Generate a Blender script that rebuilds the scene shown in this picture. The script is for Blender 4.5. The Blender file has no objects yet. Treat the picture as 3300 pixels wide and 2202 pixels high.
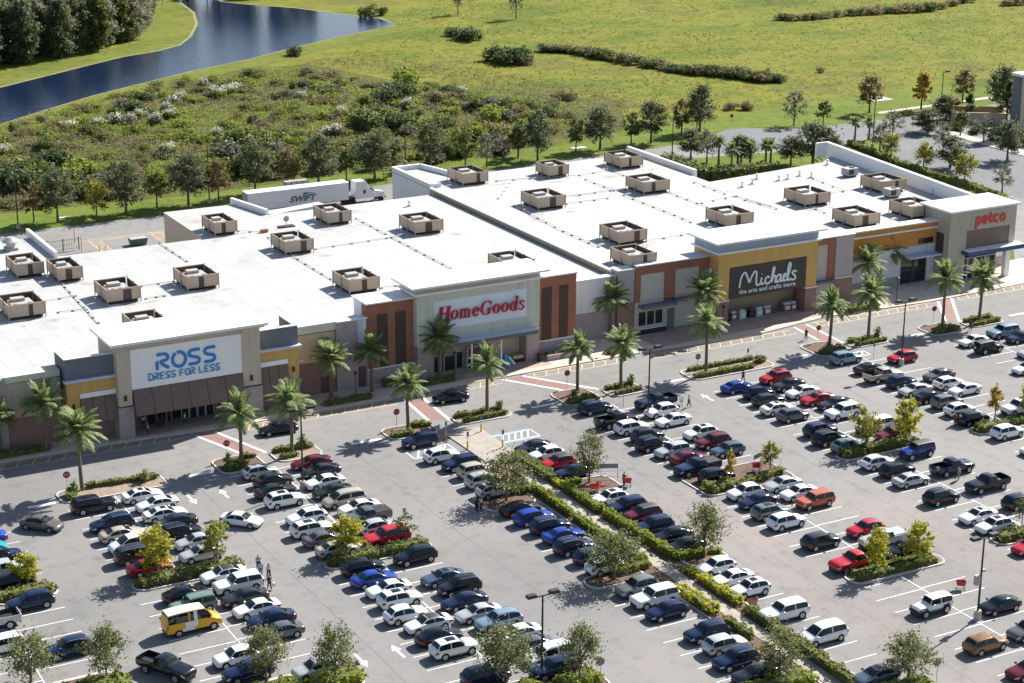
import math
DATA={'CAM': {'lens': 67.32770080047673, 'right': [0.8747250451740815, -0.4845756061162588, 0.006525128524522255], 'up': [0.14339261300339, 0.27165783127861565, 0.9516515019906495], 'fw': [0.46291970565235296, 0.8314977478394392, -0.3071104710957919]},
 'CARS': [('s', 'bright blue', 180, '', 43.02, 194.39, 'bright blue sedan in the row at the left edge'), ('s', 'teal', 0, '', 42.25, 191.79, 'teal sedan in the row at the left edge'), ('u', 'navy', 0, 'rr', 43.19, 188.81, 'first navy SUV from the stores in the row at the left edge'), ('b', 'silver', 0, '', 42.87, 185.38, 'silver boxy SUV in the row at the left edge'),
          ('s', 'black', 0, '', 42.65, 182.17, 'black sedan in the row at the left edge'), ('u', 'navy', 180, '', 43.01, 176.48, 'second navy SUV from the stores in the row at the left edge'), ('u', 'navy', 180, 'rr', 43.39, 164.67, 'third navy SUV from the stores in the row at the left edge'), ('p', 'silver', 180, '', 38.22, 173.74, 'silver pickup in the row cut by the left edge'),
          ('u', 'white', 180, '', 37.74, 168.3, 'white SUV in the row cut by the left edge'), ('U', 'black', 0, 'rr', 56.16, 197.74, 'black large SUV with roof rails in the row of the yellow van'), ('u', 'navy', 180, 'rr', 56.38, 191.75, 'first navy SUV from the stores in the row of the yellow van'), ('s', 'beige', 0, '', 56.42, 188.51, 'beige sedan in the row of the yellow van'),
          ('v', 'white', 180, '', 56.65, 185.36, 'white minivan in the row of the yellow van'), ('v', 'dark grey', 0, 'rr', 56.29, 182.27, 'dark grey minivan with roof rails in the row of the yellow van'), ('s', 'red', 0, '', 56.3, 178.85, 'red sedan in the row of the yellow van'), ('s', 'black', 0, '', 57.4, 170.9, 'black sedan in the row of the yellow van'),
          ('b', 'green', 180, 'rr', 57.06, 167.84, 'green boxy SUV with roof rails in the row of the yellow van'), ('t', 'yellow', 0, '', 55.64, 164.14, 'yellow passenger van with white roof and white side panel'), ('c', 'white', 180, '', 56.83, 155.44, 'white crossover in the row of the yellow van'),
          ('u', 'navy', 180, '', 56.78, 152.14, 'second navy SUV from the stores in the row of the yellow van'), ('s', 'white', 0, 'sr', 61.97, 198.09, 'first white sedan from the stores in the row behind the yellow van'), ('s', 'white', 180, '', 62.62, 194.86, 'second white sedan from the stores in the row behind the yellow van'),
          ('s', 'white', 0, 'sr', 62.45, 191.71, 'third white sedan from the stores in the row behind the yellow van'), ('s', 'dark grey', 180, '', 62.66, 188.95, 'first dark grey sedan from the stores in the row behind the yellow van'), ('u', 'black', 0, 'rr', 62.27, 185.93, 'black SUV with roof rails in the row behind the yellow van'),
          ('s', 'silver', 180, '', 62.86, 182.8, 'first silver sedan from the stores in the row behind the yellow van'), ('s', 'silver', 180, '', 62.28, 179.58, 'second silver sedan from the stores in the row behind the yellow van'), ('s', 'white', 180, 'pr', 62.43, 173.49, 'fourth white sedan from the stores in the row behind the yellow van'),
          ('U', 'white', 180, '', 62.91, 170.49, 'white large SUV in the row behind the yellow van'), ('s', 'dark grey', 180, '', 62.42, 167.38, 'second dark grey sedan from the stores in the row behind the yellow van'), ('s', 'white', 180, '', 62.5, 164.44, 'fifth white sedan from the stores in the row behind the yellow van'),
          ('s', 'navy', 180, '', 62.93, 161.53, 'navy sedan in the row behind the yellow van'), ('s', 'grey', 180, '', 62.53, 158.55, 'grey sedan in the row behind the yellow van'), ('c', 'silver', 180, '', 62.45, 149.61, 'silver crossover in the row behind the yellow van'), ('c', 'silver', 0, '', 76.55, 198.5, 'silver crossover in the row of the bright blue sedan'),
          ('s', 'dark grey', 0, '', 76.93, 195.38, 'first dark grey sedan from the stores in the row of the bright blue sedan'), ('s', 'dark grey', 0, '', 75.92, 192.21, 'second dark grey sedan from the stores in the row of the bright blue sedan'), ('u', 'white', 0, 'sr', 75.77, 188.99, 'first white SUV from the stores in the row of the bright blue sedan'),
          ('c', 'white', 180, '', 76.0, 183.35, 'first white crossover from the stores in the row of the bright blue sedan'), ('u', 'white', 0, 'sr', 75.2, 180.0, 'second white SUV from the stores in the row of the bright blue sedan'), ('s', 'grey', 0, '', 75.41, 177.0, 'grey sedan in the row of the bright blue sedan'),
          ('s', 'beige', 0, '', 75.5, 173.87, 'beige sedan in the row of the bright blue sedan'), ('u', 'black', 0, '', 75.96, 168.2, 'black SUV in the row of the bright blue sedan'), ('s', 'blue', 0, '', 75.78, 165.18, 'bright blue sedan beside a white sedan below a hedge island'), ('s', 'white', 180, '', 76.06, 162.23, 'first white sedan from the stores in the row of the bright blue sedan'),
          ('u', 'white', 0, 'sr', 75.98, 159.4, 'third white SUV from the stores in the row of the bright blue sedan'), ('c', 'white', 0, '', 75.01, 156.09, 'second white crossover from the stores in the row of the bright blue sedan'), ('s', 'white', 180, 'pr', 76.1, 153.32, 'second white sedan from the stores in the row of the bright blue sedan'),
          ('s', 'black', 0, '', 75.77, 150.3, 'black sedan in the row of the bright blue sedan'), ('u', 'white', 0, 'sr', 75.9, 147.3, 'fourth white SUV from the stores in the row of the bright blue sedan'), ('u', 'navy', 0, '', 75.97, 140.98, 'navy SUV in the row of the bright blue sedan'), ('s', 'maroon', 180, '', 83.12, 198.46, 'maroon sedan in the row of the grey pickup'),
          ('s', 'dark grey', 180, '', 83.06, 195.5, 'dark grey sedan in the row of the grey pickup'), ('s', 'white', 180, '', 82.02, 192.06, 'first white sedan from the stores in the row of the grey pickup'), ('s', 'dark green', 180, '', 81.69, 188.93, 'dark green sedan in the row of the grey pickup'),
          ('v', 'beige', 180, 'rr', 81.76, 186.06, 'beige minivan with roof rails in the row of the grey pickup'), ('s', 'white', 180, '', 82.36, 183.2, 'second white sedan from the stores in the row of the grey pickup'), ('p', 'grey', 180, 'bc', 81.78, 180.06, 'grey pickup with dark covered bed behind a yellow tree'),
          ('c', 'silver', 0, '', 82.0, 177.06, 'silver crossover in the row of the grey pickup'), ('U', 'red', 180, 'rr', 81.4, 173.97, 'red large SUV with roof rails in the row of the grey pickup'), ('u', 'black', 180, '', 82.03, 168.19, 'first black SUV from the stores in the row of the grey pickup'),
          ('s', 'blue grey', 180, 'sr', 82.24, 162.05, 'blue grey sedan with sunroof in the row of the grey pickup'), ('u', 'black', 180, 'rr', 82.66, 159.22, 'second black SUV from the stores in the row of the grey pickup'), ('s', 'navy', 180, '', 81.61, 156.1, 'navy sedan in the row of the grey pickup'), ('s', 'silver', 180, '', 81.56, 153.02, 'silver sedan in the row of the grey pickup'),
          ('u', 'light blue', 180, 'rr', 82.41, 150.39, 'light blue SUV with roof rails in the row of the grey pickup'), ('s', 'white', 180, '', 82.75, 147.19, 'third white sedan from the stores in the row of the grey pickup'), ('s', 'grey', 180, '', 82.59, 144.4, 'grey sedan in the row of the grey pickup'),
          ('v', 'white', 180, 'rr', 83.26, 141.8, 'white minivan with roof rails in the row of the grey pickup'), ('u', 'navy', 180, '', 82.19, 139.2, 'navy SUV in the row of the grey pickup'), ('u', 'navy', 180, '', 97.8, 198.74, 'first navy SUV from the stores in the row left of the walkway'), ('c', 'white', 0, '', 97.85, 193.06, 'white crossover in the row left of the walkway'),
          ('u', 'navy', 180, '', 98.71, 189.7, 'second navy SUV from the stores in the row left of the walkway'), ('u', 'beige', 0, '', 99.22, 186.72, 'beige SUV in the row left of the walkway'), ('u', 'silver', 0, 'rr', 98.6, 183.51, 'first silver SUV from the stores in the row left of the walkway'), ('c', 'silver', 0, '', 98.22, 180.3, 'silver crossover in the row left of the walkway'),
          ('s', 'black', 0, '', 98.27, 174.34, 'black sedan in the row left of the walkway'), ('u', 'blue', 0, '', 98.35, 171.37, 'blue SUV in the row left of the walkway'), ('u', 'navy', 0, 'rr', 98.69, 168.34, 'third navy SUV from the stores in the row left of the walkway'), ('s', 'blue', 0, '', 98.77, 165.54, 'blue sedan in the row left of the walkway'),
          ('u', 'navy', 0, 'rr', 98.16, 162.3, 'fourth navy SUV from the stores in the row left of the walkway'), ('u', 'navy', 0, '', 98.85, 159.18, 'fifth navy SUV from the stores in the row left of the walkway'), ('u', 'white', 0, '', 98.68, 156.44, 'white SUV in the row left of the walkway'),
          ('u', 'green grey', 180, 'rr', 98.62, 150.42, 'green grey SUV with roof rails in the row left of the walkway'), ('U', 'white', 180, '', 98.89, 147.51, 'white large SUV in the row left of the walkway'), ('c', 'navy', 180, '', 98.36, 144.43, 'navy crossover in the row left of the walkway'),
          ('u', 'navy', 180, '', 99.13, 138.59, 'sixth navy SUV from the stores in the row left of the walkway'), ('u', 'silver', 0, '', 99.24, 135.62, 'second silver SUV from the stores in the row left of the walkway'), ('u', 'navy', 180, 'rr', 98.36, 132.55, 'seventh navy SUV from the stores in the row left of the walkway'),
          ('s', 'dark grey', 180, '', 98.42, 129.43, 'dark grey sedan in the row left of the walkway'), ('s', 'dark grey', 180, '', 109.06, 190.29, 'dark grey sedan in the row right of the walkway'), ('c', 'white', 180, '', 109.21, 187.44, 'first white crossover from the stores in the row right of the walkway'),
          ('c', 'red', 180, 'pr', 109.08, 184.38, 'red crossover with black roof in the row right of the walkway'), ('s', 'navy', 180, '', 109.24, 181.09, 'navy sedan in the row right of the walkway'), ('c', 'white', 180, 'sr', 108.7, 172.02, 'second white crossover from the stores in the row right of the walkway'),
          ('u', 'navy', 180, '', 109.17, 169.06, 'first navy SUV from the stores in the row right of the walkway'), ('u', 'maroon', 180, 'pr', 109.47, 166.32, 'maroon SUV with black roof in the row right of the walkway'), ('u', 'navy', 180, '', 108.85, 163.01, 'second navy SUV from the stores in the row right of the walkway'),
          ('s', 'black', 180, '', 109.25, 159.96, 'first black sedan from the stores in the row right of the walkway'), ('s', 'black', 180, '', 108.95, 156.9, 'second black sedan from the stores in the row right of the walkway'), ('c', 'white', 180, '', 108.72, 150.83, 'third white crossover from the stores in the row right of the walkway'),
          ('s', 'white', 180, '', 108.59, 147.74, 'white sedan in the row right of the walkway'), ('c', 'white', 180, 'sr', 108.74, 144.74, 'fourth white crossover from the stores in the row right of the walkway'), ('U', 'white', 180, '', 108.47, 138.63, 'white large SUV in the row right of the walkway'), ('v', 'white', 180, '', 108.84, 132.84, 'white minivan in the row right of the walkway'),
          ('s', 'blue grey', 180, 'sr', 108.01, 123.71, 'blue grey sedan with sunroof in the row right of the walkway'), ('u', 'navy', 0, 'rr', 123.15, 198.86, 'navy SUV with roof rails in the row of the red pickup'), ('p', 'black', 0, '', 122.97, 193.43, 'black pickup in the row of the red pickup'),
          ('u', 'white', 0, '', 123.39, 190.45, 'first white SUV from the stores in the row of the red pickup'), ('c', 'dark grey', 0, '', 123.66, 187.25, 'dark grey crossover in the row of the red pickup'), ('u', 'black', 0, 'rr', 122.55, 184.27, 'first black SUV from the stores in the row of the red pickup'), ('u', 'silver', 180, '', 123.43, 181.26, 'silver SUV in the row of the red pickup'),
          ('s', 'maroon', 0, '', 123.93, 178.47, 'first maroon sedan from the stores in the row of the red pickup'), ('p', 'navy', 180, 'bc', 122.93, 175.2, 'navy pickup with covered bed in the row of the red pickup'), ('u', 'black', 0, '', 123.55, 172.01, 'second black SUV from the stores in the row of the red pickup'),
          ('c', 'white', 180, '', 123.45, 166.21, 'white crossover in the row of the red pickup'), ('s', 'navy', 180, '', 123.28, 163.37, 'navy sedan in the row of the red pickup'), ('u', 'green grey', 0, 'sr', 122.64, 160.12, 'green grey SUV with sunroof in the row of the red pickup'), ('u', 'white', 0, '', 122.57, 157.03, 'second white SUV from the stores in the row of the red pickup'),
          ('u', 'dark grey', 0, '', 122.63, 150.93, 'dark grey SUV in the row of the red pickup'), ('p', 'red', 180, '', 122.33, 144.77, 'red pickup beside a planted island with yellow trees'), ('j', 'white', 180, '', 122.31, 132.6, 'white off-roader in the row of the red pickup'), ('u', 'brown', 0, '', 121.54, 123.79, 'brown SUV in the row of the red pickup'),
          ('s', 'maroon', 180, '', 121.58, 117.84, 'second maroon sedan from the stores in the row of the red pickup'), ('p', 'navy', 180, '', 131.25, 197.03, 'navy pickup in the row of the orange boxy SUV'), ('c', 'white', 180, '', 130.04, 193.85, 'first white crossover from the stores in the row of the orange boxy SUV'),
          ('s', 'white', 180, '', 129.54, 190.34, 'first white sedan from the stores in the row of the orange boxy SUV'), ('c', 'white', 180, 'sr', 129.93, 184.74, 'second white crossover from the stores in the row of the orange boxy SUV'), ('u', 'maroon', 180, '', 129.62, 181.52, 'maroon SUV in the row of the orange boxy SUV'),
          ('c', 'blue grey', 180, '', 129.58, 178.4, 'blue grey crossover in the row of the orange boxy SUV'), ('s', 'silver', 180, '', 128.89, 166.32, 'silver sedan in the row of the orange boxy SUV'), ('s', 'white', 180, '', 128.96, 163.27, 'second white sedan from the stores in the row of the orange boxy SUV'),
          ('b', 'orange red', 180, 'rr', 129.03, 160.33, 'orange red boxy SUV beside a white sedan'), ('c', 'red', 180, 'rr', 129.0, 151.18, 'red crossover with roof rails in the row of the orange boxy SUV'), ('p', 'silver', 180, 'bc', 128.75, 147.95, 'silver pickup with covered bed in the row of the orange boxy SUV'),
          ('u', 'black', 180, '', 128.97, 144.8, 'black SUV in the row of the orange boxy SUV'), ('s', 'black', 180, '', 128.78, 129.72, 'black sedan in the row of the orange boxy SUV'), ('u', 'grey', 180, '', 127.19, 123.9, 'grey SUV in the row of the orange boxy SUV'), ('s', 'blue', 0, '', 144.28, 197.0, 'blue sedan in the row of the green crossover'),
          ('c', 'navy', 0, '', 145.4, 193.8, 'navy crossover in the row of the green crossover'), ('c', 'dark grey', 0, '', 144.87, 190.84, 'dark grey crossover in the row of the green crossover'), ('s', 'white', 0, 'sr', 143.99, 187.63, 'first white sedan from the stores in the row of the green crossover'), ('c', 'grey', 0, '', 144.09, 184.53, 'grey crossover in the row of the green crossover'),
          ('u', 'navy', 0, 'rr', 143.9, 178.55, 'navy SUV with roof rails in the row of the green crossover'), ('u', 'black', 0, 'rr', 143.0, 175.55, 'first black SUV from the stores in the row of the green crossover'), ('c', 'green', 0, '', 143.36, 172.43, 'pale green crossover parked beside an island with yellow trees'),
          ('c', 'white', 0, 'rr', 143.1, 166.41, 'first white crossover from the stores in the row of the green crossover'), ('u', 'black', 0, '', 143.61, 163.39, 'second black SUV from the stores in the row of the green crossover'), ('s', 'silver', 0, '', 143.08, 160.25, 'silver sedan in the row of the green crossover'),
          ('u', 'black', 0, 'rr', 142.6, 154.34, 'third black SUV from the stores in the row of the green crossover'), ('s', 'white', 180, 'sr', 142.63, 148.25, 'second white sedan from the stores in the row of the green crossover'), ('c', 'white', 180, 'sr', 142.26, 145.26, 'second white crossover from the stores in the row of the green crossover'),
          ('s', 'red', 180, '', 141.88, 139.07, 'red sedan in the row of the green crossover'), ('u', 'red', 180, 'sr', 151.04, 197.67, 'red SUV with sunroof in the row of the blue off-roader'), ('s', 'dark grey', 180, '', 150.87, 194.54, 'first dark grey sedan from the stores in the row of the blue off-roader'),
          ('s', 'white', 180, '', 150.75, 191.34, 'white sedan in the row of the blue off-roader'), ('s', 'red', 180, 'sr', 150.89, 188.21, 'red sedan with sunroof in the row of the blue off-roader'), ('s', 'dark grey', 180, '', 151.71, 185.61, 'second dark grey sedan from the stores in the row of the blue off-roader'),
          ('U', 'white', 180, '', 150.45, 182.4, 'first white large SUV from the stores in the row of the blue off-roader'), ('U', 'white', 180, '', 150.92, 176.48, 'second white large SUV from the stores in the row of the blue off-roader'), ('u', 'maroon', 180, '', 150.88, 173.04, 'maroon SUV in the row of the blue off-roader'),
          ('j', 'blue', 180, '', 149.62, 166.91, 'bright blue off-roader with black top beside a planted island'), ('p', 'navy', 0, '', 149.88, 160.79, 'navy pickup in the row of the blue off-roader'), ('p', 'black', 180, '', 149.94, 154.83, 'black pickup in the row of the blue off-roader'), ('u', 'black', 0, '', 149.6, 148.96, 'black SUV in the row of the blue off-roader'),
          ('u', 'light blue', 0, 'rr', 164.76, 199.75, 'light blue SUV with roof rails in the row of the beige pickup'), ('s', 'dark grey', 0, '', 164.93, 194.83, 'dark grey sedan in the row of the beige pickup'), ('p', 'beige', 0, '', 164.55, 191.4, 'beige pickup with open bed near a lamp post'),
          ('c', 'navy', 0, 'rr', 165.06, 188.25, 'navy crossover with roof rails in the row of the beige pickup'), ('s', 'silver', 180, '', 164.65, 185.06, 'silver sedan in the row of the beige pickup'), ('s', 'black', 0, '', 164.66, 181.91, 'black sedan in the row of the beige pickup'), ('u', 'green grey', 0, '', 165.12, 179.09, 'green grey SUV in the row of the beige pickup'),
          ('c', 'white', 0, '', 164.59, 176.04, 'white crossover in the row of the beige pickup'), ('u', 'black', 0, '', 163.79, 172.74, 'black SUV in the row of the beige pickup'), ('u', 'white', 0, '', 164.22, 166.82, 'white SUV in the row of the beige pickup'), ('s', 'white', 180, '', 163.69, 160.89, 'white sedan in the row of the beige pickup'),
          ('c', 'red', 180, '', 172.14, 196.45, 'red crossover parked behind a lamp post near palms'), ('s', 'grey', 180, '', 171.59, 188.14, 'grey sedan in the row of the red lamp-post crossover'), ('c', 'white', 0, '', 170.53, 184.93, 'white crossover in the row of the red lamp-post crossover'), ('s', 'white', 180, '', 170.63, 181.93, 'white sedan in the row of the red lamp-post crossover'),
          ('U', 'white', 180, '', 171.84, 172.92, 'white large SUV in the row of the red lamp-post crossover'), ('s', 'white', 180, '', 186.24, 197.58, 'first white sedan from the stores in the far right row by the pet store'), ('j', 'dark green', 0, '', 185.88, 194.12, 'dark green off-roader in the far right row by the pet store'),
          ('s', 'white', 180, '', 184.48, 184.69, 'second white sedan from the stores in the far right row by the pet store'), ('U', 'light blue', 180, '', 192.92, 198.76, 'light blue large SUV in the last row at the right edge'), ('s', 'navy', 180, '', 193.58, 195.7, 'navy sedan in the last row at the right edge'),
          ('s', 'silver', 180, '', 190.24, 189.72, 'silver sedan in the last row at the right edge'), ('s', 'brown grey', -45.63, '', 49.56, 195.46, 'brown grey sedan driving across the aisle beside a palm shadow'), ('s', 'white', -43.85, '', 69.35, 186.12, 'white sedan driving alone in the aisle, away from the rows'),
          ('p', 'black', -59.43, '', 50.32, 156.44, 'black pickup driving out of the aisle near the bottom edge'), ('s', 'black', 175.44, '', 84.02, 211.09, 'black sedan driving past the palms before the blue letter store'), ('s', 'black', 175.77, '', 108.54, 211.46, 'black sedan driving toward the brick crosswalk at the red letter store')],
 'SLOT': {'AL': 1.65, 'AR': 0.75, 'BL': 0.65, 'BR': 0.95, 'CL': 1.55, 'CR': 1.45, 'DL': 1.9, 'EL': 2.4, 'FL': 2.5, 'FR': 2.7, 'GL': 2.8, 'GR': 0.45, 'HL': 0.3, 'HR': 0.15, 'IL': 0.2, 'IR': 1.8},
 'PALMS': [(51.45, 219.78, 4.93, 2.12, 'palm tree cut by the left edge'), (56.53, 218.29, 6.17, 3.2, 'palm tree in the sidewalk bed left of the blue letter store'), (56.77, 204.13, 7.27, 3.4, 'palm tree on the island beside the black large SUV, nearest the left edge'), (76.0, 203.24, 6.4, 2.86, 'palm tree left of the brick crosswalk below the blue letter store'),
           (82.56, 203.23, 6.77, 2.9, 'palm tree beside a lamp post and a maroon sedan'), (94.99, 219.43, 5.52, 2.51, 'palm tree in the sidewalk bed before the beige wall'), (100.9, 219.5, 5.68, 2.33, 'palm tree before the narrow brick panels of the red letter store'), (111.34, 220.22, 5.67, 2.92, 'palm tree covering the corner of the white sign with red letters'),
           (98.84, 204.23, 6.04, 2.3, 'palm tree left of the brick crosswalk at the red letter store'), (110.22, 204.46, 6.91, 2.46, 'palm tree beside the yellow bollards in front of the store doors'), (141.21, 224.42, 6.01, 2.76, 'palm tree in front of the white wall between two stores'), (154.24, 219.69, 6.65, 2.9, 'palm tree against the pale panels left of the black sign'),
           (124.95, 206.39, 6.24, 2.22, 'palm tree left of the crosswalk with navy SUV behind it'), (144.82, 205.15, 7.21, 2.51, 'palm tree on the long island with a stop sign near the black sign'), (130.78, 204.75, 6.27, 2.45, 'palm tree on the small island right of a brick crosswalk'), (166.64, 205.95, 6.42, 2.5, 'palm tree beside the crosswalk under the black sign'),
           (173.49, 205.68, 7.19, 2.76, 'palm tree on the island behind a light blue SUV'), (188.25, 224.37, 5.41, 2.73, 'palm tree before the stone wall right of the black sign'), (195.22, 227.75, 5.77, 3.29, 'palm tree before the orange wall band beside the pet store'), (187.74, 205.95, 7.47, 3.3, 'palm tree beside the steep crosswalk before the pet store'),
           (194.75, 205.84, 6.81, 2.62, 'palm tree on the small island nearest the pet store door')],
 'LTREES': [(38.67, 160.75, 4.78, 2.43, 'oak', 'broad olive tree in the bottom left corner'), (44.83, 157.43, 5.43, 2.16, 'oak', 'olive tree right of the navy SUV at the bottom left'), (57.92, 150.48, 5.4, 2.07, 'oak', 'olive tree hiding a black and a white car at the bottom'), (63.52, 147.38, 5.63, 2.12, 'oak', 'olive tree in front of a silver crossover'),
            (77.55, 139.96, 5.39, 2.98, 'oak', 'widest dense tree covering cars left of a lamp post'), (83.54, 136.69, 5.51, 2.08, 'oak', 'tree with a pointed top right of the bottom lamp post'), (100.17, 128.22, 4.81, 2.36, 'oak', 'olive tree standing in the hedge at the walkway end'), (110.76, 122.41, 4.51, 2.63, 'oak', 'olive tree beside a blue grey sedan with sunroof'),
            (98.35, 154.34, 5.28, 2.94, 'oak', 'spreading tree over a white SUV left of the walkway'), (109.76, 154.46, 5.79, 2.39, 'oak', 'olive tree above the right hedge end'), (109.83, 178.41, 5.91, 2.0, 'oak', 'olive tree beside the navy sedan and a cart return'), (98.6, 178.21, 5.67, 3.01, 'oak', 'olive tree over silver cars left of the walkway'),
            (44.18, 182.08, 3.2, 1.5, 'yel', 'round yellow green tree on the left edge island'), (56.77, 177.61, 5.45, 1.82, 'yel', 'bright yellow green tree in front of a red sedan'), (63.24, 177.34, 4.77, 1.68, 'yel2', 'thin yellow green tree at the end of the hedge island'), (76.03, 172.52, 4.56, 1.7, 'yel', 'yellow tree in front of the grey sedan'),
            (83.1, 172.8, 3.99, 1.47, 'thin', 'sparse young tree beside a red large SUV'), (124.39, 170.41, 4.18, 0.86, 'org', 'narrow orange yellow tree on the cart return island'), (130.57, 170.93, 3.74, 1.27, 'yel2', 'green and yellow tree beside a cart return sign'), (123.08, 142.35, 5.17, 1.38, 'yel', 'yellow tree beside the red pickup'),
            (128.8, 142.33, 4.67, 1.5, 'yel', 'yellow tree in front of a black SUV'), (145.35, 171.48, 5.46, 2.03, 'yel2', 'pale leafy tree in front of a white large SUV'), (151.02, 170.66, 5.97, 1.63, 'yel', 'tall yellow tree above the blue off-roader'), (167.17, 172.33, 4.53, 1.31, 'org', 'yellow brown tree beside the white SUV at right'),
            (171.97, 171.5, 4.39, 1.13, 'yel', 'small yellow tree at the right edge'), (145.41, 144.2, 3.44, 1.24, 'thin', 'sparse tree at the right edge above an island hedge'), (46.0, 157.15, 1.65, 0.43, 'shrub', 'small round tree next to an olive tree at the bottom left'), (65.95, 148.15, 1.31, 0.46, 'shrub', 'small round brown tree beside a painted arrow')],
 'BROW': [(86.43, 330.4, 'T2'), (90.17, 328.45, 'D'), (97.85, 330.32, 'Y'), (102.77, 328.42, 'D'), (109.43, 331.02, 'T'), (115.01, 329.5, 'D'), (120.8, 329.26, 'B'), (129.38, 332.63, 'D'), (136.01, 332.84, 'B'), (142.62, 333.13, 'D'), (148.19, 332.51, 'T'), (154.19, 332.45, 'D'), (158.98, 333.85, 'T'), (169.51, 338.82, 'D'), (174.76, 333.66, 'T'), (179.32, 332.93, 'S'), (188.47, 336.53, 'T'),
          (189.65, 338.48, 'T'), (191.33, 333.37, 'D'), (202.58, 337.02, 'T'), (207.88, 336.04, 'D'), (216.69, 337.77, 'T'), (221.4, 337.17, 'D'), (231.79, 341.15, 'B'), (237.27, 342.17, 'D')],
 'RTREES': [(260.06, 338.33, 'S', 6.8), (284.6, 342.25, 'B', 7.5), (297.91, 339.75, 'R', 7.6), (311.93, 341.4, 'B', 7), (281.64, 318.43, 'D', 4.5), (294.09, 326.96, 'D', 5), (256.91, 301.22, 'Y', 5.0), (256.98, 291.17, 'Y', 4.8), (261.86, 288.65, 'D', 5.5), (255.76, 277.55, 'Y', 5.2), (255.75, 267.06, 'S', 5), (277.43, 288.93, 'D', 7), (237.97, 302.63, 'D', 7.8), (234.85, 305.89, 'D', 5.0),
            (220.11, 320.21, 'D', 5.2), (220.47, 314.98, 'S', 6), (225.8, 310.56, 'D', 5), (313.45, 329.65, 'D', 9), (298.77, 324.56, 'N', 5.5), (306.53, 320.59, 'N', 8), (301.82, 310.99, 'N', 7)],
 'SABAL': [(217.43, 302.04, 6.5), (225.23, 310.86, 5.6), (226.52, 308.55, 4.8), (229.3, 307.11, 5.2), (231.12, 307.82, 4.9), (260.19, 317.22, 5.2), (265.04, 318.42, 4.6), (221.78, 312.64, 5.4)],
 'HEDGEB': [(213.12, 318.77), (212.22, 311.07), (212.74, 302.91), (217.15, 302.18), (223.0, 302.31), (228.21, 302.0)],
 'POLES': [(125.46, 129.25, 9.06, 2, 'tall lamp post with white boxes beside the black sedan at right'), (80.98, 139.29, 8.65, 2, 'lamp post standing among the trees at the bottom'), (170.92, 195.22, 9.6, 2, 'lamp post beside the red crossover near the palms'), (128.2, 194.1, 9.51, 2, 'lamp post between the navy pickup and a white crossover'),
           (79.48, 192.57, 10.02, 2, 'lamp post beside a maroon sedan and a palm'), (82.74, 327.25, 11.1, 1, 'lamp post in the back lawn at the left edge'), (119.02, 329.49, 10.93, 1, 'lamp post in the back lawn left of the white truck'), (165.34, 341.79, 9.09, 1, 'lamp post behind the white raised roof box'), (213.31, 317.02, 9.94, 1, 'lamp post at the corner of the rear hedge'),
           (236.71, 342.46, 10.0, 1, 'lamp post beside the last dark oak of the row'), (260.56, 311.58, 10.52, 1, 'lamp post beside two sabal palms at the side road'), (289.24, 323.37, 12.15, 1, 'lamp post beside the tan enclosure across the road')],
 'HVAC': [(66.13, 264.04, 3.8), (70.72, 259.14, 3.4), (59.76, 244.46, 4.8), (73.51, 245.49, 4.6), (85.4, 246.64, 4.5), (72.03, 228.62, 4.3), (99.6, 273.62, 3.5), (104.88, 258.04, 4.4), (117.68, 271.45, 3.9), (127.21, 259.54, 4.7), (104.74, 234.7, 4.5), (128.66, 232.66, 4.4), (147.99, 283.31, 4.7), (163.88, 281.6, 3.9), (178.72, 281.66, 4.5), (150.75, 262.24, 5.0), (171.99, 263.66, 5.0),
          (150.75, 237.5, 4.8), (145.1, 225.24, 4.2), (171.16, 238.47, 5.0), (190.63, 243.93, 5), (188.99, 228.95, 4.8), (208.06, 245.59, 5), (200.9, 229.38, 5)],
 'HVACS': [(210.81, 257.94), (207.24, 242.29)],
 'VENTS': [(134.82, 277.36), (111.6, 274.1), (107.21, 272.48), (190.06, 260.76), (195.85, 264.52), (193.02, 261.9), (198.56, 261.75), (200.65, 262.03), (205.11, 261.11), (204.01, 263.07), (215.48, 241.68), (215.33, 237.92), (216.28, 237.43), (213.92, 267.95)],
 'RLINES': [(9.0, 123.5, 273.65, 123.43, 262.52), (9.0, 110.22, 259.27, 125.53, 260.32), (9.0, 123.39, 260.14, 123.41, 240.06), (9.0, 110.08, 235.67, 114.32, 235.71), (9.0, 105.59, 258.11, 105.55, 240.31), (9.0, 90.48, 273.47, 90.69, 261.7), (9.0, 66.34, 251.19, 70.87, 251.84), (9.0, 71.05, 259.34, 69.87, 238.18), (9.0, 66.48, 245.24, 70.31, 244.88), (9.0, 79.05, 245.97, 81.83, 246.08),
            (9.0, 80.43, 252.14, 85.4, 252.27), (9.0, 103.77, 274.83, 106.79, 272.14), (9.0, 106.47, 269.03, 106.36, 264.28), (9.7, 154.7, 283.78, 169.57, 280.89), (9.7, 169.57, 280.89, 175.99, 281.78), (9.7, 159.15, 268.37, 171.28, 268.52), (9.7, 177.08, 284.08, 176.49, 277.3), (9.7, 176.37, 263.27, 176.41, 251.32), (9.7, 168.98, 277.75, 168.99, 268.4), (9.7, 168.59, 264.74, 168.6, 249.4),
            (9.7, 168.6, 249.4, 168.37, 244.29), (9.7, 155.61, 237.71, 165.71, 238.38), (9.7, 155.78, 281.2, 148.84, 272.45), (9.7, 148.78, 266.9, 147.48, 248.77), (9.7, 147.48, 248.77, 147.44, 238.3), (9.7, 156.96, 263.88, 165.04, 264.04), (9.7, 184.41, 267.04, 184.42, 257.8), (9.7, 184.86, 255.65, 186.0, 246.94), (9.7, 200.28, 249.57, 209.01, 250.28), (9.7, 191.78, 244.55, 191.1, 239.46),
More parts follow.
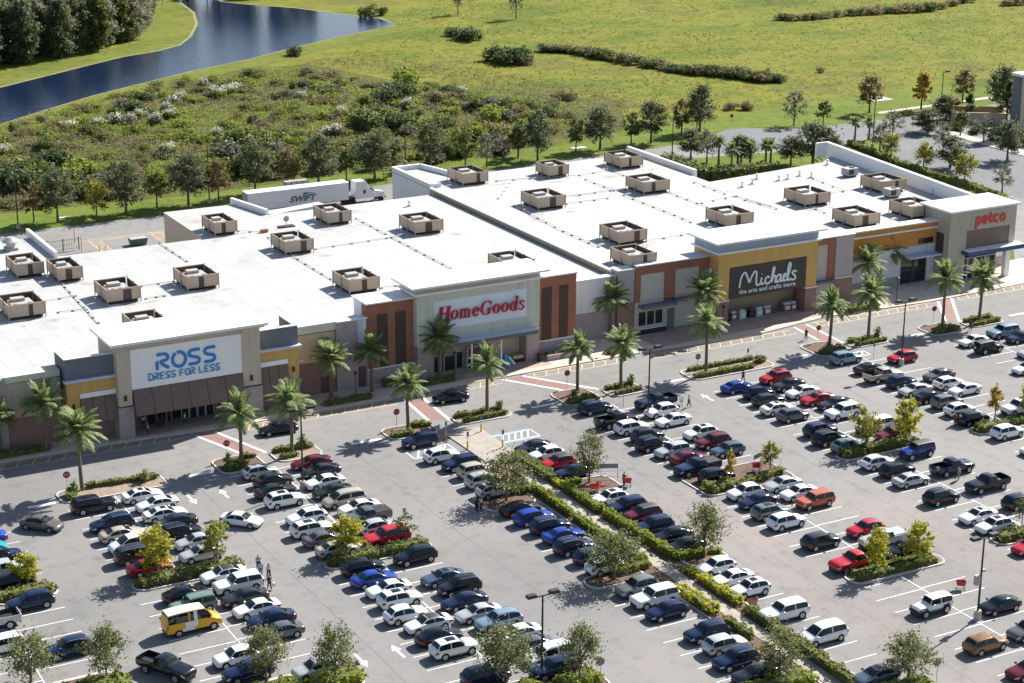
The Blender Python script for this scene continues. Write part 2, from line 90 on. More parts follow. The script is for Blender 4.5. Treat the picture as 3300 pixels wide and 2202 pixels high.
            (9.7, 184.74, 252.55, 185.82, 245.21), (9.7, 204.6, 259.99, 203.65, 250.42), (9.7, 177.03, 254.07, 185.33, 255.41)],
 'HROW1': [(251.57, 486.87, 3.4), (252.38, 481.6, 3.4), (253.86, 477.65, 2.6), (241.81, 443.35, 6.0), (242.64, 438.76, 6.0), (245.62, 437.26, 6.0), (246.16, 436.99, 3.8), (260.59, 451.2, 3.0), (263.3, 449.84, 2.6), (265.33, 447.34, 3.0), (267.36, 444.84, 2.6), (268.41, 439.93, 3.4), (268.68, 435.47, 3.8), (270.0, 431.96, 3.0), (270.64, 427.41, 3.8), (272.63, 418.13, 2.6), (274.56, 415.8, 3.0),
           (274.57, 409.1, 2.6), (276.44, 406.04, 3.0), (278.03, 402.61, 3.8), (280.41, 400.37, 3.4), (282.24, 397.37, 3.0), (284.06, 394.39, 3.8), (285.25, 391.23, 3.0), (286.42, 388.11, 2.6), (285.5, 388.57, 3.0), (287.47, 386.57, 3.8), (289.92, 384.57, 3.0)],
 'HROW2': [(354.44, 470.1, 3.2), (356.88, 467.79, 3.2), (360.32, 466.81, 3.2), (364.18, 466.36, 3.2), (368.67, 466.7, 3.2), (374.49, 467.9, 3.2), (379.3, 467.76, 3.2), (384.14, 467.62, 3.8), (388.58, 466.94, 3.8), (393.04, 466.25, 3.2), (397.52, 465.56, 4.4), (402.26, 465.14, 4.4), (407.49, 465.26, 4.4), (414.2, 467.04, 3.2), (422.75, 470.8, 3.2), (431.49, 474.66, 4.4), (438.44, 463.05, 3.2),
           (442.98, 462.84, 3.8)],
 'SBUSH': [(197.45, 475.66, 3.2), (245.85, 531.41, 3.6), (250.72, 532.7, 3.0), (205.61, 423.64, 4.2), (193.28, 408.65, 3.8), (197.4, 411.13, 3), (174.35, 380.29, 4.5), (178.66, 382.04, 4.5), (181.03, 378.84, 3.6), (201.21, 400.1, 3.2), (229.28, 389.17, 2.6), (231.12, 387.1, 2.4), (207.57, 405.96, 3), (183.26, 369.89, 3.6), (177.95, 366.92, 3.4), (186.34, 368.31, 3.6), (143.43, 366.62, 5),
           (140.37, 369.94, 4.6), (142.72, 366.99, 4.6), (135.57, 363.82, 4), (100.8, 368.68, 4.5), (94.84, 365.49, 4.5), (90.06, 360.37, 4.5), (103.47, 359.49, 4), (133.38, 423.79, 3.2), (141.04, 430.78, 2.8), (117.75, 399.72, 3.2), (104.79, 388.27, 3.2), (108.25, 358.55, 3.5), (144.03, 359.46, 4), (154.13, 371.78, 3.2), (207.54, 396.87, 2.6), (204.74, 385.2, 3.2), (203.02, 373.59, 3.6),
           (206.19, 371.97, 3), (210.74, 382.13, 3.4), (216.25, 381.46, 3), (215.48, 371.31, 3.2), (257.98, 360.14, 2.2), (260.95, 358.62, 2.2), (261.76, 358.21, 2.2), (308.15, 390.78, 1.6)],
 'FLOWER': [(158.66, 440.23), (158.83, 433.09), (164.36, 433.78), (157.66, 426.8), (145.33, 423.08), (147.63, 425.2), (140.53, 414.85), (132.74, 410.59), (126.67, 407.69), (121.89, 406.21), (134.13, 403.87), (115.54, 407.53), (140.24, 381.66), (125.97, 372.17), (104.6, 370.72), (95.98, 386.78), (162.75, 374.73), (174.63, 374.32), (191.59, 394.05), (174.84, 394.17), (174.06, 416.18),
            (161.13, 429.6), (129.72, 408.11), (139.64, 409.09), (164.58, 373.79), (209.68, 402.58)],
 'CANALF': [(76.85, 438.2), (102.37, 457.23), (115.58, 464.51), (125.39, 471.77), (135.66, 479.37), (155.4, 493.97), (167.8, 499.34), (175.94, 505.78), (183.97, 519.06), (193.9, 541.05), (200.92, 563.04), (204.56, 584.66), (207.99, 608.01)],
 'CANALN': [(66.78, 386.27), (103.74, 419.44), (117.9, 431.69), (132.92, 443.96), (164.34, 464.86), (184.15, 475.24), (199.99, 486.14), (216.32, 496.46), (245.49, 512.89)],
 'CANALE': [(246.55, 518.37), (247.02, 528.25), (239.53, 542.0), (232.92, 558.72), (222.53, 572.57), (217.51, 582.33), (219.58, 602.31)],
 'WOODF': [(111.45, 478.84), (123.06, 488.37), (130.99, 491.85), (142.35, 497.71), (148.72, 504.53), (156.19, 504.58), (164.77, 514.46), (174.05, 525.64), (185.35, 555.98), (197.53, 596.28)],
 'PEOPLE': [(66.55, 174.1, 'person in pink top and dark trousers', 'pink', 'dark'), (66.15, 172.41, 'person in light blue top and jeans', 'lblue', 'jean'), (66.7, 171.57, 'person in pale grey shirt and dark shorts', 'lgrey', 'dark'), (65.75, 169.02, 'person in black dress carrying a white bag', 'black', 'black'), (94.7, 177.07, 'person in white and blue shirt in tree shade', 'white', 'navy'),
            (94.13, 177.05, 'person in dark clothes in tree shade', 'black', 'black'), (113.06, 175.83, 'person in red top pushing a cart', 'red', 'dark'), (135.03, 194.87, 'person in tan top walking with a cart', 'tan', 'dark'), (147.23, 199.82, 'person in red top between parked cars', 'red', 'dark'), (149.07, 158.69, 'person in pale green shirt beside the navy pickup', 'lgreen', 'tan'),
            (161.21, 173.14, 'person in dark red top loading a black SUV', 'dred', 'dark'), (161.79, 172.83, 'person in white top loading a black SUV', 'white', 'tan'), (190.46, 202.94, 'person in dark clothes on the crosswalk end', 'black', 'black'), (166.22, 210.79, 'person in black clothes on the crosswalk', 'black', 'black'),
            (69.61, 220.41, 'person in white shirt by the store doors', 'white', 'navy'), (69.22, 217.42, 'person in pink shirt walking on the sidewalk', 'pink', 'navy'), (71.1, 219.3, 'person in dark clothes by the store doors', 'black', 'black'), (71.85, 219.54, 'person in white cap and dark clothes', 'black', 'dark'),
            (74.63, 219.04, 'person in white top and dark shorts on the sidewalk', 'white', 'dark'), (53.49, 221.43, 'person in blue shirt at the left edge sidewalk', 'lblue', 'black'), (54.16, 221.38, 'person in black clothes at the left edge sidewalk', 'black', 'black'), (103.06, 222.37, 'person in blue clothes by the planting bed', 'lblue', 'navy')],
 'CARTS': [(128.72, 135.39, 'red', 'red shopping cart left behind the white off-roader'), (107.1, 142.06, 'pink', 'pale red shopping cart at the hedge end beside a white crossover'), (108.79, 175.58, 'red', 'red shopping cart on the walkway island, left one'), (109.41, 175.75, 'red', 'red shopping cart on the walkway island, right one'),
           (129.37, 172.17, 'red', 'red shopping cart on the island under the green yellow tree'), (113.33, 175.52, 'red', 'red shopping cart pushed by a person in red'), (134.6, 195.97, 'white', 'pale shopping cart pushed by a person in tan')]}
import bpy, bmesh, random
import numpy as np
from mathutils import Vector, Matrix
R=random.Random(7)
rad=math.radians
SC=bpy.context.scene
COL=SC.collection
ORG={}
# ---------------------------------------------------------------- materials
MATS={}
def _nt(name):
    m=bpy.data.materials.new(name); m.use_nodes=True
    nt=m.node_tree; b=nt.nodes['Principled BSDF']; return m,nt,b
def _coord(nt,kind='Object',scale=(1,1,1)):
    tc=nt.nodes.new('ShaderNodeTexCoord'); mp=nt.nodes.new('ShaderNodeMapping')
    mp.inputs['Scale'].default_value=scale
    nt.links.new(tc.outputs[kind],mp.inputs['Vector']); return mp.outputs['Vector']
def _noise(nt,vec,scale,detail=4,rough=.55):
    n=nt.nodes.new('ShaderNodeTexNoise'); n.inputs['Scale'].default_value=scale
    n.inputs['Detail'].default_value=detail; n.inputs['Roughness'].default_value=rough
    if vec is not None: nt.links.new(vec,n.inputs['Vector'])
    return n.outputs['Fac']
def _ramp(nt,fac,stops):
    r=nt.nodes.new('ShaderNodeValToRGB'); cr=r.color_ramp
    cr.elements[0].position=stops[0][0]; cr.elements[0].color=(*stops[0][1],1)
    cr.elements[1].position=stops[-1][0]; cr.elements[1].color=(*stops[-1][1],1)
    for p,c in stops[1:-1]:
        e=cr.elements.new(p); e.color=(*c,1)
    nt.links.new(fac,r.inputs['Fac']); return r.outputs['Color']
def _mix(nt,fac,a,b,mode='MIX'):
    m=nt.nodes.new('ShaderNodeMix'); m.data_type='RGBA'; m.blend_type=mode
    for s,v in ((0,fac),(6,a),(7,b)):
        if hasattr(v,'is_output'): nt.links.new(v,m.inputs[s])
        else: m.inputs[s].default_value=v if s==0 else (*v,1)
    return m.outputs[2]
def _bump(nt,b,h,st,dist=.05):
    n=nt.nodes.new('ShaderNodeBump'); n.inputs['Strength'].default_value=st; n.inputs['Distance'].default_value=dist
    nt.links.new(h,n.inputs['Height']); nt.links.new(n.outputs['Normal'],b.inputs['Normal'])
def sc(c,k): return tuple(min(1,max(0,x*k)) for x in c)
def mat(name,c,rough=.8,var=.18,scale=1.5,bump=0,metal=0,coat=0,spec=None):
    if name in MATS: return MATS[name]
    m,nt,b=_nt(name)
    if name.endswith('_stucco'):
        v=_coord(nt); sp=nt.nodes.new('ShaderNodeSeparateXYZ'); cb=nt.nodes.new('ShaderNodeCombineXYZ'); ad=nt.nodes.new('ShaderNodeMath'); nt.links.new(v,sp.inputs[0])
        nt.links.new(sp.outputs[0],ad.inputs[0]); nt.links.new(sp.outputs[1],ad.inputs[1]); nt.links.new(ad.outputs[0],cb.inputs[0]); nt.links.new(sp.outputs[2],cb.inputs[1])
        k=nt.nodes.new('ShaderNodeTexBrick'); k.offset=0; k.inputs['Scale'].default_value=.5; k.inputs['Brick Width'].default_value=1.35; k.inputs['Row Height'].default_value=.95; k.inputs['Mortar Size'].default_value=.012
        k.inputs['Color1'].default_value=(*sc(c,1.03),1); k.inputs['Color2'].default_value=(*sc(c,.97),1); k.inputs['Mortar'].default_value=(*sc(c,.86),1); nt.links.new(cb.outputs[0],k.inputs['Vector'])
        st=_noise(nt,_coord(nt,scale=(1.6,1.6,.12)),1.0,5,.65); q=_mix(nt,1,k.outputs['Color'],_ramp(nt,st,[(.3,(.84,.83,.81)),(.5,(1,1,1)),(.75,(1.04,1.03,1.0))]),'MULTIPLY')
        q=_mix(nt,1,q,_ramp(nt,_noise(nt,v,9,4,.7),[(.3,(.9,.9,.9)),(.7,(1.05,1.05,1.05))]),'MULTIPLY')
        nt.links.new(q,b.inputs['Base Color'])
    elif var:
        v=_coord(nt); f=_noise(nt,v,scale,5,.6)
        nt.links.new(_ramp(nt,f,[(.25,sc(c,1-var)),(.75,sc(c,1+var))]),b.inputs['Base Color'])
        if bump: _bump(nt,b,_noise(nt,v,scale*6,3),bump)
    else: b.inputs['Base Color'].default_value=(*c,1)
    b.inputs['Roughness'].default_value=rough; b.inputs['Metallic'].default_value=metal
    if coat: b.inputs['Coat Weight'].default_value=coat; b.inputs['Coat Roughness'].default_value=.06
    if spec is not None: b.inputs['Specular IOR Level'].default_value=spec
    MATS[name]=m; return m
def leafmat(name,cols,trans=.25,k=2.0):
    if name in MATS: return MATS[name]
    cols=[sc(q,k) for q in cols]; trans=min(.5,trans*1.5)
    m,nt,b=_nt(name)
    g=nt.nodes.new('ShaderNodeNewGeometry')
    n=len(cols)
    c=_ramp(nt,g.outputs['Random Per Island'],[(i/(n-1),k) for i,k in enumerate(cols)])
    nt.links.new(c,b.inputs['Base Color']); b.inputs['Roughness'].default_value=.6
    b.inputs['Specular IOR Level'].default_value=.25
    t=nt.nodes.new('ShaderNodeBsdfTranslucent'); nt.links.new(c,t.inputs['Color'])
    mx=nt.nodes.new('ShaderNodeMixShader'); mx.inputs[0].default_value=trans
    nt.links.new(b.outputs[0],mx.inputs[1]); nt.links.new(t.outputs[0],mx.inputs[2])
    nt.links.new(mx.outputs[0],nt.nodes['Material Output'].inputs['Surface'])
    MATS[name]=m; return m
def brickmat(name,c1,c2,mortar,sx=2.2,rough=.85):
    m,nt,b=_nt(name)
    tc=nt.nodes.new('ShaderNodeTexCoord'); sp=nt.nodes.new('ShaderNodeSeparateXYZ'); cb=nt.nodes.new('ShaderNodeCombineXYZ')
    nt.links.new(tc.outputs['Object'],sp.inputs[0])
    ad=nt.nodes.new('ShaderNodeMath'); nt.links.new(sp.outputs[0],ad.inputs[0]); nt.links.new(sp.outputs[1],ad.inputs[1])
    nt.links.new(ad.outputs[0],cb.inputs[0]); nt.links.new(sp.outputs[2],cb.inputs[1])
    k=nt.nodes.new('ShaderNodeTexBrick'); k.inputs['Scale'].default_value=sx
    k.inputs['Color1'].default_value=(*c1,1); k.inputs['Color2'].default_value=(*c2,1); k.inputs['Mortar'].default_value=(*mortar,1)
    k.inputs['Mortar Size'].default_value=.012
    nt.links.new(cb.outputs[0],k.inputs['Vector'])
    f=_noise(nt,_coord(nt),.7,5)
    c=_mix(nt,.35,k.outputs['Color'],_ramp(nt,f,[(.3,sc(c1,.7)),(.7,sc(c2,1.25))]))
    nt.links.new(c,b.inputs['Base Color']); b.inputs['Roughness'].default_value=rough
    MATS[name]=m; return m
def asphalt(name,base):
    m,nt,b=_nt(name); v=_coord(nt)
    f1=_noise(nt,v,.035,4,.6); f2=_noise(nt,v,.5,6,.65); f3=_noise(nt,v,6,5,.7)
    a=_ramp(nt,f1,[(.35,sc(base,.86)),(.55,base),(.7,(base[0]*1.16,base[1]*1.1,base[2]*1.06))])
    bcol=_ramp(nt,f2,[(.25,(.74,.74,.75)),(.5,(1,1,1)),(.78,(1.0,.98,.95))])
    c=_mix(nt,1,a,bcol,'MULTIPLY')
    d=_ramp(nt,f3,[(.3,(.74,.74,.74)),(.7,(1,1,1))]); c=_mix(nt,1,c,d,'MULTIPLY')
    vo=nt.nodes.new('ShaderNodeTexVoronoi'); vo.feature='DISTANCE_TO_EDGE'; vo.inputs['Scale'].default_value=.11
    dv=_coord(nt); wn=nt.nodes.new('ShaderNodeTexNoise'); wn.inputs['Scale'].default_value=.8; nt.links.new(dv,wn.inputs['Vector'])
    ve=nt.nodes.new('ShaderNodeVectorMath'); ve.operation='MULTIPLY_ADD'; ve.inputs[1].default_value=(3,3,3)
    nt.links.new(wn.outputs['Color'],ve.inputs[0]); nt.links.new(dv,ve.inputs[2]); nt.links.new(ve.outputs[0],vo.inputs['Vector'])
    cr=_ramp(nt,vo.outputs['Distance'],[(.0,(.72,.72,.72)),(.006,(1,1,1))]); c=_mix(nt,.7,c,cr,'MULTIPLY')
    # oil spots
    w=nt.nodes.new('ShaderNodeTexVoronoi'); w.inputs['Scale'].default_value=.28; nt.links.new(dv,w.inputs['Vector'])
    oc=_ramp(nt,w.outputs['Distance'],[(.05,(.62,.6,.58)),(.2,(1,1,1))]); c=_mix(nt,.55,c,oc,'MULTIPLY')
    nt.links.new(c,b.inputs['Base Color']); b.inputs['Roughness'].default_value=.9
    _bump(nt,b,f3,.25,.02); MATS[name]=m; return m
def grassmat(name,stops,big=.03,fine=1.2,bump=.6,stretch=(1,1,1)):
    m,nt,b=_nt(name); v=_coord(nt,scale=stretch)
    f1=_noise(nt,v,big,6,.62); f2=_noise(nt,v,fine,6,.7)
    ad=nt.nodes.new('ShaderNodeMath'); ad.operation='MULTIPLY_ADD'; ad.inputs[1].default_value=.34
    nt.links.new(f2,ad.inputs[0]); 
    mu=nt.nodes.new('ShaderNodeMath'); mu.operation='MULTIPLY'; mu.inputs[1].default_value=.66; nt.links.new(f1,mu.inputs[0]); nt.links.new(mu.outputs[0],ad.inputs[2])
    f3=_noise(nt,v,fine*.28,5,.6); cc=_mix(nt,1,_ramp(nt,ad.outputs[0],stops),_ramp(nt,f3,[(.3,(.62,.68,.6)),(.48,(.95,.97,.95)),(.7,(1.12,1.06,1.0))]),'MULTIPLY')
    nt.links.new(cc,b.inputs['Base Color']); b.inputs['Roughness'].default_value=.95; b.inputs['Specular IOR Level'].default_value=.1
    _bump(nt,b,f2,bump,.5); MATS[name]=m; return m
# ---------------------------------------------------------------- mesh helper
class MB:
    def __init__(s): s.v=[]; s.f=[]; s.m=[]
    def quad(s,p,m=0):
        n=len(s.v); s.v+= [tuple(q) for q in p]; s.f.append(tuple(range(n,n+len(p)))); s.m.append(m); return s
    def box(s,x0,x1,y0,y1,z0,z1,m=0):
        n=len(s.v)
        s.v+=[(x0,y0,z0),(x1,y0,z0),(x1,y1,z0),(x0,y1,z0),(x0,y0,z1),(x1,y0,z1),(x1,y1,z1),(x0,y1,z1)]
        for q in ((0,3,2,1),(4,5,6,7),(0,1,5,4),(1,2,6,5),(2,3,7,6),(3,0,4,7)): s.f.append(tuple(n+i for i in q)); s.m.append(m)
        return s
    def hexa(s,p,m=0):
        n=len(s.v); s.v+=[tuple(q) for q in p]
        for q in ((0,3,2,1),(4,5,6,7),(0,1,5,4),(1,2,6,5),(2,3,7,6),(3,0,4,7)): s.f.append(tuple(n+i for i in q)); s.m.append(m)
        return s
    def prism(s,poly,z0,z1,m=0,top=True,bot=False,mt=None):
        a=sum(poly[i][0]*poly[(i+1)%len(poly)][1]-poly[(i+1)%len(poly)][0]*poly[i][1] for i in range(len(poly)))
        if a<0: poly=poly[::-1]
        n=len(s.v); k=len(poly)
        s.v+=[(x,y,z0) for x,y in poly]+[(x,y,z1) for x,y in poly]
        for i in range(k):
            j=(i+1)%k; s.f.append((n+i,n+j,n+k+j,n+k+i)); s.m.append(m)
        if top: s.f.append(tuple(range(n+k,n+2*k))); s.m.append(m if mt is None else mt)
        if bot: s.f.append(tuple(range(n+k-1,n-1,-1))); s.m.append(m)
        return s
    def sheet(s,poly,z,m=0):
        a=sum(poly[i][0]*poly[(i+1)%len(poly)][1]-poly[(i+1)%len(poly)][0]*poly[i][1] for i in range(len(poly)))
        if a<0: poly=poly[::-1]
        return s.quad([(x,y,z) for x,y in poly],m)
    def tube(s,pts,r,seg=8,m=0,cap=True,flat=1.0,fdir=None):
        pts=[Vector(p) for p in pts]; k=len(pts)
        rs=r if isinstance(r,(list,tuple)) else [r]*k
        n=len(s.v); up=Vector((0,0,1))
        for i,p in enumerate(pts):
            t=(pts[min(i+1,k-1)]-pts[max(i-1,0)]).normalized()
            a=Vector(fdir) if fdir else (up if abs(t.z)<.9 else Vector((1,0,0)))
            b1=t.cross(a); b1=b1.normalized() if b1.length>1e-6 else Vector((1,0,0)); b2=b1.cross(t).normalized()
            for j in range(seg):
                an=2*math.pi*j/seg
                q=p+b1*(math.cos(an)*rs[i])+b2*(math.sin(an)*rs[i]*flat); s.v.append(tuple(q))
        for i in range(k-1):
            for j in range(seg):
                j2=(j+1)%seg
                s.f.append((n+i*seg+j,n+i*seg+j2,n+(i+1)*seg+j2,n+(i+1)*seg+j)); s.m.append(m)
        if cap:
            s.f.append(tuple(n+j for j in range(seg-1,-1,-1))); s.m.append(m)
            s.f.append(tuple(n+(k-1)*seg+j for j in range(seg))); s.m.append(m)
        return s
    def cyl(s,x,y,z0,z1,r0,r1=None,seg=12,m=0): return s.tube([(x,y,z0),(x,y,z1)],[r0,r0 if r1 is None else r1],seg,m)
    def mesh(s,name,mats,off=(0,0,0),smooth=None):
        me=bpy.data.meshes.new(name)
        me.from_pydata([(a-off[0],b-off[1],c-off[2]) for a,b,c in s.v],[],s.f)
        for q in (mats if isinstance(mats,(list,tuple)) else [mats]): me.materials.append(q)
        if any(s.m): me.polygons.foreach_set('material_index',s.m)
        if smooth is not None:
            me.polygons.foreach_set('use_smooth',[True]*len(me.polygons)); me.set_sharp_from_angle(angle=rad(smooth))
        me.update(); return me
    def build(s,name,mats,parent=None,smooth=None,off=None):
        if off is None: off=ORG.get(parent.name,(0,0,0)) if parent else (0,0,0)
        o=bpy.data.objects.new(name,s.mesh(name,mats,off,smooth)); COL.objects.link(o)
        if parent: o.parent=parent; ORG[o.name]=off
        return o
def obj(name,me,parent=None,loc=(0,0,0),rz=0,scale=None):
    o=bpy.data.objects.new(name,me); COL.objects.link(o); o.location=loc; o.rotation_euler=(0,0,rz)
    if scale: o.scale=scale
    if parent: o.parent=parent
    return o
def tag(o,label,cat,group=None):
    o['label']=label; o['category']=cat
    if group: o['group']=group
    return o
def thing(name,label,cat,loc=(0,0,0),rz=0,group=None):
    o=bpy.data.objects.new(name,None); COL.objects.link(o); o.location=loc; o.rotation_euler=(0,0,rz); o.empty_display_size=.5
    ORG[o.name]=tuple(loc); return tag(o,label,cat,group)
def struct(o,kind='structure'): o['kind']=kind; return o
def ctree(o,parent=None):
    c=o.copy(); COL.objects.link(c)
    if parent: c.parent=parent
    for ch in o.children: ctree(ch,c)
    return c
def quadmesh(name,V,mats):   # V: (n,4,3) numpy
    n=V.shape[0]; me=bpy.data.meshes.new(name)
    me.vertices.add(n*4); me.vertices.foreach_set('co',V.reshape(-1).astype(np.float32))
    me.loops.add(n*4); me.loops.foreach_set('vertex_index',np.arange(n*4,dtype=np.int32))
    me.polygons.add(n); me.polygons.foreach_set('loop_start',np.arange(0,n*4,4,dtype=np.int32))
    me.update(calc_edges=True)
    for q in (mats if isinstance(mats,(list,tuple)) else [mats]): me.materials.append(q)
    return me
def leaves(rng,C,spread,size,up=.35,asp=.6):
    """C (n,3) leaf centres -> random leaf quads"""
    n=len(C); N=rng.normal(size=(n,3)); N[:,2]=np.abs(N[:,2])+up; N/=np.linalg.norm(N,axis=1)[:,None]
    A=np.cross(N,rng.normal(size=(n,3))); A/=np.linalg.norm(A,axis=1)[:,None]; Bv=np.cross(N,A)
    s=(size*rng.uniform(.6,1.4,n))[:,None]; A=A*s; Bv=Bv*s*asp
    return np.stack([C-A,C-Bv*.9,C+A,C+Bv*.9],1)
# ---------------------------------------------------------------- palette
asph=asphalt('asphalt',(.242,.236,.229)); asph2=asphalt('old_shaded_asphalt',(.17,.175,.185))
white_paint=mat('white_paint',(.78,.78,.77),.7,.12,.8)
yellow_paint=mat('yellow_paint',(.72,.50,.22),.7,.15,.8)
blue_paint=mat('blue_paint',(.22,.42,.62),.7,.1,1)
concrete=mat('concrete',(.46,.41,.35),.9,.14,.6,.2)
def jointed():
    m,nt,b=_nt('jointed_concrete'); v=_coord(nt); k=nt.nodes.new('ShaderNodeTexBrick'); k.offset=0; k.inputs['Scale'].default_value=.66
    k.inputs['Brick Width'].default_value=1.0; k.inputs['Row Height'].default_value=1.0
    k.inputs['Color1'].default_value=(.40,.355,.305,1); k.inputs['Color2'].default_value=(.37,.33,.285,1); k.inputs['Mortar'].default_value=(.27,.24,.21,1); k.inputs['Mortar Size'].default_value=.02
    nt.links.new(v,k.inputs['Vector']); c=_mix(nt,1,k.outputs['Color'],_ramp(nt,_noise(nt,v,.8,5),[(.3,(.78,.78,.78)),(.7,(1,1,1))]),'MULTIPLY'); nt.links.new(c,b.inputs['Base Color']); b.inputs['Roughness'].default_value=.9; MATS['jc']=m; return m
jconc=jointed()
kerbm=mat('kerb_concrete',(.55,.53,.50),.9,.12,.8)
paver=mat('paver',(.40,.29,.24),.9,.16,.7,.2)
sidew=mat('sidewalk_concrete',(.58,.47,.38),.9,.14,.5,.1)
mulch=mat('mulch',(.135,.085,.06),1,.35,3,.5)
soil=mat('soil',(.26,.20,.15),1,.3,2,.4)
tan=mat('tan_stucco',(.56,.47,.375),.9,.06,.8)
cream=mat('cream_stucco',(.66,.62,.50),.9,.05,.8)
beige=mat('beige_stucco',(.66,.50,.33),.9,.05,.8)
signw=mat('sign_panel',(.88,.87,.83),.75,.03,.5)
grey_st=mat('slate_stucco',(.155,.17,.20),.9,.07,.8)
mustard=mat('mustard_stucco',(.64,.40,.125),.9,.06,.8)
orange_st=mat('orange_stucco',(.55,.25,.055),.9,.06,.8)
brickr=brickmat('red_brick',(.30,.118,.07),(.345,.14,.088),(.28,.15,.11))
brickd=brickmat('maroon_brick',(.27,.155,.135),(.32,.185,.16),(.2,.13,.12))
stonem=brickmat('mauve_stone',(.43,.35,.345),(.37,.30,.31),(.27,.23,.23),1.1)
whitew=mat('white_stucco',(.70,.72,.74),.85,.04,.8)
trimw=mat('white_trim',(.78,.78,.77),.7,.03,1)
trimg=mat('grey_trim',(.54,.58,.64),.8,.05,1)
darkpanel=mat('brown_panel',(.075,.045,.035),.8,.1,2)
awn=mat('brown_awning',(.185,.128,.108),.9,.14,1.5)
chocolate=mat('chocolate_sign',(.075,.058,.052),.8,.08,1)
steel=mat('dark_canopy',(.10,.115,.125),.6,.08,1)
navyc=mat('blue_canopy',(.03,.07,.17),.6,.08,1)
glassd=mat('shop_glass',(.02,.028,.03),.06,0)
frame=mat('door_frame',(.62,.62,.6),.5,0)
doorb=mat('brown_door',(.12,.065,.06),.7,.05,2)
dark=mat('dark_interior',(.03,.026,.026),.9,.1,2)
black=mat('black_metal',(.022,.02,.02),.5,.05,2)
def roofmat():
    m,nt,b=_nt('white_membrane'); v=_coord(nt)
    f=_noise(nt,v,.12,6,.65); f2=_noise(nt,v,2.2,5,.7)
    c=_ramp(nt,f,[(.27,(.26,.25,.235)),(.37,(.375,.37,.36)),(.48,(.415,.412,.406)),(.7,(.435,.433,.43))])
    c=_mix(nt,.35,c,_ramp(nt,f2,[(.25,(.6,.58,.56)),(.5,(1,1,1))]),'MULTIPLY')
    sp=nt.nodes.new('ShaderNodeSeparateXYZ'); nt.links.new(v,sp.inputs[0])
    w=nt.nodes.new('ShaderNodeMath'); w.operation='PINGPONG'; w.inputs[1].default_value=1.5; nt.links.new(sp.outputs[0],w.inputs[0])
    c=_mix(nt,.5,c,_ramp(nt,w.outputs[0],[(.0,(.5,.49,.48)),(.08,(1,1,1))]),'MULTIPLY')
    nt.links.new(c,b.inputs['Base Color']); b.inputs['Roughness'].default_value=.7; MATS['roof']=m; return m
roofm=roofmat()
blue_l=mat('blue_letters',(.03,.22,.60),.5,0)
red_l=mat('red_letters',(.45,.01,.025),.45,0)
white_l=mat('white_letters',(.72,.80,.80),.5,0)
redp=mat('red_pet_letters',(.55,.05,.035),.45,0)
hvt=mat('tan_metal',(.46,.36,.27),.6,.07,1.5); hvd=mat('unit_recess',(.09,.07,.055),.9,.2,2); hvg=mat('unit_grey',(.37,.36,.345),.6,.12,2); hvk=mat('fan_dark',(.05,.045,.04),.8,.1,3)
galv=mat('galvanised',(.42,.42,.42),.45,.1,3,metal=.3)
bark=mat('bark',(.15,.115,.09),.95,.3,4,.4); palmbark=mat('palm_bark',(.17,.125,.085),.95,.35,5,.6)
L_oak=leafmat('olive_leaves',[(.036,.044,.016),(.072,.084,.030),(.115,.125,.048),(.15,.145,.066)],.3)
L_yel=leafmat('yellow_leaves',[(.09,.115,.014),(.18,.19,.02),(.27,.25,.03),(.24,.19,.03)],.35)
L_yel2=leafmat('yellowgreen_leaves',[(.09,.10,.02),(.16,.16,.035),(.22,.19,.05)],.35)
L_org=leafmat('rust_leaves',[(.10,.08,.02),(.26,.19,.03),(.22,.13,.04)],.3)
L_dark=leafmat('dark_leaves',[(.042,.05,.026),(.075,.084,.042),(.108,.114,.06)],.35)
L_thin=leafmat('green_leaves',[(.04,.055,.014),(.075,.09,.022),(.11,.115,.032)])
L_wood=leafmat('wood_leaves',[(.05,.06,.032),(.085,.096,.05),(.12,.13,.07)],.35)
L_woodg=leafmat('pale_wood_leaves',[(.085,.09,.058),(.13,.132,.088),(.16,.155,.105)],.35)
L_brn=leafmat('brown_leaves',[(.07,.055,.022),(.12,.085,.035),(.10,.09,.035)])
L_grey=leafmat('greygreen_leaves',[(.06,.064,.042),(.10,.10,.068),(.13,.12,.08)])
L_hedge=leafmat('hedge_leaves',[(.085,.115,.014),(.15,.18,.018),(.22,.245,.03)],.33)
L_hedged=leafmat('dark_hedge_leaves',[(.065,.078,.020),(.11,.125,.030),(.165,.165,.045)],.3)
L_hedgey=leafmat('yellow_hedge_leaves',[(.14,.16,.015),(.27,.27,.02),(.38,.34,.03)],.3)
L_palm=leafmat('palm_fronds',[(.075,.098,.038),(.115,.145,.056),(.17,.195,.085)],.3)
L_white=leafmat('white_blossom',[(.55,.55,.48),(.72,.71,.64),(.40,.42,.3)],.2,1)
L_bush=leafmat('bush_leaves',[(.024,.036,.014),(.046,.064,.022),(.075,.094,.034)],.3)
L_scrub=leafmat('scrub_leaves',[(.07,.058,.03),(.11,.088,.046),(.10,.10,.036),(.15,.12,.066)],.35,2.15)
L_scrubg=leafmat('scrub_green',[(.075,.10,.016),(.125,.15,.022),(.18,.195,.034)],.38,2.0)
L_grass=leafmat('tall_grass_blades',[(.13,.145,.018),(.155,.165,.02),(.18,.18,.028),(.10,.12,.018)],.33,1.25)
L_tuftb=leafmat('dry_tufts',[(.15,.13,.045),(.18,.155,.055),(.14,.145,.03)],.3,1.2)
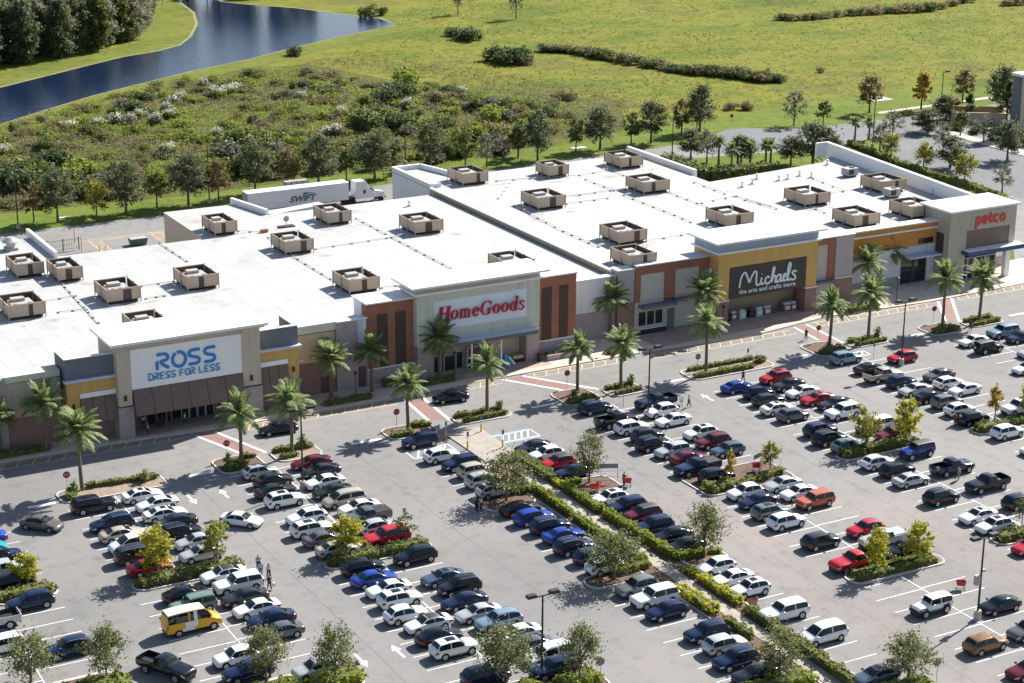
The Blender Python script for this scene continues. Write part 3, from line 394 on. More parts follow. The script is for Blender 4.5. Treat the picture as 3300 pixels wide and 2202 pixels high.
# ---------------------------------------------------------------- camera, light
c=DATA['CAM']
cam=bpy.data.objects.new('camera',bpy.data.cameras.new('camera')); COL.objects.link(cam); SC.camera=cam
r_,u_,w_=Vector(c['right']),Vector(c['up']),Vector(c['fw'])
M=Matrix((r_,u_,-w_)).transposed().to_4x4(); M.translation=Vector((0,0,85)); cam.matrix_world=M
cam.data.lens=c['lens']; cam.data.sensor_width=36; cam.data.sensor_fit='HORIZONTAL'; cam.data.clip_end=6000; cam.data.clip_start=1
sd=Vector((1.2,.42,1)).normalized()
sun=bpy.data.objects.new('sun',bpy.data.lights.new('sun','SUN')); COL.objects.link(sun)
sun.data.energy=5; sun.data.angle=rad(.55); sun.data.color=(1,.955,.89)
sun.rotation_euler=(-sd).to_track_quat('-Z','Y').to_euler(); sun.location=(200,200,200)
wd=bpy.data.worlds.new('World'); SC.world=wd; wd.use_nodes=True
sky=wd.node_tree.nodes.new('ShaderNodeTexSky'); sky.sky_type='NISHITA'; sky.sun_disc=False
sky.sun_elevation=math.asin(sd.z); sky.sun_rotation=math.atan2(sd.x,sd.y)
bg=wd.node_tree.nodes['Background']; bg.inputs['Strength'].default_value=.072
wd.node_tree.links.new(sky.outputs[0],bg.inputs['Color'])
SC.view_settings.view_transform='Standard'; SC.view_settings.look='None'; SC.view_settings.exposure=1.02; SC.view_settings.gamma=1
SC.cycles.max_bounces=7
# ---------------------------------------------------------------- ground sheets
fieldm=grassmat('field_grass',[(.32,(.075,.095,.018)),(.43,(.105,.135,.020)),(.49,(.15,.165,.022)),(.54,(.19,.185,.030)),(.59,(.12,.13,.024)),(.66,(.165,.135,.05))],.022,.6,.6,(1,1.5,1))
lawnm=grassmat('lawn_grass',[(.3,(.08,.115,.018)),(.5,(.125,.165,.026)),(.7,(.165,.19,.04))],.06,1.5,.4)
scrubg=grassmat('scrub_ground',[(.3,(.05,.055,.018)),(.45,(.095,.095,.03)),(.6,(.11,.13,.026)),(.75,(.135,.125,.045))],.05,.5,.8)
def sheet(name,poly,z,m): return struct(MB().sheet(poly,z).build(name,m))
sheet('field',[(-400,20),(900,20),(900,1500),(-400,1500)],-.06,fieldm)
sheet('parking_lot',[(-60,30),(300,30),(300,318),(262,318),(226,322),(226,333),(210,331.8),(155,328),(107,324.7),(60,324.8),(-60,325)],0,asph)
sheet('side_road',[(226,322.2),(262,318.2),(330,318),(330,338),(290,334),(281,334.7),(262,334),(253,337),(249,341),(243,341),(239,338.6),(236,332.6),(226,333)],.006,asph2)
sheet('back_lawn',[(20,325),(107,324.8),(155,328.1),(210,331.9),(226,333.1),(236,339),(243,341.1),(249,341.1),(262,334.1),(281,334.8),(330,337),(330,362),(286,360),(240,352),(210,344),(170,341),(120,337),(60,340),(20,340)],-.02,lawnm)
sheet('scrub_land',[(20,339),(60,339),(120,336),(170,340),(200,345),(225,352),(240,380),(225,405),(205,430),(195,462),(160,460),(130,440),(95,418),(20,380)],-.045,scrubg)
# water and banks
cf=DATA['CANALF'];cnr=DATA['CANALN'];ce=DATA['CANALE']
def watermat():
    m,nt,b=_nt('canal_water'); b.inputs['Base Color'].default_value=(.008,.017,.043,1); b.inputs['Roughness'].default_value=.12; b.inputs['IOR'].default_value=1.28
    v=_coord(nt); n=nt.nodes.new('ShaderNodeTexNoise'); n.inputs['Scale'].default_value=.9; n.inputs['Detail'].default_value=5; nt.links.new(v,n.inputs['Vector'])
    _bump(nt,b,n.outputs['Fac'],.35,.25); return m
bank=grassmat('bank_grass',[(.3,(.085,.11,.018)),(.5,(.14,.16,.028)),(.7,(.185,.18,.05))],.05,1.2,.5)
wpoly=[(40,372)]+cnr[1:]+ce+[(260,700),(205,700)]+cf[::-1][1:]+[(30,430)]
struct(MB().sheet(wpoly,-.03).build('canal_water',watermat()))
bk=cnr[0:1]+[(p[0],p[1]) for p in cnr[1:]]
def strip(pts,w0,w1,z,name,m):
    mb=MB(); k=len(pts); N=[]
    for i in range(k):
        a=Vector((*pts[max(i-1,0)],0)); b=Vector((*pts[min(i+1,k-1)],0)); t=(b-a).normalized(); N.append(Vector((-t.y,t.x,0)))
    for i in range(k-1):
        p,q=Vector((*pts[i],z)),Vector((*pts[i+1],z))
        mb.quad([p+N[i]*w0,q+N[i+1]*w0,q+N[i+1]*w1,p+N[i]*w1])
    return struct(mb.build(name,m))
strip(cnr,-9,.3,-.015,'near_bank',bank)
sand=mat('sandy_edge',(.24,.21,.14),.95,.5,.3)
strip(cnr,-.12,.2,-.01,'near_waterline',sand)
strip(cf,-.6,13,-.02,'far_bank',bank); strip(cf,-.2,.35,-.012,'far_waterline',sand)
strip(ce,-.3,.5,-.012,'pond_waterline',sand)
struct(MB().sheet([(166,520),(185,524),(193,541),(200,580),(206,620),(180,640),(150,600)],-.025).build('point_lawn',bank))
# front sidewalk and planting beds on it
walk=[(30,217.1),(64,217.1),(80,215.8),(100,215.9),(118,216.6),(141,216.8),(160,215.9),(176,218.4),(195,217.2),(222,218.4),(226,219),(226,229.5),(30,229.5)]
struct(MB().prism(walk,0.001,.15).build('sidewalk',sidew))
struct(MB().sheet([(64,217.6),(87,217.6),(87,221.5),(64,221.5)],.156).sheet([(106,218),(128,218),(128,221.5),(106,221.5)],.156).sheet([(145,217.4),(177,219),(177,225),(145,225)],.156).build('paving',paver))
sheet('side_lot',[(256,262),(283,262),(283,290),(284,318),(262,318),(258,300)],.006,asph2)  # darker asphalt colour stands in for the tree shadows over this lot
sheet('rear_bed',[(189,273),(187.9,266.9),(214,270.5),(219,285),(246,303),(250,314),(238,317.4),(222,320),(213,318),(210,300)],.01,lawnm)
sheet('side_bed',[(217,230),(224,229.5),(256.5,266),(258,300),(268,317.8),(258,317.8),(244,300),(222,280),(220.4,276)],.012,lawnm)
struct(MB().prism([(283.6,317.9),(287,317.9),(286.8,290),(283,290)],.001,.14).build('side_walkway',concrete))
sheet('far_path',[(285.6,340),(286.5,341.8),(330,345.3),(330,343.4)],.02,concrete)
# ---------------------------------------------------------------- markings
mk=MB(); Z=.012
def line(x0,y0,x1,y1,w=.11,z=Z,mb=mk):
    d=Vector((x1-x0,y1-y0,0)); n=Vector((-d.y,d.x,0)).normalized()*w/2
    mb.quad([(x0-n.x,y0-n.y,z),(x1-n.x,y1-n.y,z),(x1+n.x,y1+n.y,z),(x0+n.x,y0+n.y,z)])
def dx(y): return (y-198)*.022        # rows lean slightly
ISL=[]   # (y0,y1,xc) zones with planted islands: no stall lines
bays={'A':(40.6,('AL','AR'),199,150,[(177.5,181.5)]),'B':(59.5,('BL','BR'),201,148,[(174.4,177.4)]),'C':(79.2,('CL','CR'),201,137,[(170,172.6)]),
 'F':(126.6,('FL','FR'),201,112,[(167.6,175.2),(141,146)]),'G':(147.3,('GL','GR'),201,122,[(169,172.5),(141.6,144.4)]),'H':(168.2,('HL','HR'),201,150,[(168.4,171)]),'I':(189.4,('IL','IR'),201,160,[(169,172)])}
for k,(xc,cols,y1,y0,gaps) in bays.items():
    for ci,cn_ in enumerate(cols):
        o=DATA['SLOT'].get(cn_,0); y=o+1.515
        while y<y1:
            if y>y0 and not any(a-.6<y<b+.6 for a,b in gaps):
                x=xc+dx(y)
                if ci==0: line(x-6.0,y,x-.03,y)
                else: line(x+.03,y,x+6.0,y)
            y+=3.03
    prev=y1
    for a,b in sorted(gaps,reverse=True)+[(y0,y0)]:
        if prev-b>1: line(xc+dx(prev),prev,xc+dx(b),b,z=Z+.004)
        prev=a
for cn_,xa,xb,yr,gaps in (('DL',95.4,101.4,(190,124),[(176,180.5),(152,156.6)]),('EL',106.4,112.4,(193,118),[(174.2,180),(152.6,155.8)])):
    y=DATA['SLOT'][cn_]+1.515
    while y<yr[0]:
        if y>yr[1] and not any(a-.5<y<b+.5 for a,b in gaps): line(xa+dx(y)*.4,y,xb+dx(y)*.4,y)
        y+=3.03
# stop bars and arrows
for x0,x1,y in ((49.8,53,202.1),(69.2,72.3,202.6),(90.4,94.6,203.2),(116.7,120.4,204.3),(137.2,140.9,204.6),(159,162.2,205.2),(180,183.4,205.2),(201,204,206)): line(x0,y,x1,y,.55)
def arrow(x,y,d):
    L=1.5
    line(x,y-d*L,x,y+d*.2,.28); mk.quad([(x-.5,y+d*.2,Z),(x+.5,y+d*.2,Z),(x,y+d*1.5,Z)][::d])
for a in ((67.0,195.6,-1),(70.9,195.6,1),(67.5,150.3,-1),(71.4,150.4,1),(139.3,196.9,1)): arrow(*a)
# crosswalk bands and their white edges
cwb=MB()
for (a,b,c_,d_) in (((74.6,214.9),(77.3,206.6),(77.2,215.2),(80.1,205.6)),((103.5,215.2),(102.7,206.4),(106,215.5),(105.2,205.2)),((118.8,216),(124.1,208),(122,216),(128.3,206.5)),((168.5,216.6),(167.9,210),(171,216.9),(170.2,207.2)),((196.5,217),(190.6,208.5),(199.5,217.3),(192.2,207.3))):
    cwb.sheet([a,b,d_,c_],.009); line(*a,*b,.42); line(*c_,*d_,.42)
struct(cwb.build('brick_crosswalks',brickmat('crosswalk_brick',(.225,.13,.112),(.26,.155,.135),(.2,.125,.11),3)))
# blue and white accessible aisles
for x0,x1,y0,y1 in ((106.8,112.6,194.9,197.3),(95.2,101,195.2,197.6),(164.8,170.4,201.2,202.9)):
    for q in ((x0,y0,x1,y0),(x0,y1,x1,y1),(x0,y0,x0,y1),(x1,y0,x1,y1)): line(*q,.14)
    x=x0+.5
    while x<x1-1.2: line(x,y0,x+1.3,y1,.22); x+=.9
struct(mk.build('white_markings',white_paint))
bm_=MB()
for x0,x1,y in ((106.8,112.6,194.6),(106.8,112.6,197.6),(95.2,101,194.9)): line(x0,y,x1,y,.25,Z+.006,bm_)
struct(bm_.build('blue_markings',blue_paint))
ym=MB()
def hatch(x0,x1,ya,yb):
    line(x0,ya,x1,ya+(yb-ya)*0,.13,Z,ym); x=x0
    while x<x1-.9: line(x,ya,x+1.0,ya+1.7,.13,Z,ym); x+=1.9
for x0,x1,ya in ((50,73,214.9),(81,102,213.8),(107,118,214.6),(123,138,214.6),(142,167,213.9),(172,195,215.2),(200,226,216)): hatch(x0,x1,ya,0); line(x0,ya+1.85,x1,ya+1.85,.16,Z,ym)
for x,y,n in ((91,304.5,9),(102,305.5,10)):
    for i in range(n): line(x+.0,y+i*.9,x+1.8,y+i*.9-.6,.13,Z,ym)
    line(x,y,x,y+n*.9,.13,Z,ym); line(x+1.8,y-.6,x+1.8,y+n*.9-.6,.13,Z,ym)
line(88,313.6,105,313.8,.15,Z,ym); line(88,312.6,105,312.8,.15,Z,ym)
struct(ym.build('yellow_markings',yellow_paint))
# wheel marks / patches of older asphalt
pm_=MB()
for x0,x1,y0,y1 in ((112.6,120.2,100,172),(133,140,100,160)): pm_.sheet([(x0,y0),(x1,y0),(x1,y1),(x0,y1)],.004)
struct(pm_.build('warm_asphalt_lane',asphalt('warm_asphalt',(.262,.24,.228))))
os_=MB(); ro=random.Random(12)
for _ in range(170):
    xc=ro.choice([59.5,79.2,126.6,147.3,168.2,101.4-3,109.4]); x=xc+ro.choice([-3.3,3.3])+ro.uniform(-.9,.9) if ro.random()<.75 else ro.uniform(44,190); y=ro.uniform(122,200); r0=ro.uniform(.12,.5)
    os_.quad([(x+r0*ro.uniform(.6,1.25)*math.cos(a*.628),y+r0*.7*ro.uniform(.6,1.25)*math.sin(a*.628),.0065+.00001*_) for a in range(10)])
struct(os_.build('oil_stains',mat('oil_stain',(.13,.125,.12),.7,.25,3)))
sl=MB()
for x0,y0,x1,y1 in ((69,199,69.4,140),(89.6,203,89.9,150),(117,203,116,110),(137.5,204,136.6,120),(158,205,157.5,140),(40,209.5,110,210.4),(112,210.8,200,212)):
    P0=Vector((x0,y0,0));P1=Vector((x1,y1,0)); k=40; pts=[P0.lerp(P1,i/k)+Vector((ro.uniform(-.12,.12),ro.uniform(-.12,.12),0)) for i in range(k+1)]
    for a,b in zip(pts[:-1],pts[1:]):
        d=(b-a).normalized(); q=Vector((-d.y,d.x,0))*.035; sl.quad([(*(a-q)[:2],.0055),(*(b-q)[:2],.0055),(*(b+q)[:2],.0055),(*(a+q)[:2],.0055)])
struct(sl.build('sealed_joints',mat('joint_seal',(.12,.12,.12),.8,.2,2)))
# ---------------------------------------------------------------- concrete walkway
wk=MB()
wk.prism([(102.2,200.6),(107.2,201.2),(107,190.8),(105.6,188),(105.4,160),(105,120),(103.5,120),(103.7,160),(103.6,188),(102.3,190.4)],.001,.11)
struct(wk.build('walkway',jconc))
for side,x0,x1 in ((0,101.9,103.6),(1,105.3,107)):
    struct(MB().sheet([(x0,189),(x1,189),(x1,120),(x0,120)],.07).build('walkway_bed',mulch))
    struct(MB().box(x0-.08 if side==0 else x1,x0 if side==0 else x1+.12,120,189,.001,.14).build('walkway_kerb',kerbm))
# ---------------------------------------------------------------- hedges and islands
NR=np.random.default_rng(11)
def hedge(poly,w,h,leaf,name,label,cat='hedge',group=None,n=95,z=.12,size=.15):
    """leafy hedge along a polyline: a woody core and a dense skin of leaves, shoulders rounded"""
    P=[Vector((*p,0)) for p in poly]; C=[]; core=MB()
    for a,b in zip(P[:-1],P[1:]):
        L=(b-a).length; t=(b-a)/L; q=Vector((-t.y,t.x,0)); m=int(n*(L+w*.5)*(w+2*h)/3)
        s=NR.uniform(-w*.3,L+w*.3,m); th=NR.uniform(0,math.pi,m); lump=1+.16*np.sin(s*2.1+a.x)+.1*np.sin(s*5.3+a.y)
        cs=np.sign(np.cos(th))*np.abs(np.cos(th))**.5; sn=np.sin(th)**.5
        rr_=NR.uniform(.86,1.04,m)*lump
        lat=cs*w/2*rr_; zz=z+sn*h*rr_
        end=np.clip(np.minimum(s+w*.3,L+w*.3-s)/(w*.4),.35,1)**.5
        lat*=end; zz=z+(zz-z)*end
        C.append(np.stack([a.x+t.x*s+q.x*lat,a.y+t.y*s+q.y*lat,zz],1))
        k=[a+t*.1,b-t*.1]
        core.hexa([k[0]-q*w*.38+Vector((0,0,.02)),k[1]-q*w*.38+Vector((0,0,.02)),k[1]+q*w*.38+Vector((0,0,.02)),k[0]+q*w*.38+Vector((0,0,.02)),
                   k[0]-q*w*.3+Vector((0,0,z+h*.8)),k[1]-q*w*.3+Vector((0,0,z+h*.8)),k[1]+q*w*.3+Vector((0,0,z+h*.8)),k[0]+q*w*.3+Vector((0,0,z+h*.8))])
    c0=P[0]+(P[-1]-P[0])*.5
    t_=thing(name,label,cat,(c0.x,c0.y,0),0,group)
    V=leaves(NR,np.concatenate(C)-np.array([c0.x,c0.y,0]),0,size,.5,.7)
    obj('foliage',quadmesh(name+'_leaves',V,leaf),t_)
    core.build('stems',MATS['hedge_core'],t_)
    return t_
mat('hedge_core',(.09,.10,.03),1,.3,4)
def rrect(x0,x1,y0,y1,r,n=6):
    r=min(r,(x1-x0)/2-.01,(y1-y0)/2-.01); out=[]
    for cx,cy,a in ((x1-r,y1-r,0),(x0+r,y1-r,90),(x0+r,y0+r,180),(x1-r,y0+r,270)):
        for i in range(n+1):
            t=rad(a+90*i/n); out.append((cx+r*math.cos(t),cy+r*math.sin(t)))
    return out
def island(x0,x1,y0,y1,label,fill=None,r=1.3):
    t=thing('planted_island',label,'traffic island',((x0+x1)/2,(y0+y1)/2,0),0,'kerbed islands in the parking lot')
    o=rrect(x0,x1,y0,y1,r); i_=rrect(x0+.17,x1-.17,y0+.17,y1-.17,max(.1,r-.17))
    k=MB(); n=len(o)
    for j in range(n):
        j2=(j+1)%n
        k.quad([(*o[j],.002),(*o[j2],.002),(*o[j2],.15),(*o[j],.15)]); k.quad([(*o[j],.15),(*o[j2],.15),(*i_[j2],.15),(*i_[j],.15)]); k.quad([(*i_[j],.15),(*i_[j2],.15),(*i_[j2],.05),(*i_[j],.05)])
    k.build('kerb',kerbm,t)
    MB().sheet(i_,.10).build('planting_soil',fill or mulch,t)
    return t
isl=[(53.6,66.2,200.9,205,'island with a palm behind the black large SUV',soil),(72.9,78.6,200.8,206,'island left of the crosswalk below the blue letter store',mulch),(80.2,86.2,201.3,205.6,'island behind the maroon sedan',soil),
(95.4,102.2,201.7,206,'island beside the navy SUV at the walkway top',mulch),(105.4,113.3,202.6,206,'island right of the yellow bollards',soil),(121.2,126.8,202.2,208,'island left of the crosswalk at the wide sidewalk',mulch),(128.2,133.8,202.5,206.4,'small oval island right of that crosswalk with one palm',soil),
(141.6,155.4,203,207.6,'longest island with stop sign below the black sign',soil),(163.2,168.4,203.2,209,'island left of the crosswalk under the black sign',mulch),(170,176.8,204.2,207.3,'island behind the light blue SUV',soil),(184.1,189.9,203.2,208,'island at the steep crosswalk',mulch),(191.6,198.3,203.7,207.2,'small island nearest the pet store',soil),
(40,46.6,178,181,'island with a round yellow green tree at the left edge',mulch),(53.5,65.8,174.6,177.4,'island between the red sedan and the black sedan',mulch),(73,85.5,170.2,172.6,'island below the dark red large SUV',mulch),
(119.8,132.6,168,174.8,'island with carts and an orange yellow tree',mulch),(119.7,132.2,141,144,'island with two yellow trees beside the red pickup',soil),(140.8,153.3,169.6,172.3,'island below the green crossover',mulch),(140,152.6,141.4,144.2,'island at the right edge by the white crossover',mulch),(161.5,174,168.6,171.4,'island below the black SUV being loaded',mulch),
(95.2,101.8,176,180.8,'island beside the top of the left hedge',mulch),(95,101.8,152.9,156,'island with mulch by a white SUV under a tree',mulch),(107.1,112.8,174.6,179.8,'cart return island right of the walkway',mulch),(107.1,112.3,152.7,155.6,'island at the end of the right hedge',mulch),
(30,46.3,154.4,159.4,'bottom left island with green hedge',mulch),(54,66.2,145.6,150.6,'bottom island under two olive trees',mulch),(74,86,134.2,139.6,'bottom island around the lamp post',mulch),(96,103.3,124,128.6,'bottom island with bright hedge at the walkway',mulch),(107,112.4,119.5,122.6,'bottom right island with olive tree',mulch),
(60.2,72,0,0,'',None)]
for q in isl:
    if q[3]: island(*q[:5],q[5])
HG=[([(57.4,204.5),(64.6,203.8)],.8,.6,L_hedged,'low hedge behind the black large SUV'),([(54.6,201.7),(55.4,203.6)],1.1,.8,L_hedged,'low shrubs at the left tip of the first palm island'),([(64.2,203.7),(65.6,203.9)],1.1,.6,L_hedged,'shrub patch around a tiny palm'),
([(73.6,201.9),(76,202.4)],1.4,.8,L_hedged,'dark shrubs at the tip beside a white crossover'),([(76.7,205),(78.2,204.6)],.8,.55,L_hedged,'low shrubs between palm and brick crosswalk'),([(80.9,204.9),(85.7,204.6)],.9,.6,L_hedged,'low hedge behind the maroon sedan'),([(80.7,202.4),(83,202.6)],.7,.5,L_hedged,'small hedge in front of the crosswalk palm'),
([(96,202.6),(98.6,202.5)],1.1,.75,L_hedged,'dark shrubs left of the navy SUV'),([(99.5,205.2),(102,204.4)],.8,.6,L_hedged,'low shrubs between palm and walkway'),([(106,205.4),(112.6,205.3)],.8,.6,L_hedged,'rear hedge right of the bollards'),([(106.3,203.3),(112.6,203.7)],.8,.6,L_hedged,'front hedge right of the bollards'),
([(121.9,203),(125.6,202.9)],1.5,.8,L_hedged,'dark shrubs behind the navy SUV'),([(128.9,205.6),(133,205.6)],.8,.6,L_hedged,'rear shrubs on the small oval island'),([(128.9,203.2),(133.2,203.6)],.8,.6,L_hedged,'front shrubs on the small oval island'),
([(143,206.9),(154,207)],.7,.5,L_hedged,'rear hedge on the longest island'),([(142.2,204),(152,204.1)],1,.65,L_hedged,'front hedge on the longest island'),([(153.6,205.4),(154.8,205.6)],1.4,1.0,L_hedged,'round shrub at the end of the longest island'),
([(164,204),(167.6,204.2)],1.5,.8,L_hedged,'shrubs left of the crosswalk under the black sign'),([(170.7,206.6),(176.1,206.5)],.8,.6,L_hedged,'rear hedge behind the light blue SUV'),([(170.6,204.9),(176.2,205)],.8,.6,L_hedged,'front hedge behind the light blue SUV'),
([(184.8,204.2),(189,204.3)],1.5,.9,L_hedged,'dark shrubs at the steep crosswalk'),([(192.4,206.5),(197.6,206.5)],.8,.6,L_hedged,'rear shrubs nearest the pet store'),([(192.4,204.4),(197.6,204.6)],.8,.6,L_hedged,'front shrubs nearest the pet store'),
([(40,179.6),(46,179.6)],2.0,.75,L_hedged,'hedge under the round yellow green tree'),([(54.2,176),(65,176)],2.0,.85,L_hedged,'long hedge between the red sedan and the black sedan'),([(73.7,171.4),(84.8,171.4)],1.8,.85,L_hedged,'long hedge below the dark red large SUV'),
([(120.6,169.6),(124.4,169.6)],2.4,.85,L_hedged,'hedge at the left end of the cart island'),([(124.8,169),(131.8,170.4)],1.1,.7,L_hedged,'long low hedge behind white sedans'),([(120.4,142),(131,141.8)],.9,.6,L_hedged,'front hedge beside the red pickup'),([(120.8,143.2),(131.4,143.3)],.8,.55,L_hedged,'rear hedge beside the red pickup'),
([(141.6,170.8),(144,170.8)],2.0,.95,L_hedged,'round hedge left of the white crossover with rails'),([(145,171),(152.6,171)],1.8,.85,L_hedged,'hedge below the blue off-roader tree'),([(140.8,142.7),(152,142.8)],1.9,.85,L_hedged,'hedge at the right edge beside a red sedan'),([(162.2,169.9),(165,169.9)],2,.95,L_hedged,'round hedge in front of the loaded black SUV'),([(165.4,170),(173.4,170)],1.4,.8,L_hedged,'hedge behind the white SUV at right'),
([(30,156.6),(46,156.6)],2.8,.8,L_hedge,'bright hedge at the bottom left corner'),([(54.6,148),(60.2,148)],3,.8,L_hedge,'bright hedge below the white and navy cars'),([(60.9,147.4),(65.8,147.2)],2.4,.8,L_hedge,'bright hedge below the silver crossover'),([(74.4,137),(79.4,137.2)],2.4,.8,L_hedge,'bright hedge left of the bottom lamp post'),([(81,136.6),(85.2,136.4)],2.2,.75,L_hedge,'bright hedge right of the bottom lamp post'),([(96.4,127.4),(102.8,127)],2.4,.8,L_hedge,'bright hedge at the walkway foot'),([(107.4,121.2),(111.8,121)],2,.7,L_hedge,'bright hedge under the bottom right tree')]
for pl,w,h,lf,lab in HG: hedge(pl,w,h,lf,'hedge',lab,'hedge','hedges and shrubs on the islands')
WL=[([(97.6,180.2),(103,179.2)],1.0,.95,L_hedge,'top bend of the left walkway hedge'),([(103,178.6),(102.8,170.8)],1.0,.95,L_hedge,'left walkway hedge beside the blue cars'),([(102.9,170),(102.9,166.8)],1.1,.8,L_hedge,'short hedge block beside the second blue car'),([(102.9,166.3),(103,162.6)],1.1,.8,L_hedge,'short hedge block beside the navy SUV'),([(103,162),(103.1,155.8)],1.0,.9,L_hedge,'left walkway hedge behind the spreading tree'),([(103.1,155.3),(98.9,155.1)],1.0,.8,L_hedge,'hedge arm under the spreading tree'),
([(102.7,148.6),(102.9,142.6)],1.5,.85,L_hedgey,'yellowish hedge left of the walkway'),([(102.8,140.4),(102.9,136.4)],1.0,.75,L_hedged,'sparse green hedge left of the lower walkway'),
([(106.1,189.5),(106.2,180.6)],1.5,1.0,L_hedged,'leafy shrubs beside the walkway top'),([(106.2,182.6),(106.2,178.4)],.9,.6,L_hedgey,'yellow flowers shrubs beside the red crossover'),([(106.4,178.6),(109,179)],.9,.7,L_hedge,'hedge arm beside the navy sedan'),([(106.2,177.6),(106.3,170)],1.1,.95,L_hedge,'right walkway hedge below the carts'),([(106.4,169),(106.4,165.3)],1.1,.95,L_hedge,'hedge block beside the maroon SUV'),([(106.4,164.9),(106.7,155.8)],1.0,1.0,L_hedge,'right walkway hedge beside black sedans'),([(106.8,155.4),(110,154.9)],1.1,.8,L_hedge,'hedge arm under the tree at the right'),([(110.6,155.2),(112,154.8)],1.0,.5,L_hedge,'low bright shrub right of a tree trunk'),
([(106,152.4),(106.1,150.6)],.9,.7,L_hedgey,'small yellow shrub at the right of the walkway'),([(106.1,149.8),(106.2,143)],1.1,.85,L_hedgey,'yellow green hedge beside white cars'),([(106.1,141.4),(105.9,133.8)],1.1,.9,L_hedged,'dark green hedge beside the white large SUV'),([(105.9,133.4),(105.5,124)],1.2,.95,L_hedged,'dark green hedge below the white minivan')]
for pl,w,h,lf,lab in WL: hedge(pl,w,h,lf,'hedge',lab,'hedge','hedges along the walkway',n=120,size=.13)
SB=[([(46,218.6),(57,218.6)],1.5,.7,'dark planting bed hedge left of the blue letter store'),([(93,217.2),(99.6,217.2)],1.1,.7,'dark planting bed hedge under two palms'),([(105,218.4),(112.6,218.4)],1.2,.7,'dark planting bed hedge left of the red letter store door'),([(103,220.4),(107.6,220.4)],1,1.0,'dark shrubs below the left narrow panels'),([(128.4,220.6),(133.4,220.6)],1,.9,'dark shrubs below the right narrow panels'),([(137,218.4),(140,218.4)],1.2,.6,'low pale plants at the sidewalk before the white wall'),([(180,218.6),(186,218.8)],1.4,.8,'planting bed hedge right of the black sign')]
for pl,w,h,lab in SB: hedge(pl,w,h,L_hedged,'hedge',lab,'hedge','hedges in sidewalk beds',n=70,z=.2)
hb=DATA['HEDGEB']
for i,(a,b) in enumerate(zip(hb[:-1],hb[1:])): hedge([a,b],3.0,2.1,L_thin,'hedge','%s stretch of the tall green hedge behind the white roof, from the left'%['first','second','third','fourth','fifth'][i],'hedge','tall hedge behind the roof',n=26,z=0,size=.3)
SH=[((258,316),(254.8,297),1.6,1.0),((254.8,296),(254,285),1.6,1.0),((254,284),(253.4,272),1.6,1.1),((253.4,271),(250,258),1.7,1.1)]
for i,(a,b,w,h) in enumerate(SH): hedge([a,b],w,h,L_hedged,'hedge','%s stretch of the side lot hedge right of the white parapet'%['farthest','second farthest','third farthest','nearest'][i],'hedge','side lot hedge',n=45,z=0,size=.22)
# ---------------------------------------------------------------- lettering helpers (local frame: u right, v up on a wall facing -y)
def smooth(pts,n=6):
    P=[Vector((*p,0)) for p in pts]; out=[]
    for i in range(len(P)-1):
        p0=P[max(i-1,0)];p1=P[i];p2=P[i+1];p3=P[min(i+2,len(P)-1)]
        for k in range(n):
            t=k/n; out.append(.5*((2*p1)+(p2-p0)*t+(2*p0-5*p1+4*p2-p3)*t*t+(3*p1-p0-3*p2+p3)*t**3))
    out.append(P[-1]); return [(q.x,q.y) for q in out]
def arc(cx,cy,rx,ry,a0,a1,n=14): return [(cx+rx*math.cos(rad(a0+(a1-a0)*i/n)),cy+ry*math.sin(rad(a0+(a1-a0)*i/n))) for i in range(n+1)]
def stroke(mb,pts,w,ox,oy,oz,sx,sz,depth=.09,m=0,shear=0):
    mb.tube([(ox+(u+shear*v)*sx,oy,oz+v*sz) for u,v in pts],w/2,8,m,True,1.0 if w/2<=depth else depth/(w/2),(0,1,0))
def dirfix(): pass
GL={ # stroke letters in a 1 x 1 box
'R':[[(.05,.0),(.05,.55)],[(.05,.95),(.55,.95),(.72,.85),(.74,.7),(.62,.56),(.3,.5),(.42,.3),(.78,.04)]],
'O':[arc(.45,.48,.42,.46,120,465,22)],
'S':[[(.78,.93),(.3,.93),(.1,.8),(.14,.6),(.35,.5),(.6,.44),(.74,.28),(.66,.1),(.45,.05),(.05,.05)]],
'D':[[(.05,0),(.05,.98),(.45,.95),(.74,.72),(.74,.26),(.45,.03),(.05,.02)]],
'E':[[(.7,.96),(.08,.96),(.08,.04),(.7,.04)],[(.08,.5),(.6,.5)]],
'F':[[(.7,.96),(.08,.96),(.08,0)],[(.08,.5),(.55,.5)]],
'L':[[(.08,1),(.08,.05),(.7,.05)]],
'p':[[(.12,-.45),(.12,.62)],arc(.38,.32,.27,.3,180,-180,18)],
'e':[[(.1,.33),(.62,.33)]+arc(.36,.32,.27,.3,5,320,16)],
't':[[(.22,.95),(.22,.12),(.32,.03),(.5,.05)],[(0,.62),(.46,.62)]],
'c':[arc(.36,.32,.27,.3,45,315,16)],
'o':[arc(.36,.32,.27,.3,90,450,18)]}
def word(mb,s,ox,oy,oz,cw,ch,w,gap,shear=0):
    x=ox; k=0
    for chx in s:
        if chx==' ': x+=cw*.55; continue
        for st in GL[chx]:
            stroke(mb,smooth(st,3) if len(st)<12 and chx in 'RSDO' else st,w,x,oy-.001*k,oz,cw,ch,shear=shear); k+=1
        x+=(gap if chx!='t' else gap*.74)*cw
    return x
def textmesh(s,size,ext,bold=0,shear=0):
    cu=bpy.data.curves.new('txt','FONT'); cu.body=s; cu.size=size; cu.extrude=ext; cu.offset=bold; cu.shear=shear; cu.align_x='LEFT'; cu.resolution_u=3
    o=bpy.data.objects.new('txt',cu); COL.objects.link(o); dg=bpy.context.evaluated_depsgraph_get()
    me=bpy.data.meshes.new_from_object(o.evaluated_get(dg)); bpy.data.objects.remove(o); bpy.data.curves.remove(cu); return me
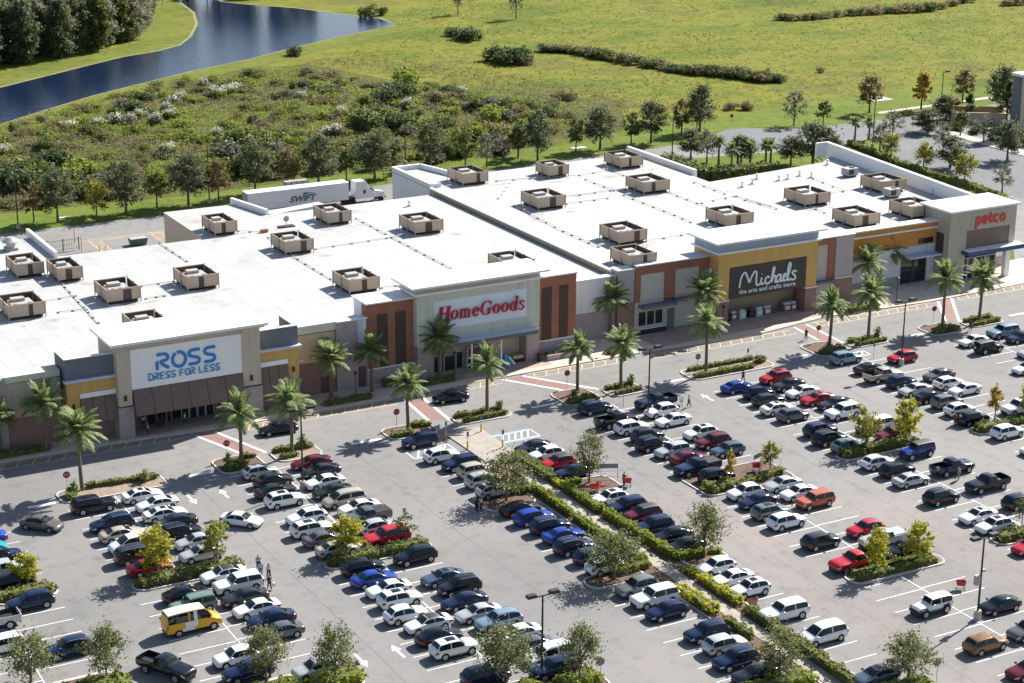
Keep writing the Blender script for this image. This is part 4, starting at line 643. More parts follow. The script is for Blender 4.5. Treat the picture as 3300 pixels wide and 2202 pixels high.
def walltext(s,x0,x1,y,z0,h,m,parent,name='sign_lettering',bold=0,shear=0,ext=.06):
    me=textmesh(s,1,ext,bold,shear); xs=[v.co.x for v in me.vertices]; zs=[v.co.y for v in me.vertices]
    kx=(x1-x0)/(max(xs)-min(xs)); kz=h/(max(zs)-min(zs)); a,b=min(xs),min(zs); off=ORG[parent.name]
    for v in me.vertices: v.co=Vector((x0+(v.co.x-a)*kx-off[0],y-v.co.z-off[1],z0+(v.co.y-b)*kz-off[2]))
    me.materials.clear(); me.materials.append(m); return obj(name,me,parent)
def P_(name,parent,m,*boxes,smooth=None):
    mb=MB()
    for b in boxes: mb.box(*b)
    return mb.build(name,m,parent)
# ================================================================ store 1: blue letters
S1=thing('store_building','tan store with blue letters on a white sign panel and mustard side wings','store',(75.5,222.4,0))
mb=MB(); mb.prism([(28,222.4),(97,222.4),(97,273.2),(74.3,273.2),(74.3,286),(28,286)],0,8.85,0,top=False); mb.build('walls',tan,S1)
MB().prism([(27.95,222.9),(97,222.9),(97,273.25),(74.35,273.25),(74.35,286.05),(27.95,286.05)],8.85,9.0).build('roof',roofm,S1)
P_('roof_parapet',S1,trimw,(74.0,74.5,272.7,288.2,8.7,9.95))
P_('front_coping',S1,trimw,(28,52.8,220.9,222.6,9.2,9.36)); P_('beige_coping',S1,trimw,(90.7,96.9,221.8,223,9.72,9.86)); P_('stone_coping',S1,trimw,(96.9,101.4,221.6,223,9.66,9.8))
P_('stone_wall',S1,stonem,(28,52.75,220.6,222.3,.15,9.2))
P_('left_wall',S1,tan,(52.8,59.6,221,222.35,3.9,8.5)); P_('left_wall_base',S1,brickd,(52.8,59.6,220.9,222.3,.15,3.9))
P_('left_cornice',S1,cream,(52.7,59.55,220.7,222.9,8.62,9.42)); P_('left_band',S1,darkpanel,(52.8,59.55,220.93,222.2,8.48,8.62))
def wing(x0,x1,pier_left):
    P_('grey_parapet',S1,grey_st,(x0,x1,219.3,219.7,8.3,10.95),(x0,x0+.4,219.7,223.6,8.3,10.95) if pier_left else (x1-.4,x1,219.7,224.6,8.3,10.95),(x0+.4,x1,219.7,222.6,8.3,9.6) if pier_left else (x0,x1-.4,219.7,222.6,8.3,9.6))
    P_('wing_roof',S1,roofm,(x0+.42,x1-.02,219.72,223.5,9.6,9.68) if pier_left else (x0+.02,x1-.42,219.72,223.5,9.6,9.68))
    P_('parapet_coping',S1,trimw,(x0-.08,x1+.08,219.22,219.78,10.95,11.05),(x0-.08,x0+.48,219.78,223.6,10.95,11.05) if pier_left else (x1-.48,x1+.08,219.78,224.6,10.95,11.05))
    P_('white_ledge',S1,trimg,(x0-.3,x1+.1,218.8,219.6,8.05,8.32) if pier_left else (x0-.1,x1+.35,218.8,219.6,8.15,8.42))
    xa,xb=(x0+1.6,x1) if pier_left else (x0,x1-1.6)
    zt=6.45 if pier_left else 6.75
    P_('mustard_wall',S1,mustard,(x0-.02,x1+.02,219.15,220.2,zt,8.05 if pier_left else 8.15),(x0-.02,xa,219.15,222.4,3.9,zt) if pier_left else (xb,x1+.02,219.15,222.4,4.3,zt))
    P_('awning_header',S1,signw,(xa,xb,218.95,219.4,zt-.6,zt))
    m=MB(); k=3
    for i in range(k):
        a=xa+(xb-xa)*i/k+.04; b=xa+(xb-xa)*(i+1)/k-.04
        m.hexa([(a,218.1,2.9),(b,218.1,2.9),(b,218.16,2.86),(a,218.16,2.86),(a,219.1,zt-.62),(b,219.1,zt-.62),(b,219.2,zt-.66),(a,219.2,zt-.66)])
    m.build('awning',awn,S1)
    P_('wing_base',S1,brickd,(xa,xb,219.9,222.3,.15,5.8)); P_('stone_pier',S1,stonem,(x0,xa-.02,219.1,222.3,.15,3.9) if pier_left else (xb+.02,x1,219.1,222.3,.15,4.3))
    P_('wall_lamp',S1,black,((x0+.6,x0+.9,218.95,219.14,4.6,5.2) if pier_left else (x1-.95,x1-.65,218.95,219.14,4.9,5.5)))
wing(59.8,65.95,True); wing(84.75,90.4,False)
# tower
P_('tower_wall',S1,tan,(65.9,67.65,218.0,224.8,4.3,12.0),(82.25,84.7,218.0,224.8,4.3,12.0),(67.65,82.25,218.2,218.6,11.4,12.0),(67.65,82.25,224.2,224.8,6.2,12.0),(65.9,84.7,224.82,225.4,8.8,11.9))
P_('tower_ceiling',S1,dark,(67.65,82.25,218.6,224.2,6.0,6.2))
P_('pier_band',S1,darkpanel,(65.85,67.7,217.94,219,4.14,4.3),(82.2,84.75,217.94,219,4.14,4.3)); P_('tower_pier',S1,stonem,(65.8,67.75,217.9,221,.15,4.14),(82.15,84.8,217.9,221,.15,4.14))
P_('wall_lamp',S1,black,(66.6,66.9,217.8,217.99,5,5.7)); P_('wall_lamp',S1,black,(83.2,83.5,217.8,217.99,5,5.7))
sp_=P_('sign_panel',S1,signw,(67.66,82.24,218.12,218.3,6.22,11.39))
mbl=MB(); word(mbl,'ROSS',70.95,218.05,8.32,2.05,2.05,.42,1.0); mbl.build('sign_lettering',blue_l,sp_)
mbl=MB(); word(mbl,'DRESS FOR LESS',69.9,218.05,7.08,.72,.88,.165,1.0); mbl.build('sign_lettering',blue_l,sp_)
mbl=MB()
for i in range(6):
    a=67.75+14.4*i/6+.04; b=67.75+14.4*(i+1)/6-.04
    mbl.hexa([(a,216.9,3.1),(b,216.9,3.1),(b,217.0,3.06),(a,217.0,3.06),(a,218.1,6.2),(b,218.1,6.2),(b,218.2,6.16),(a,218.2,6.16)])
mbl.build('awning',awn,S1)
P_('cornice_slab',S1,trimw,(65.0,85.55,217.2,225.6,12.3,12.62)); P_('cornice_soffit',S1,tan,(65.4,85.2,217.6,225.3,12.0,12.3))
P_('entrance_wall',S1,brickd,(67.7,70.2,221,221.4,.15,6),(79.4,82.2,221,221.4,.15,6),(70.2,79.4,221,221.4,3.0,6))
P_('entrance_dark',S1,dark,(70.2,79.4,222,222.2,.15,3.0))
for i,(a,b) in enumerate(((70.3,71.6),(72.9,73.6),(74.9,75.9),(76,77),(77.1,78.1),(78.2,79.3))): 
    w=P_('window',S1,glassd,(a+.05,b-.05,221.16,221.2,.2,2.9)); P_('frame',w,frame,(a,a+.06,221.1,221.24,.15,2.95),(b-.06,b,221.1,221.24,.15,2.95),(a+.05,b-.05,221.11,221.23,2.86,2.94))
P_('window',S1,glassd,(79.8,82,220.93,220.98,1.2,2.7))
P_('beige_wall',S1,beige,(90.95,96.8,222,222.35,4.6,8.6)); P_('beige_cornice',S1,cream,(90.9,96.85,221.75,222.9,8.75,9.72)); P_('beige_band',S1,darkpanel,(90.95,96.8,221.92,222.3,8.6,8.75)); P_('beige_wall_base',S1,brickd,(90.7,96.8,221.9,222.3,.15,4.6))
P_('rear_door',S1,doorb,(94.6,95.9,221.82,221.9,.16,2.5))
P_('stone_column',S1,stonem,(96.85,99.9,221.6,223,.15,9.66)); P_('white_bay',S1,whitew,(99.9,101.35,222,223,5.5,9.66)); P_('white_bay_base',S1,stonem,(99.9,101.35,221.9,223,.15,5.5)); P_('service_door',S1,doorb,(100.1,101.15,221.8,221.9,.16,3))
P_('wall_notice',S1,whitew,(91.1,92.3,221.84,221.9,4.9,5.3))
# ================================================================ store 2: red letters
S2=thing('store_building','pale green store with red letters on a white sign and brick panels each side','store',(117.8,222.4,0))
MB().prism([(97,223),(134,223),(134,225.2),(141.8,225.2),(141.8,283),(112,282.5),(110,291.8),(97.6,292),(97.5,273.2),(97,273.2)],0,8.85,0,top=False).build('walls',tan,S2)
MB().prism([(97.001,223.4),(134,223.4),(134,225.6),(141.85,225.6),(141.85,283.05),(112.05,282.55),(110.05,291.85),(97.55,292.05),(97.45,273.25),(97.001,273.25)],8.85,9.0).build('roof',roofm,S2)
MB().hexa([(109.4,292.9,8.7),(111.6,282.7,8.7),(112.1,282.8,8.7),(109.9,293,8.7),(109.4,292.9,9.9),(111.6,282.7,9.9),(112.1,282.8,9.9),(109.9,293,9.9)]).build('roof_parapet',trimw,S2)
MB().hexa([(113,282.9,8.6),(123,283,8.6),(123,286.5,8.4),(113,286.5,8.4),(113,282.9,8.9),(122,283,9.6),(122.4,286.4,9.2),(113,286.4,8.6)]).build('dock_canopy',trimg,S2)
def brickwing(x0,x1,zt,pans):
    P_('brick_wall',S2,brickr,(x0,x1,222,223.5,2.45,zt)); P_('brick_base_ledge',S2,trimw,(x0-.05,x1+.05,221.8,222.6,2.3,2.45)); P_('brick_base',S2,stonem,(x0,x1,221.9,223,.15,2.3)); P_('brick_coping',S2,trimw,(x0-.15,x1+.05,221.7,226.5,zt,zt+.18)); P_('brick_back',S2,trimw,(x0,x1,223.52,226,8.9,zt))
    for a,b in pans: P_('tall_panel',S2,darkpanel,(a,b,221.93,222.1,.3,9.85 if x0<120 else 10.1))
brickwing(101.4,108.4,11.45,((102.95,104.5),(105.65,107.2))); brickwing(127.5,133.9,11.65,((128.4,129.9),(131.15,132.55)))
P_('front_wall',S2,mat('sage_stucco',(.60,.60,.50),.9,.05,.8),(108.35,110.9,221,226,4.7,12),(125.3,127.4,221,226,4.7,12),(110.9,125.3,221,222,10.8,12),(110.9,125.3,221,222,4.7,6.75),(110.9,125.3,225.4,226,6.7,12))
sp_=P_('sign_panel',S2,mat('white_sign_panel',(.72,.75,.80),.7,.02,.5),(110.92,125.28,220.98,221.4,6.76,10.79))
P_('cornice_ledge',S2,trimw,(107.9,127.9,220.5,226.2,12,12.25)); P_('cornice_neck',S2,tan,(108.4,127.4,221,225.8,12.25,13.05)); P_('cornice_slab',S2,trimw,(107.2,128.5,219.9,226.4,13.05,13.35))
P_('stone_pier',S2,stonem,(108.4,110.9,220.9,224,.15,4.7)); P_('stone_pier',S2,stonem,(125.3,127.35,220.9,224,.15,4.7)); P_('pier_cap',S2,trimw,(108.35,110.95,220.85,221.3,4.7,4.85),(125.25,127.4,220.85,221.3,4.7,4.85))
P_('canopy',S2,steel,(111.2,126.2,219.3,222,4.55,5.0)); P_('canopy_top',S2,trimg,(111.3,126.1,219.4,221,5.0,5.06))
P_('entrance_wall',S2,tan,(118.5,125.3,223.6,224,.15,4.5)); P_('entrance_dark',S2,dark,(110.9,118.5,224,224.2,.15,4.5),(122.9,124.2,223.5,223.6,.15,3.4))
for a,b,y_,h in ((111,112.8,222.5,2.6),(113.1,115,222.3,2.6),(115.1,116.3,222.8,2.6),(116.5,119,221.9,3.2),(119.1,120.9,222.9,3)):
    w=P_('window',S2,glassd,(a+.07,b-.07,y_+.04,y_+.08,.2,h-.1)); P_('frame',w,frame,(a,a+.09,y_,y_+.14,.15,h),(b-.09,b,y_,y_+.14,.15,h),(a+.08,b-.08,y_+.01,y_+.13,h-.1,h-.01))
P_('canopy_post',S2,trimw,(116.3,116.5,220.3,220.5,.15,4.55)); P_('canopy_post',S2,trimw,(120.9,121.1,220.3,220.5,.15,4.55))
P_('white_bay',S2,whitew,(134,142.35,225,225.6,4.35,9.3)); P_('white_bay_base',S2,stonem,(134,142.35,224.9,225.6,.15,4.35)); P_('white_bay_coping',S2,trimw,(133.95,142.3,224.8,226,9.3,9.42)); P_('stone_seat',S2,stonem,(128,134,219.6,219.9,.15,.9))
# serif letters for the red sign (slanted, thick stems, thin serifs)
def serif(s,x0,x1,yb,z0,xh,cap,m,parent):
    mb=MB(); cur=[0.0]; sh=.09; k=[0]
    def poly(pts):
        k[0]+=1; y=yb-.0015*k[0]
        F=[(u+sh*v,v) for u,v in pts]; mb.v  # placed later
        polys.append((F,y))
    polys=[]
    def stem(u,v0,v1,w=.24): poly([(u,v0),(u+w,v0),(u+w,v1),(u,v1)])
    def ser(u,v,w=.42): poly([(u-.11,v-.035),(u+w-.11,v-.035),(u+w-.11,v+.035),(u-.11,v+.035)])
    def ring(cx,cy,rx,ry,a0=0,a1=360,tx=.21,ty=.09):
        n=22
        A=arc(cx,cy,rx,ry,a0,a1,n); B_=arc(cx,cy,rx-tx,ry-ty,a0,a1,n)
        for i in range(n): poly([A[i],A[i+1],B_[i+1],B_[i]])
    def blob(pts,w):
        pts=smooth(pts,5)
        for i in range(len(pts)-1):
            a=Vector((*pts[i],0));b=Vector((*pts[i+1],0));t=(b-a).normalized();q=Vector((-t.y,t.x,0))*w/2
            poly([(a-q)[:2],(b-q)[:2],(b+q)[:2],(a+q)[:2]])
    u=0
    for ch in s:
        if ch=='H':
            stem(u+.1,0,cap,.28); stem(u+.78,0,cap,.28); poly([(u+.3,cap*.48),(u+.8,cap*.48),(u+.8,cap*.56),(u+.3,cap*.56)])
            for a in (u+.1,u+.78):
                ser(a,.035,.46); ser(a,cap-.035,.46)
            u+=1.18
        elif ch=='o': ring(u+.36,xh/2,.36,xh/2+.02); u+=.8
        elif ch=='m':
            for i in range(3): stem(u+.08+.36*i,0,xh*.85,.18); ser(u+.08+.36*i,.035,.38)
            for i in range(2): ring(u+.35+.36*i,xh*.72,.2,xh*.29,0,180,.12,.1)
            ser(u,xh-.04,.3); u+=1.16
        elif ch=='e': ring(u+.34,xh/2,.34,xh/2+.02,10,330); poly([(u+.08,xh*.5),(u+.62,xh*.5),(u+.62,xh*.58),(u+.08,xh*.58)]); u+=.76
        elif ch=='G': ring(u+.52,cap/2,.52,cap/2+.03,40,330,.22,.08); stem(u+.72,.06,cap*.45,.22); ser(u+.72,cap*.45,.5); poly([(u+.86,cap*.68),(u+.93,cap*.68),(u+.93,cap*1.0),(u+.86,cap*.95)]); u+=1.14
        elif ch=='d': ring(u+.33,xh/2,.33,xh/2+.02); stem(u+.5,0,cap*1.06,.2); ser(u+.44,cap*1.03,.3); ser(u+.56,.035,.34); u+=.84
        elif ch=='s': blob([(u+.5,xh*.78),(u+.42,xh*.93),(u+.2,xh*.93),(u+.12,xh*.74),(u+.3,xh*.55),(u+.48,xh*.36),(u+.42,xh*.1),(u+.2,xh*.05),(u+.06,xh*.22)],.16); u+=.62
    kx=(x1-x0)/(u+.1)
    for F,y in polys:
        n=len(mb.v); c=len(F)
        for yy in (y,y+.16): mb.v+=[(x0+a*kx,yy,z0+b) for a,b in F]
        mb.f.append(tuple(range(n,n+c))); mb.m.append(0)
        for i in range(c):
            j=(i+1)%c; mb.f.append((n+i,n+c+i,n+c+j,n+j)); mb.m.append(0)
    return mb.build('sign_lettering',m,parent)
serif('HomeGoods',111.4,124.9,220.8,7.95,1.32,1.95,red_l,sp_)
# ================================================================ store 3: black sign
S3=thing('store_building','mustard store with white script on a black sign and red brick side bays','store',(167.3,222.5,0))
MB().prism([(142.2,225.3),(184.4,225.3),(184.4,266.6),(187.3,266.6),(187.6,291.9),(150.2,290.6),(147.8,299.3),(142.3,299.3)],0,9.5,0,top=False).build('walls',mat('ochre_side',(.40,.33,.22),.9,.08,.8),S3)
MB().prism([(142.15,225.8),(184.4,225.8),(184.4,266.65),(187.35,266.65),(187.65,291.95),(150.25,290.65),(147.85,299.35),(142.25,299.35)],9.5,9.7).build('roof',roofm,S3)
P_('side_coping',S3,trimw,(142.05,142.7,226,284.6,9.7,9.85))
P_('raised_box',S3,whitew,(142.25,142.6,284.6,299.4,5.0,10.4),(142.6,147.8,299.05,299.4,5,10.4),(142.6,144.4,284.6,284.95,9.71,10.4)); P_('raised_box_coping',S3,trimw,(142.15,142.75,284.5,299.5,10.4,10.5),(142.75,147.8,298.95,299.5,10.4,10.5)); MB().hexa([(147.5,299.4,9.2),(149.8,290.4,9.2),(150.2,290.5,9.2),(147.9,299.5,9.2),(147.5,299.4,10.5),(149.8,290.4,10.5),(150.2,290.5,10.5),(147.9,299.5,10.5)]).build('box_side_parapet',trimw,S3)
P_('rear_parapet',S3,trimw,(188.0,188.6,272.3,294.5,8.6,10.6))
P_('stone_column',S3,mat('grey_stone_block',(.42,.38,.36),.9,.1,1.5),(142.4,145.25,224.5,226.4,5,10.05)); P_('stone_column_base',S3,brickd,(142.4,145.25,224.4,226,.15,5)); P_('stone_coping',S3,trimw,(142.3,145.3,224.3,226.6,10.05,10.18))
P_('brick_bay',S3,brickr,(145.3,146.2,224.3,226.3,4.9,10.4),(150.4,152.2,224.3,226.3,4.9,10.4),(156.5,158.1,224.3,226.3,4.9,10.4),(146.2,150.4,224.3,226.3,9.05,10.4),(152.2,156.5,224.3,226.3,9.1,10.4)); P_('brick_coping',S3,trimg,(145.25,158.2,224,226.8,10.4,10.56))
P_('pale_panel',S3,mat('pale_block',(.52,.47,.42),.9,.08,1.2),(146.2,150.4,224.5,226,4.6,9.05)); P_('pale_panel',S3,MATS['pale_block'],(152.2,156.5,224.5,226,4.6,9.1)); P_('lower_wall',S3,MATS['pale_block'],(145.3,145.9,224.35,226,.15,4.9),(150.35,158.1,224.6,226,.15,4.6),(145.9,150.35,224.35,226,.15,1.25),(145.9,150.35,224.35,226,3.45,4.9))
P_('bay_canopy',S3,grey_st,(145.9,151.9,222.9,224.4,4.15,4.55)); P_('bay_canopy',S3,grey_st,(151.95,157.5,223.6,224.6,4.35,4.75)); P_('utility_door',S3,grey_st,(151.2,152.4,224.5,224.59,.16,3.2))
for a in (146,147.45,148.9): 
    w=P_('window',S3,glassd,(a+.04,a+1.36,224.5,224.55,1.3,3.4)); P_('frame',w,frame,(a,a+.06,224.4,224.6,1.25,3.45),(a+1.34,a+1.4,224.4,224.6,1.25,3.45),(a+.05,a+1.35,224.41,224.59,3.38,3.44))
P_('window_sill',S3,trimw,(145.7,150.5,223.7,224.34,.9,1.02)); P_('planter',S3,dark,(145.7,150.5,223.7,224.3,.15,.9))
P_('tower_wall',S3,mustard,(158.2,160.2,222,228.4,3.95,11.15),(174.4,176.4,222,228.4,3.95,11.15),(160.2,174.4,222,222.5,8.9,11.15),(160.2,174.4,227.9,228.4,4.0,11.15))
P_('tower_ceiling',S3,dark,(160.2,174.4,222.5,227.9,8.5,8.7))
P_('side_panel',S3,signw,(158.1,158.19,223.6,226,4.6,8.6))
P_('cornice_ledge',S3,trimw,(157.8,176.8,221.6,228.8,11.15,11.4)); P_('cornice_neck',S3,mat('blue_grey_frieze',(.33,.38,.45),.8,.05,1),(158.2,176.4,222,228.4,11.4,12.7)); P_('cornice_slab',S3,trimw,(157.3,177.5,221.2,229.2,12.7,13.0))
P_('stone_pier',S3,brickd,(158.15,160.2,221.9,224.2,.15,3.8)); P_('stone_pier',S3,brickd,(174.4,176.45,221.9,224.2,.15,3.8)); P_('pier_cap',S3,trimw,(158.1,160.25,221.8,224.2,3.8,3.95),(174.35,176.5,221.8,224.2,3.8,3.95))
sp_=P_('sign_panel',S3,chocolate,(160.22,174.38,222.06,222.4,4.02,8.88))
ml=MB(); kk=0
MI=[[(.0,.0),(.02,.6),(.06,.95),(.10,.98),(.14,.6),(.17,.3),(.20,.6),(.25,.96),(.29,.9),(.29,.4),(.30,.05),(.34,.02),(.38,.2)],[(.385,.5),(.375,.15),(.39,.03),(.43,.08)],[(.39,.72),(.395,.74)],[(.525,.42),(.485,.48),(.45,.32),(.455,.08),(.495,.0),(.54,.12)],
 [(.54,.1),(.585,.6),(.605,1.0),(.585,1.05),(.57,.6),(.56,.05),(.58,.35),(.615,.48),(.63,.35),(.625,.05),(.65,.03)],[(.72,.45),(.68,.5),(.645,.3),(.655,.05),(.69,.03),(.72,.35),(.725,.48),(.72,.1),(.74,.02),(.77,.15)],[(.77,.25),(.815,.38),(.805,.5),(.775,.45),(.765,.2),(.785,.02),(.83,.08)],[(.83,.08),(.875,.7),(.89,1.12),(.865,1.2),(.845,.8),(.85,.12),(.87,.0),(.9,.15)],[(1.0,.55),(.955,.62),(.925,.5),(.965,.3),(.985,.12),(.955,.0),(.91,.03)]]
for st in MI:
    pts=smooth(st,5); stroke(ml,pts,.34,162.1,221.98-.002*kk,5.55,10.45,2.2,depth=.07); kk+=1
ml.build('sign_lettering',white_l,sp_)
walltext('the arts and crafts store',162.1,172.5,222.04,4.55,.68,white_l,sp_,bold=.012,ext=.04)
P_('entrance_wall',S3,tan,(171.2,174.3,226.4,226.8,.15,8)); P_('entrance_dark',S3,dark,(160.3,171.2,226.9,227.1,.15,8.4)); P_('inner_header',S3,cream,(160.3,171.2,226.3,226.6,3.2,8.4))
for a,b in ((160.4,162.4),(162.5,164.4),(164.5,166.4),(167,168.3),(168.4,169.7),(169.8,171.1)):
    w=P_('window',S3,glassd,(a+.05,b-.05,226.36,226.4,.2,3.1)); P_('frame',w,frame,(a,a+.07,226.28,226.44,.15,3.2),(b-.07,b,226.28,226.44,.15,3.2),(a+.06,b-.06,226.29,226.43,3.08,3.19))
P_('right_brick',S3,brickr,(176.5,177.4,223.5,226,3.9,10.7),(179.7,180.9,223.5,226,3.9,10.7),(177.4,179.7,223.5,226,9.7,10.7)); P_('pale_panel',S3,MATS['pale_block'],(177.4,179.7,223.7,226,4.1,9.7)); P_('right_canopy',S3,grey_st,(176.6,181,222.8,223.5,3.75,4.1)); P_('right_base',S3,MATS['pale_block'],(176.5,180.9,223.6,226,.15,3.75))
P_('right_stone',S3,MATS['grey_stone_block'],(180.95,184.3,223.3,226.4,4.2,10.85)); P_('right_stone_base',S3,brickd,(180.95,184.3,223.2,226.2,.15,4.1)); P_('stone_ledge',S3,trimw,(180.9,184.35,223.1,224,4.1,4.22)); P_('right_coping',S3,trimw,(176.45,184.4,223,226.8,10.85,11.0))
# ================================================================ store 4: pet store
S4=thing('store_building','grey beige corner store with red letters, blue canopy and orange wall band','store',(206,224,0))
MB().prism([(184.4,227),(215,227),(219,273.4),(214.5,270),(187.4,266.55),(184.4,266.55)],0,9.5,0,top=False).build('walls',whitew,S4)
MB().prism([(184.4,227.4),(215.05,227.4),(219.05,273.5),(214.5,270.05),(187.4,266.6),(184.4,266.6)],9.5,9.7).build('roof',roofm,S4)
MB().hexa([(214.6,231,0),(215.3,231,0),(220,275.6,0),(219.3,275.6,0),(214.6,231,12.0),(215.3,231,12.0),(220,275.6,12.0),(219.3,275.6,12.0)]).build('side_parapet',trimw,S4)
P_('parapet_return',S4,trimw,(217,219.28,275.2,275.6,9.3,12.0))
P_('orange_wall',S4,orange_st,(186.9,203.6,226.5,227.6,6.3,8.9)); P_('upper_band',S4,orange_st,(186.9,203.6,226.4,227.6,9.15,9.95)); P_('white_band',S4,trimw,(186.85,203.6,226.2,227.6,8.9,9.15),(184.4,203.6,226.1,228,9.95,10.15))
P_('pale_wall',S4,whitew,(184.4,196.8,226.6,227.4,1.6,6.3),(202.2,203.6,226.6,227.4,.15,6.3)); P_('wall_base',S4,stonem,(184.4,196.8,226.5,227.3,.15,1.6)); P_('ledge',S4,trimg,(184.5,197,226.3,226.7,6.1,6.35))
for a,b in ((196.9,199.4),(199.6,202.1)):
    w=P_('window',S4,glassd,(a+.05,b-.05,226.8,226.86,.2,4.5)); P_('frame',w,steel,(a,a+.08,226.7,226.9,.15,4.6),(b-.08,b,226.7,226.9,.15,4.6),(a+.07,b-.07,226.71,226.89,2.3,2.4))
P_('window',S4,glassd,(200,203,226.44,226.49,6.5,7.4)); P_('flat_canopy',S4,trimg,(197,204.2,224.6,226.7,4.75,4.95)); P_('pale_wall_top',S4,whitew,(196.85,202.15,226.9,227.5,4.6,6.3))
P_('tower_wall',S4,mat('greige_stucco',(.45,.41,.33),.9,.05,.8),(203.6,207.2,223.4,230.2,.15,11.8),(207.2,216.3,223.4,224,8.5,11.8),(216.3,217.5,223.4,224,5,11.8),(207.2,217.5,224,230.2,5.2,11.8)); P_('tower_coping',S4,trimw,(203.3,217.9,223,230.6,11.8,12.1)); P_('accent_panel',S4,darkpanel,(203.5,203.59,224.6,226.3,4.8,8.2))
pn=P_('brown_panel',S4,mat('brown_slats',(.20,.145,.115),.8,.12,3),(207.25,216.25,223.55,223.9,5.35,8.45))
sp_=P_('sign_band',S4,MATS['greige_stucco'],(208,216,223.36,223.39,8.8,11.4))
ml=MB(); word(ml,'petco',208.75,223.3,9.4,1.72,1.75,.5,.8); ml.build('sign_lettering',redp,sp_)
P_('blue_canopy',S4,navyc,(206.4,218.4,221.7,223.4,4.75,5.4)); P_('canopy_top',S4,trimw,(206.5,218.3,221.8,224,5.4,5.46))
P_('corner_column',S4,trimw,(215.2,216.2,222.6,223.4,.15,4.75)); P_('entrance_dark',S4,dark,(207.3,215,224.6,224.8,.15,5.2))
for a,b in ((207.4,208.6),(208.7,209.9),(210.2,212.3),(212.4,214.6)):
    w=P_('window',S4,glassd,(a+.05,b-.05,224.3,224.34,.2,3.6)); P_('frame',w,frame,(a,a+.08,224.2,224.4,.15,3.7),(b-.08,b,224.2,224.4,.15,3.7),(a+.07,b-.07,224.21,224.39,3.58,3.69))
P_('end_wall',S4,orange_st,(217.5,220.4,228,228.6,6.2,10)); P_('end_wall_lower',S4,whitew,(217.5,220.2,228.05,228.6,1.6,6.2)); P_('end_base',S4,stonem,(217.5,220.3,227.9,228.6,.15,1.6)); P_('end_coping',S4,trimw,(217.55,220.8,227.6,230,10,10.2))
# ---------------------------------------------------------------- rooftop units
def make_hvac(x,y,z,w,d,label,k):
    t=thing('rooftop_unit',label,'rooftop unit',(x+w/2,y+d/2,z),0,'screened rooftop units')
    ORG[t.name]=(0,0,0); W=w/2; Dp=d/2; h0,h1=.45,2.1; th=.08; fd=(.42,.3,.55,.48,.36)[k%5]; dw=(.7,.95,.6,1.2,.8,1.0)[k%6]
    def panel(boxes):
        m=MB()
        for b in boxes: m.box(*b)
        return m
    gap=.35+.2*(k%3)
    panel([(-W,-W+w*fd,-Dp,-Dp+th,h0,h1),(-W+w*fd+dw,W,-Dp,-Dp+th,h0,h1),(-W+.02,W-.02,-Dp+.02,-Dp+th+.03,h1,h1+.06)]).build('screen_panel',hvt,t)
    panel([(-W,W-(gap if k%4==3 else 0),Dp-th,Dp,h0,h1),(-W+.02,W-.02,Dp-th-.03,Dp-.02,h1,h1+.06)]).build('screen_panel',hvt,t)
    panel([(-W,-W+th,-Dp+th+.01,-Dp+d*.45,h0,h1),(-W,-W+th,-Dp+d*.45+gap,Dp-th-.01,h0,h1)]).build('screen_panel',hvt,t)
    panel([(W-th,W,-Dp+th+.01,Dp-th-.01-(gap if k%5==0 else 0),h0,h1)]).build('screen_panel',hvt,t)
    m=MB()
    for sx in (-1,1):
        for sy in (-1,0,1): m.box(sx*(W+.06)-.06,sx*(W+.06)+.06,sy*(Dp+.05)-.06,sy*(Dp+.05)+.06,.02,h1+.1)
    m.box(-W-.02,W+.02,-Dp-.06,-Dp-.02,h1-.12,h1+.02); m.box(-W-.06,-W-.02,-Dp,Dp,h1-.12,h1+.02)
    m.build('frame',hvt,t)
    m=MB(); m.box(-W*.62,W*.62,-Dp*.78,Dp*.6,.41,1.62); m.box(-W*.5,W*.25,Dp*.1,Dp*.5,1.63,2.05); m.build('air_handler',hvg,t)
    m=MB()
    for i in range(2+k%2): m.cyl(W*(-.45+(.45 if k%2 else .8)*i),-Dp*.45,1.622,1.74,.36,.36,12)
    m.build('fans',hvk,t)
    m=MB(); m.box(-W*.9,W*.9,-Dp*.95,Dp*.95,.02,.16); m.box(-W+.09,W-.09,-Dp+.1,Dp-.1,.32,.40); m.box(-W+w*.05,W-w*.05,Dp-.16,Dp-.115,.46,h1-.1); m.box(W-.16,W-.1,-Dp+.2,Dp-.7,.46,h1-.1); m.build('base_frame',hvd,t)
    m=MB(); m.box(-W+w*fd,-W+w*fd+dw,-Dp+.1,-Dp+.14,h0,h1-.15); m.build('access_door',hvd,t)
    return t
HL=['at the left edge, just before a silver exhaust fan','second in the rear pair at the left edge','cut by the left edge near the front','at the left end of a long roof pipe run','at the right end of a long roof pipe run','partly hidden behind the blue letter tower','on the rear extension near the white truck','beside an orange box and a satellite dish mount','in front of the parked truck','nearest the dark step between the two roofs','closest to the narrow brick panels','mostly hidden behind the red letter tower',
 'beside the raised white box at the rear','rear row second from the raised box','rear row beside the white parapet strip','left of the raised roof, second row','centre of the raised roof beside a long pipe run','front of the raised roof left of the black sign tower','low by the front edge left of the black sign tower','just behind the black sign tower','beside three small vents right of the black sign','front edge right of the black sign tower','against the long white side wall','behind the grey beige corner tower']
for i,((x,y,w),l) in enumerate(zip(DATA['HVAC'],HL)): make_hvac(x,y,9.02 if i<12 else 9.72,w,5.6 if i not in(13,) else 4.4,('tan screened rooftop unit '+l if len(l.split())<13 else 'tan rooftop unit '+l),i)
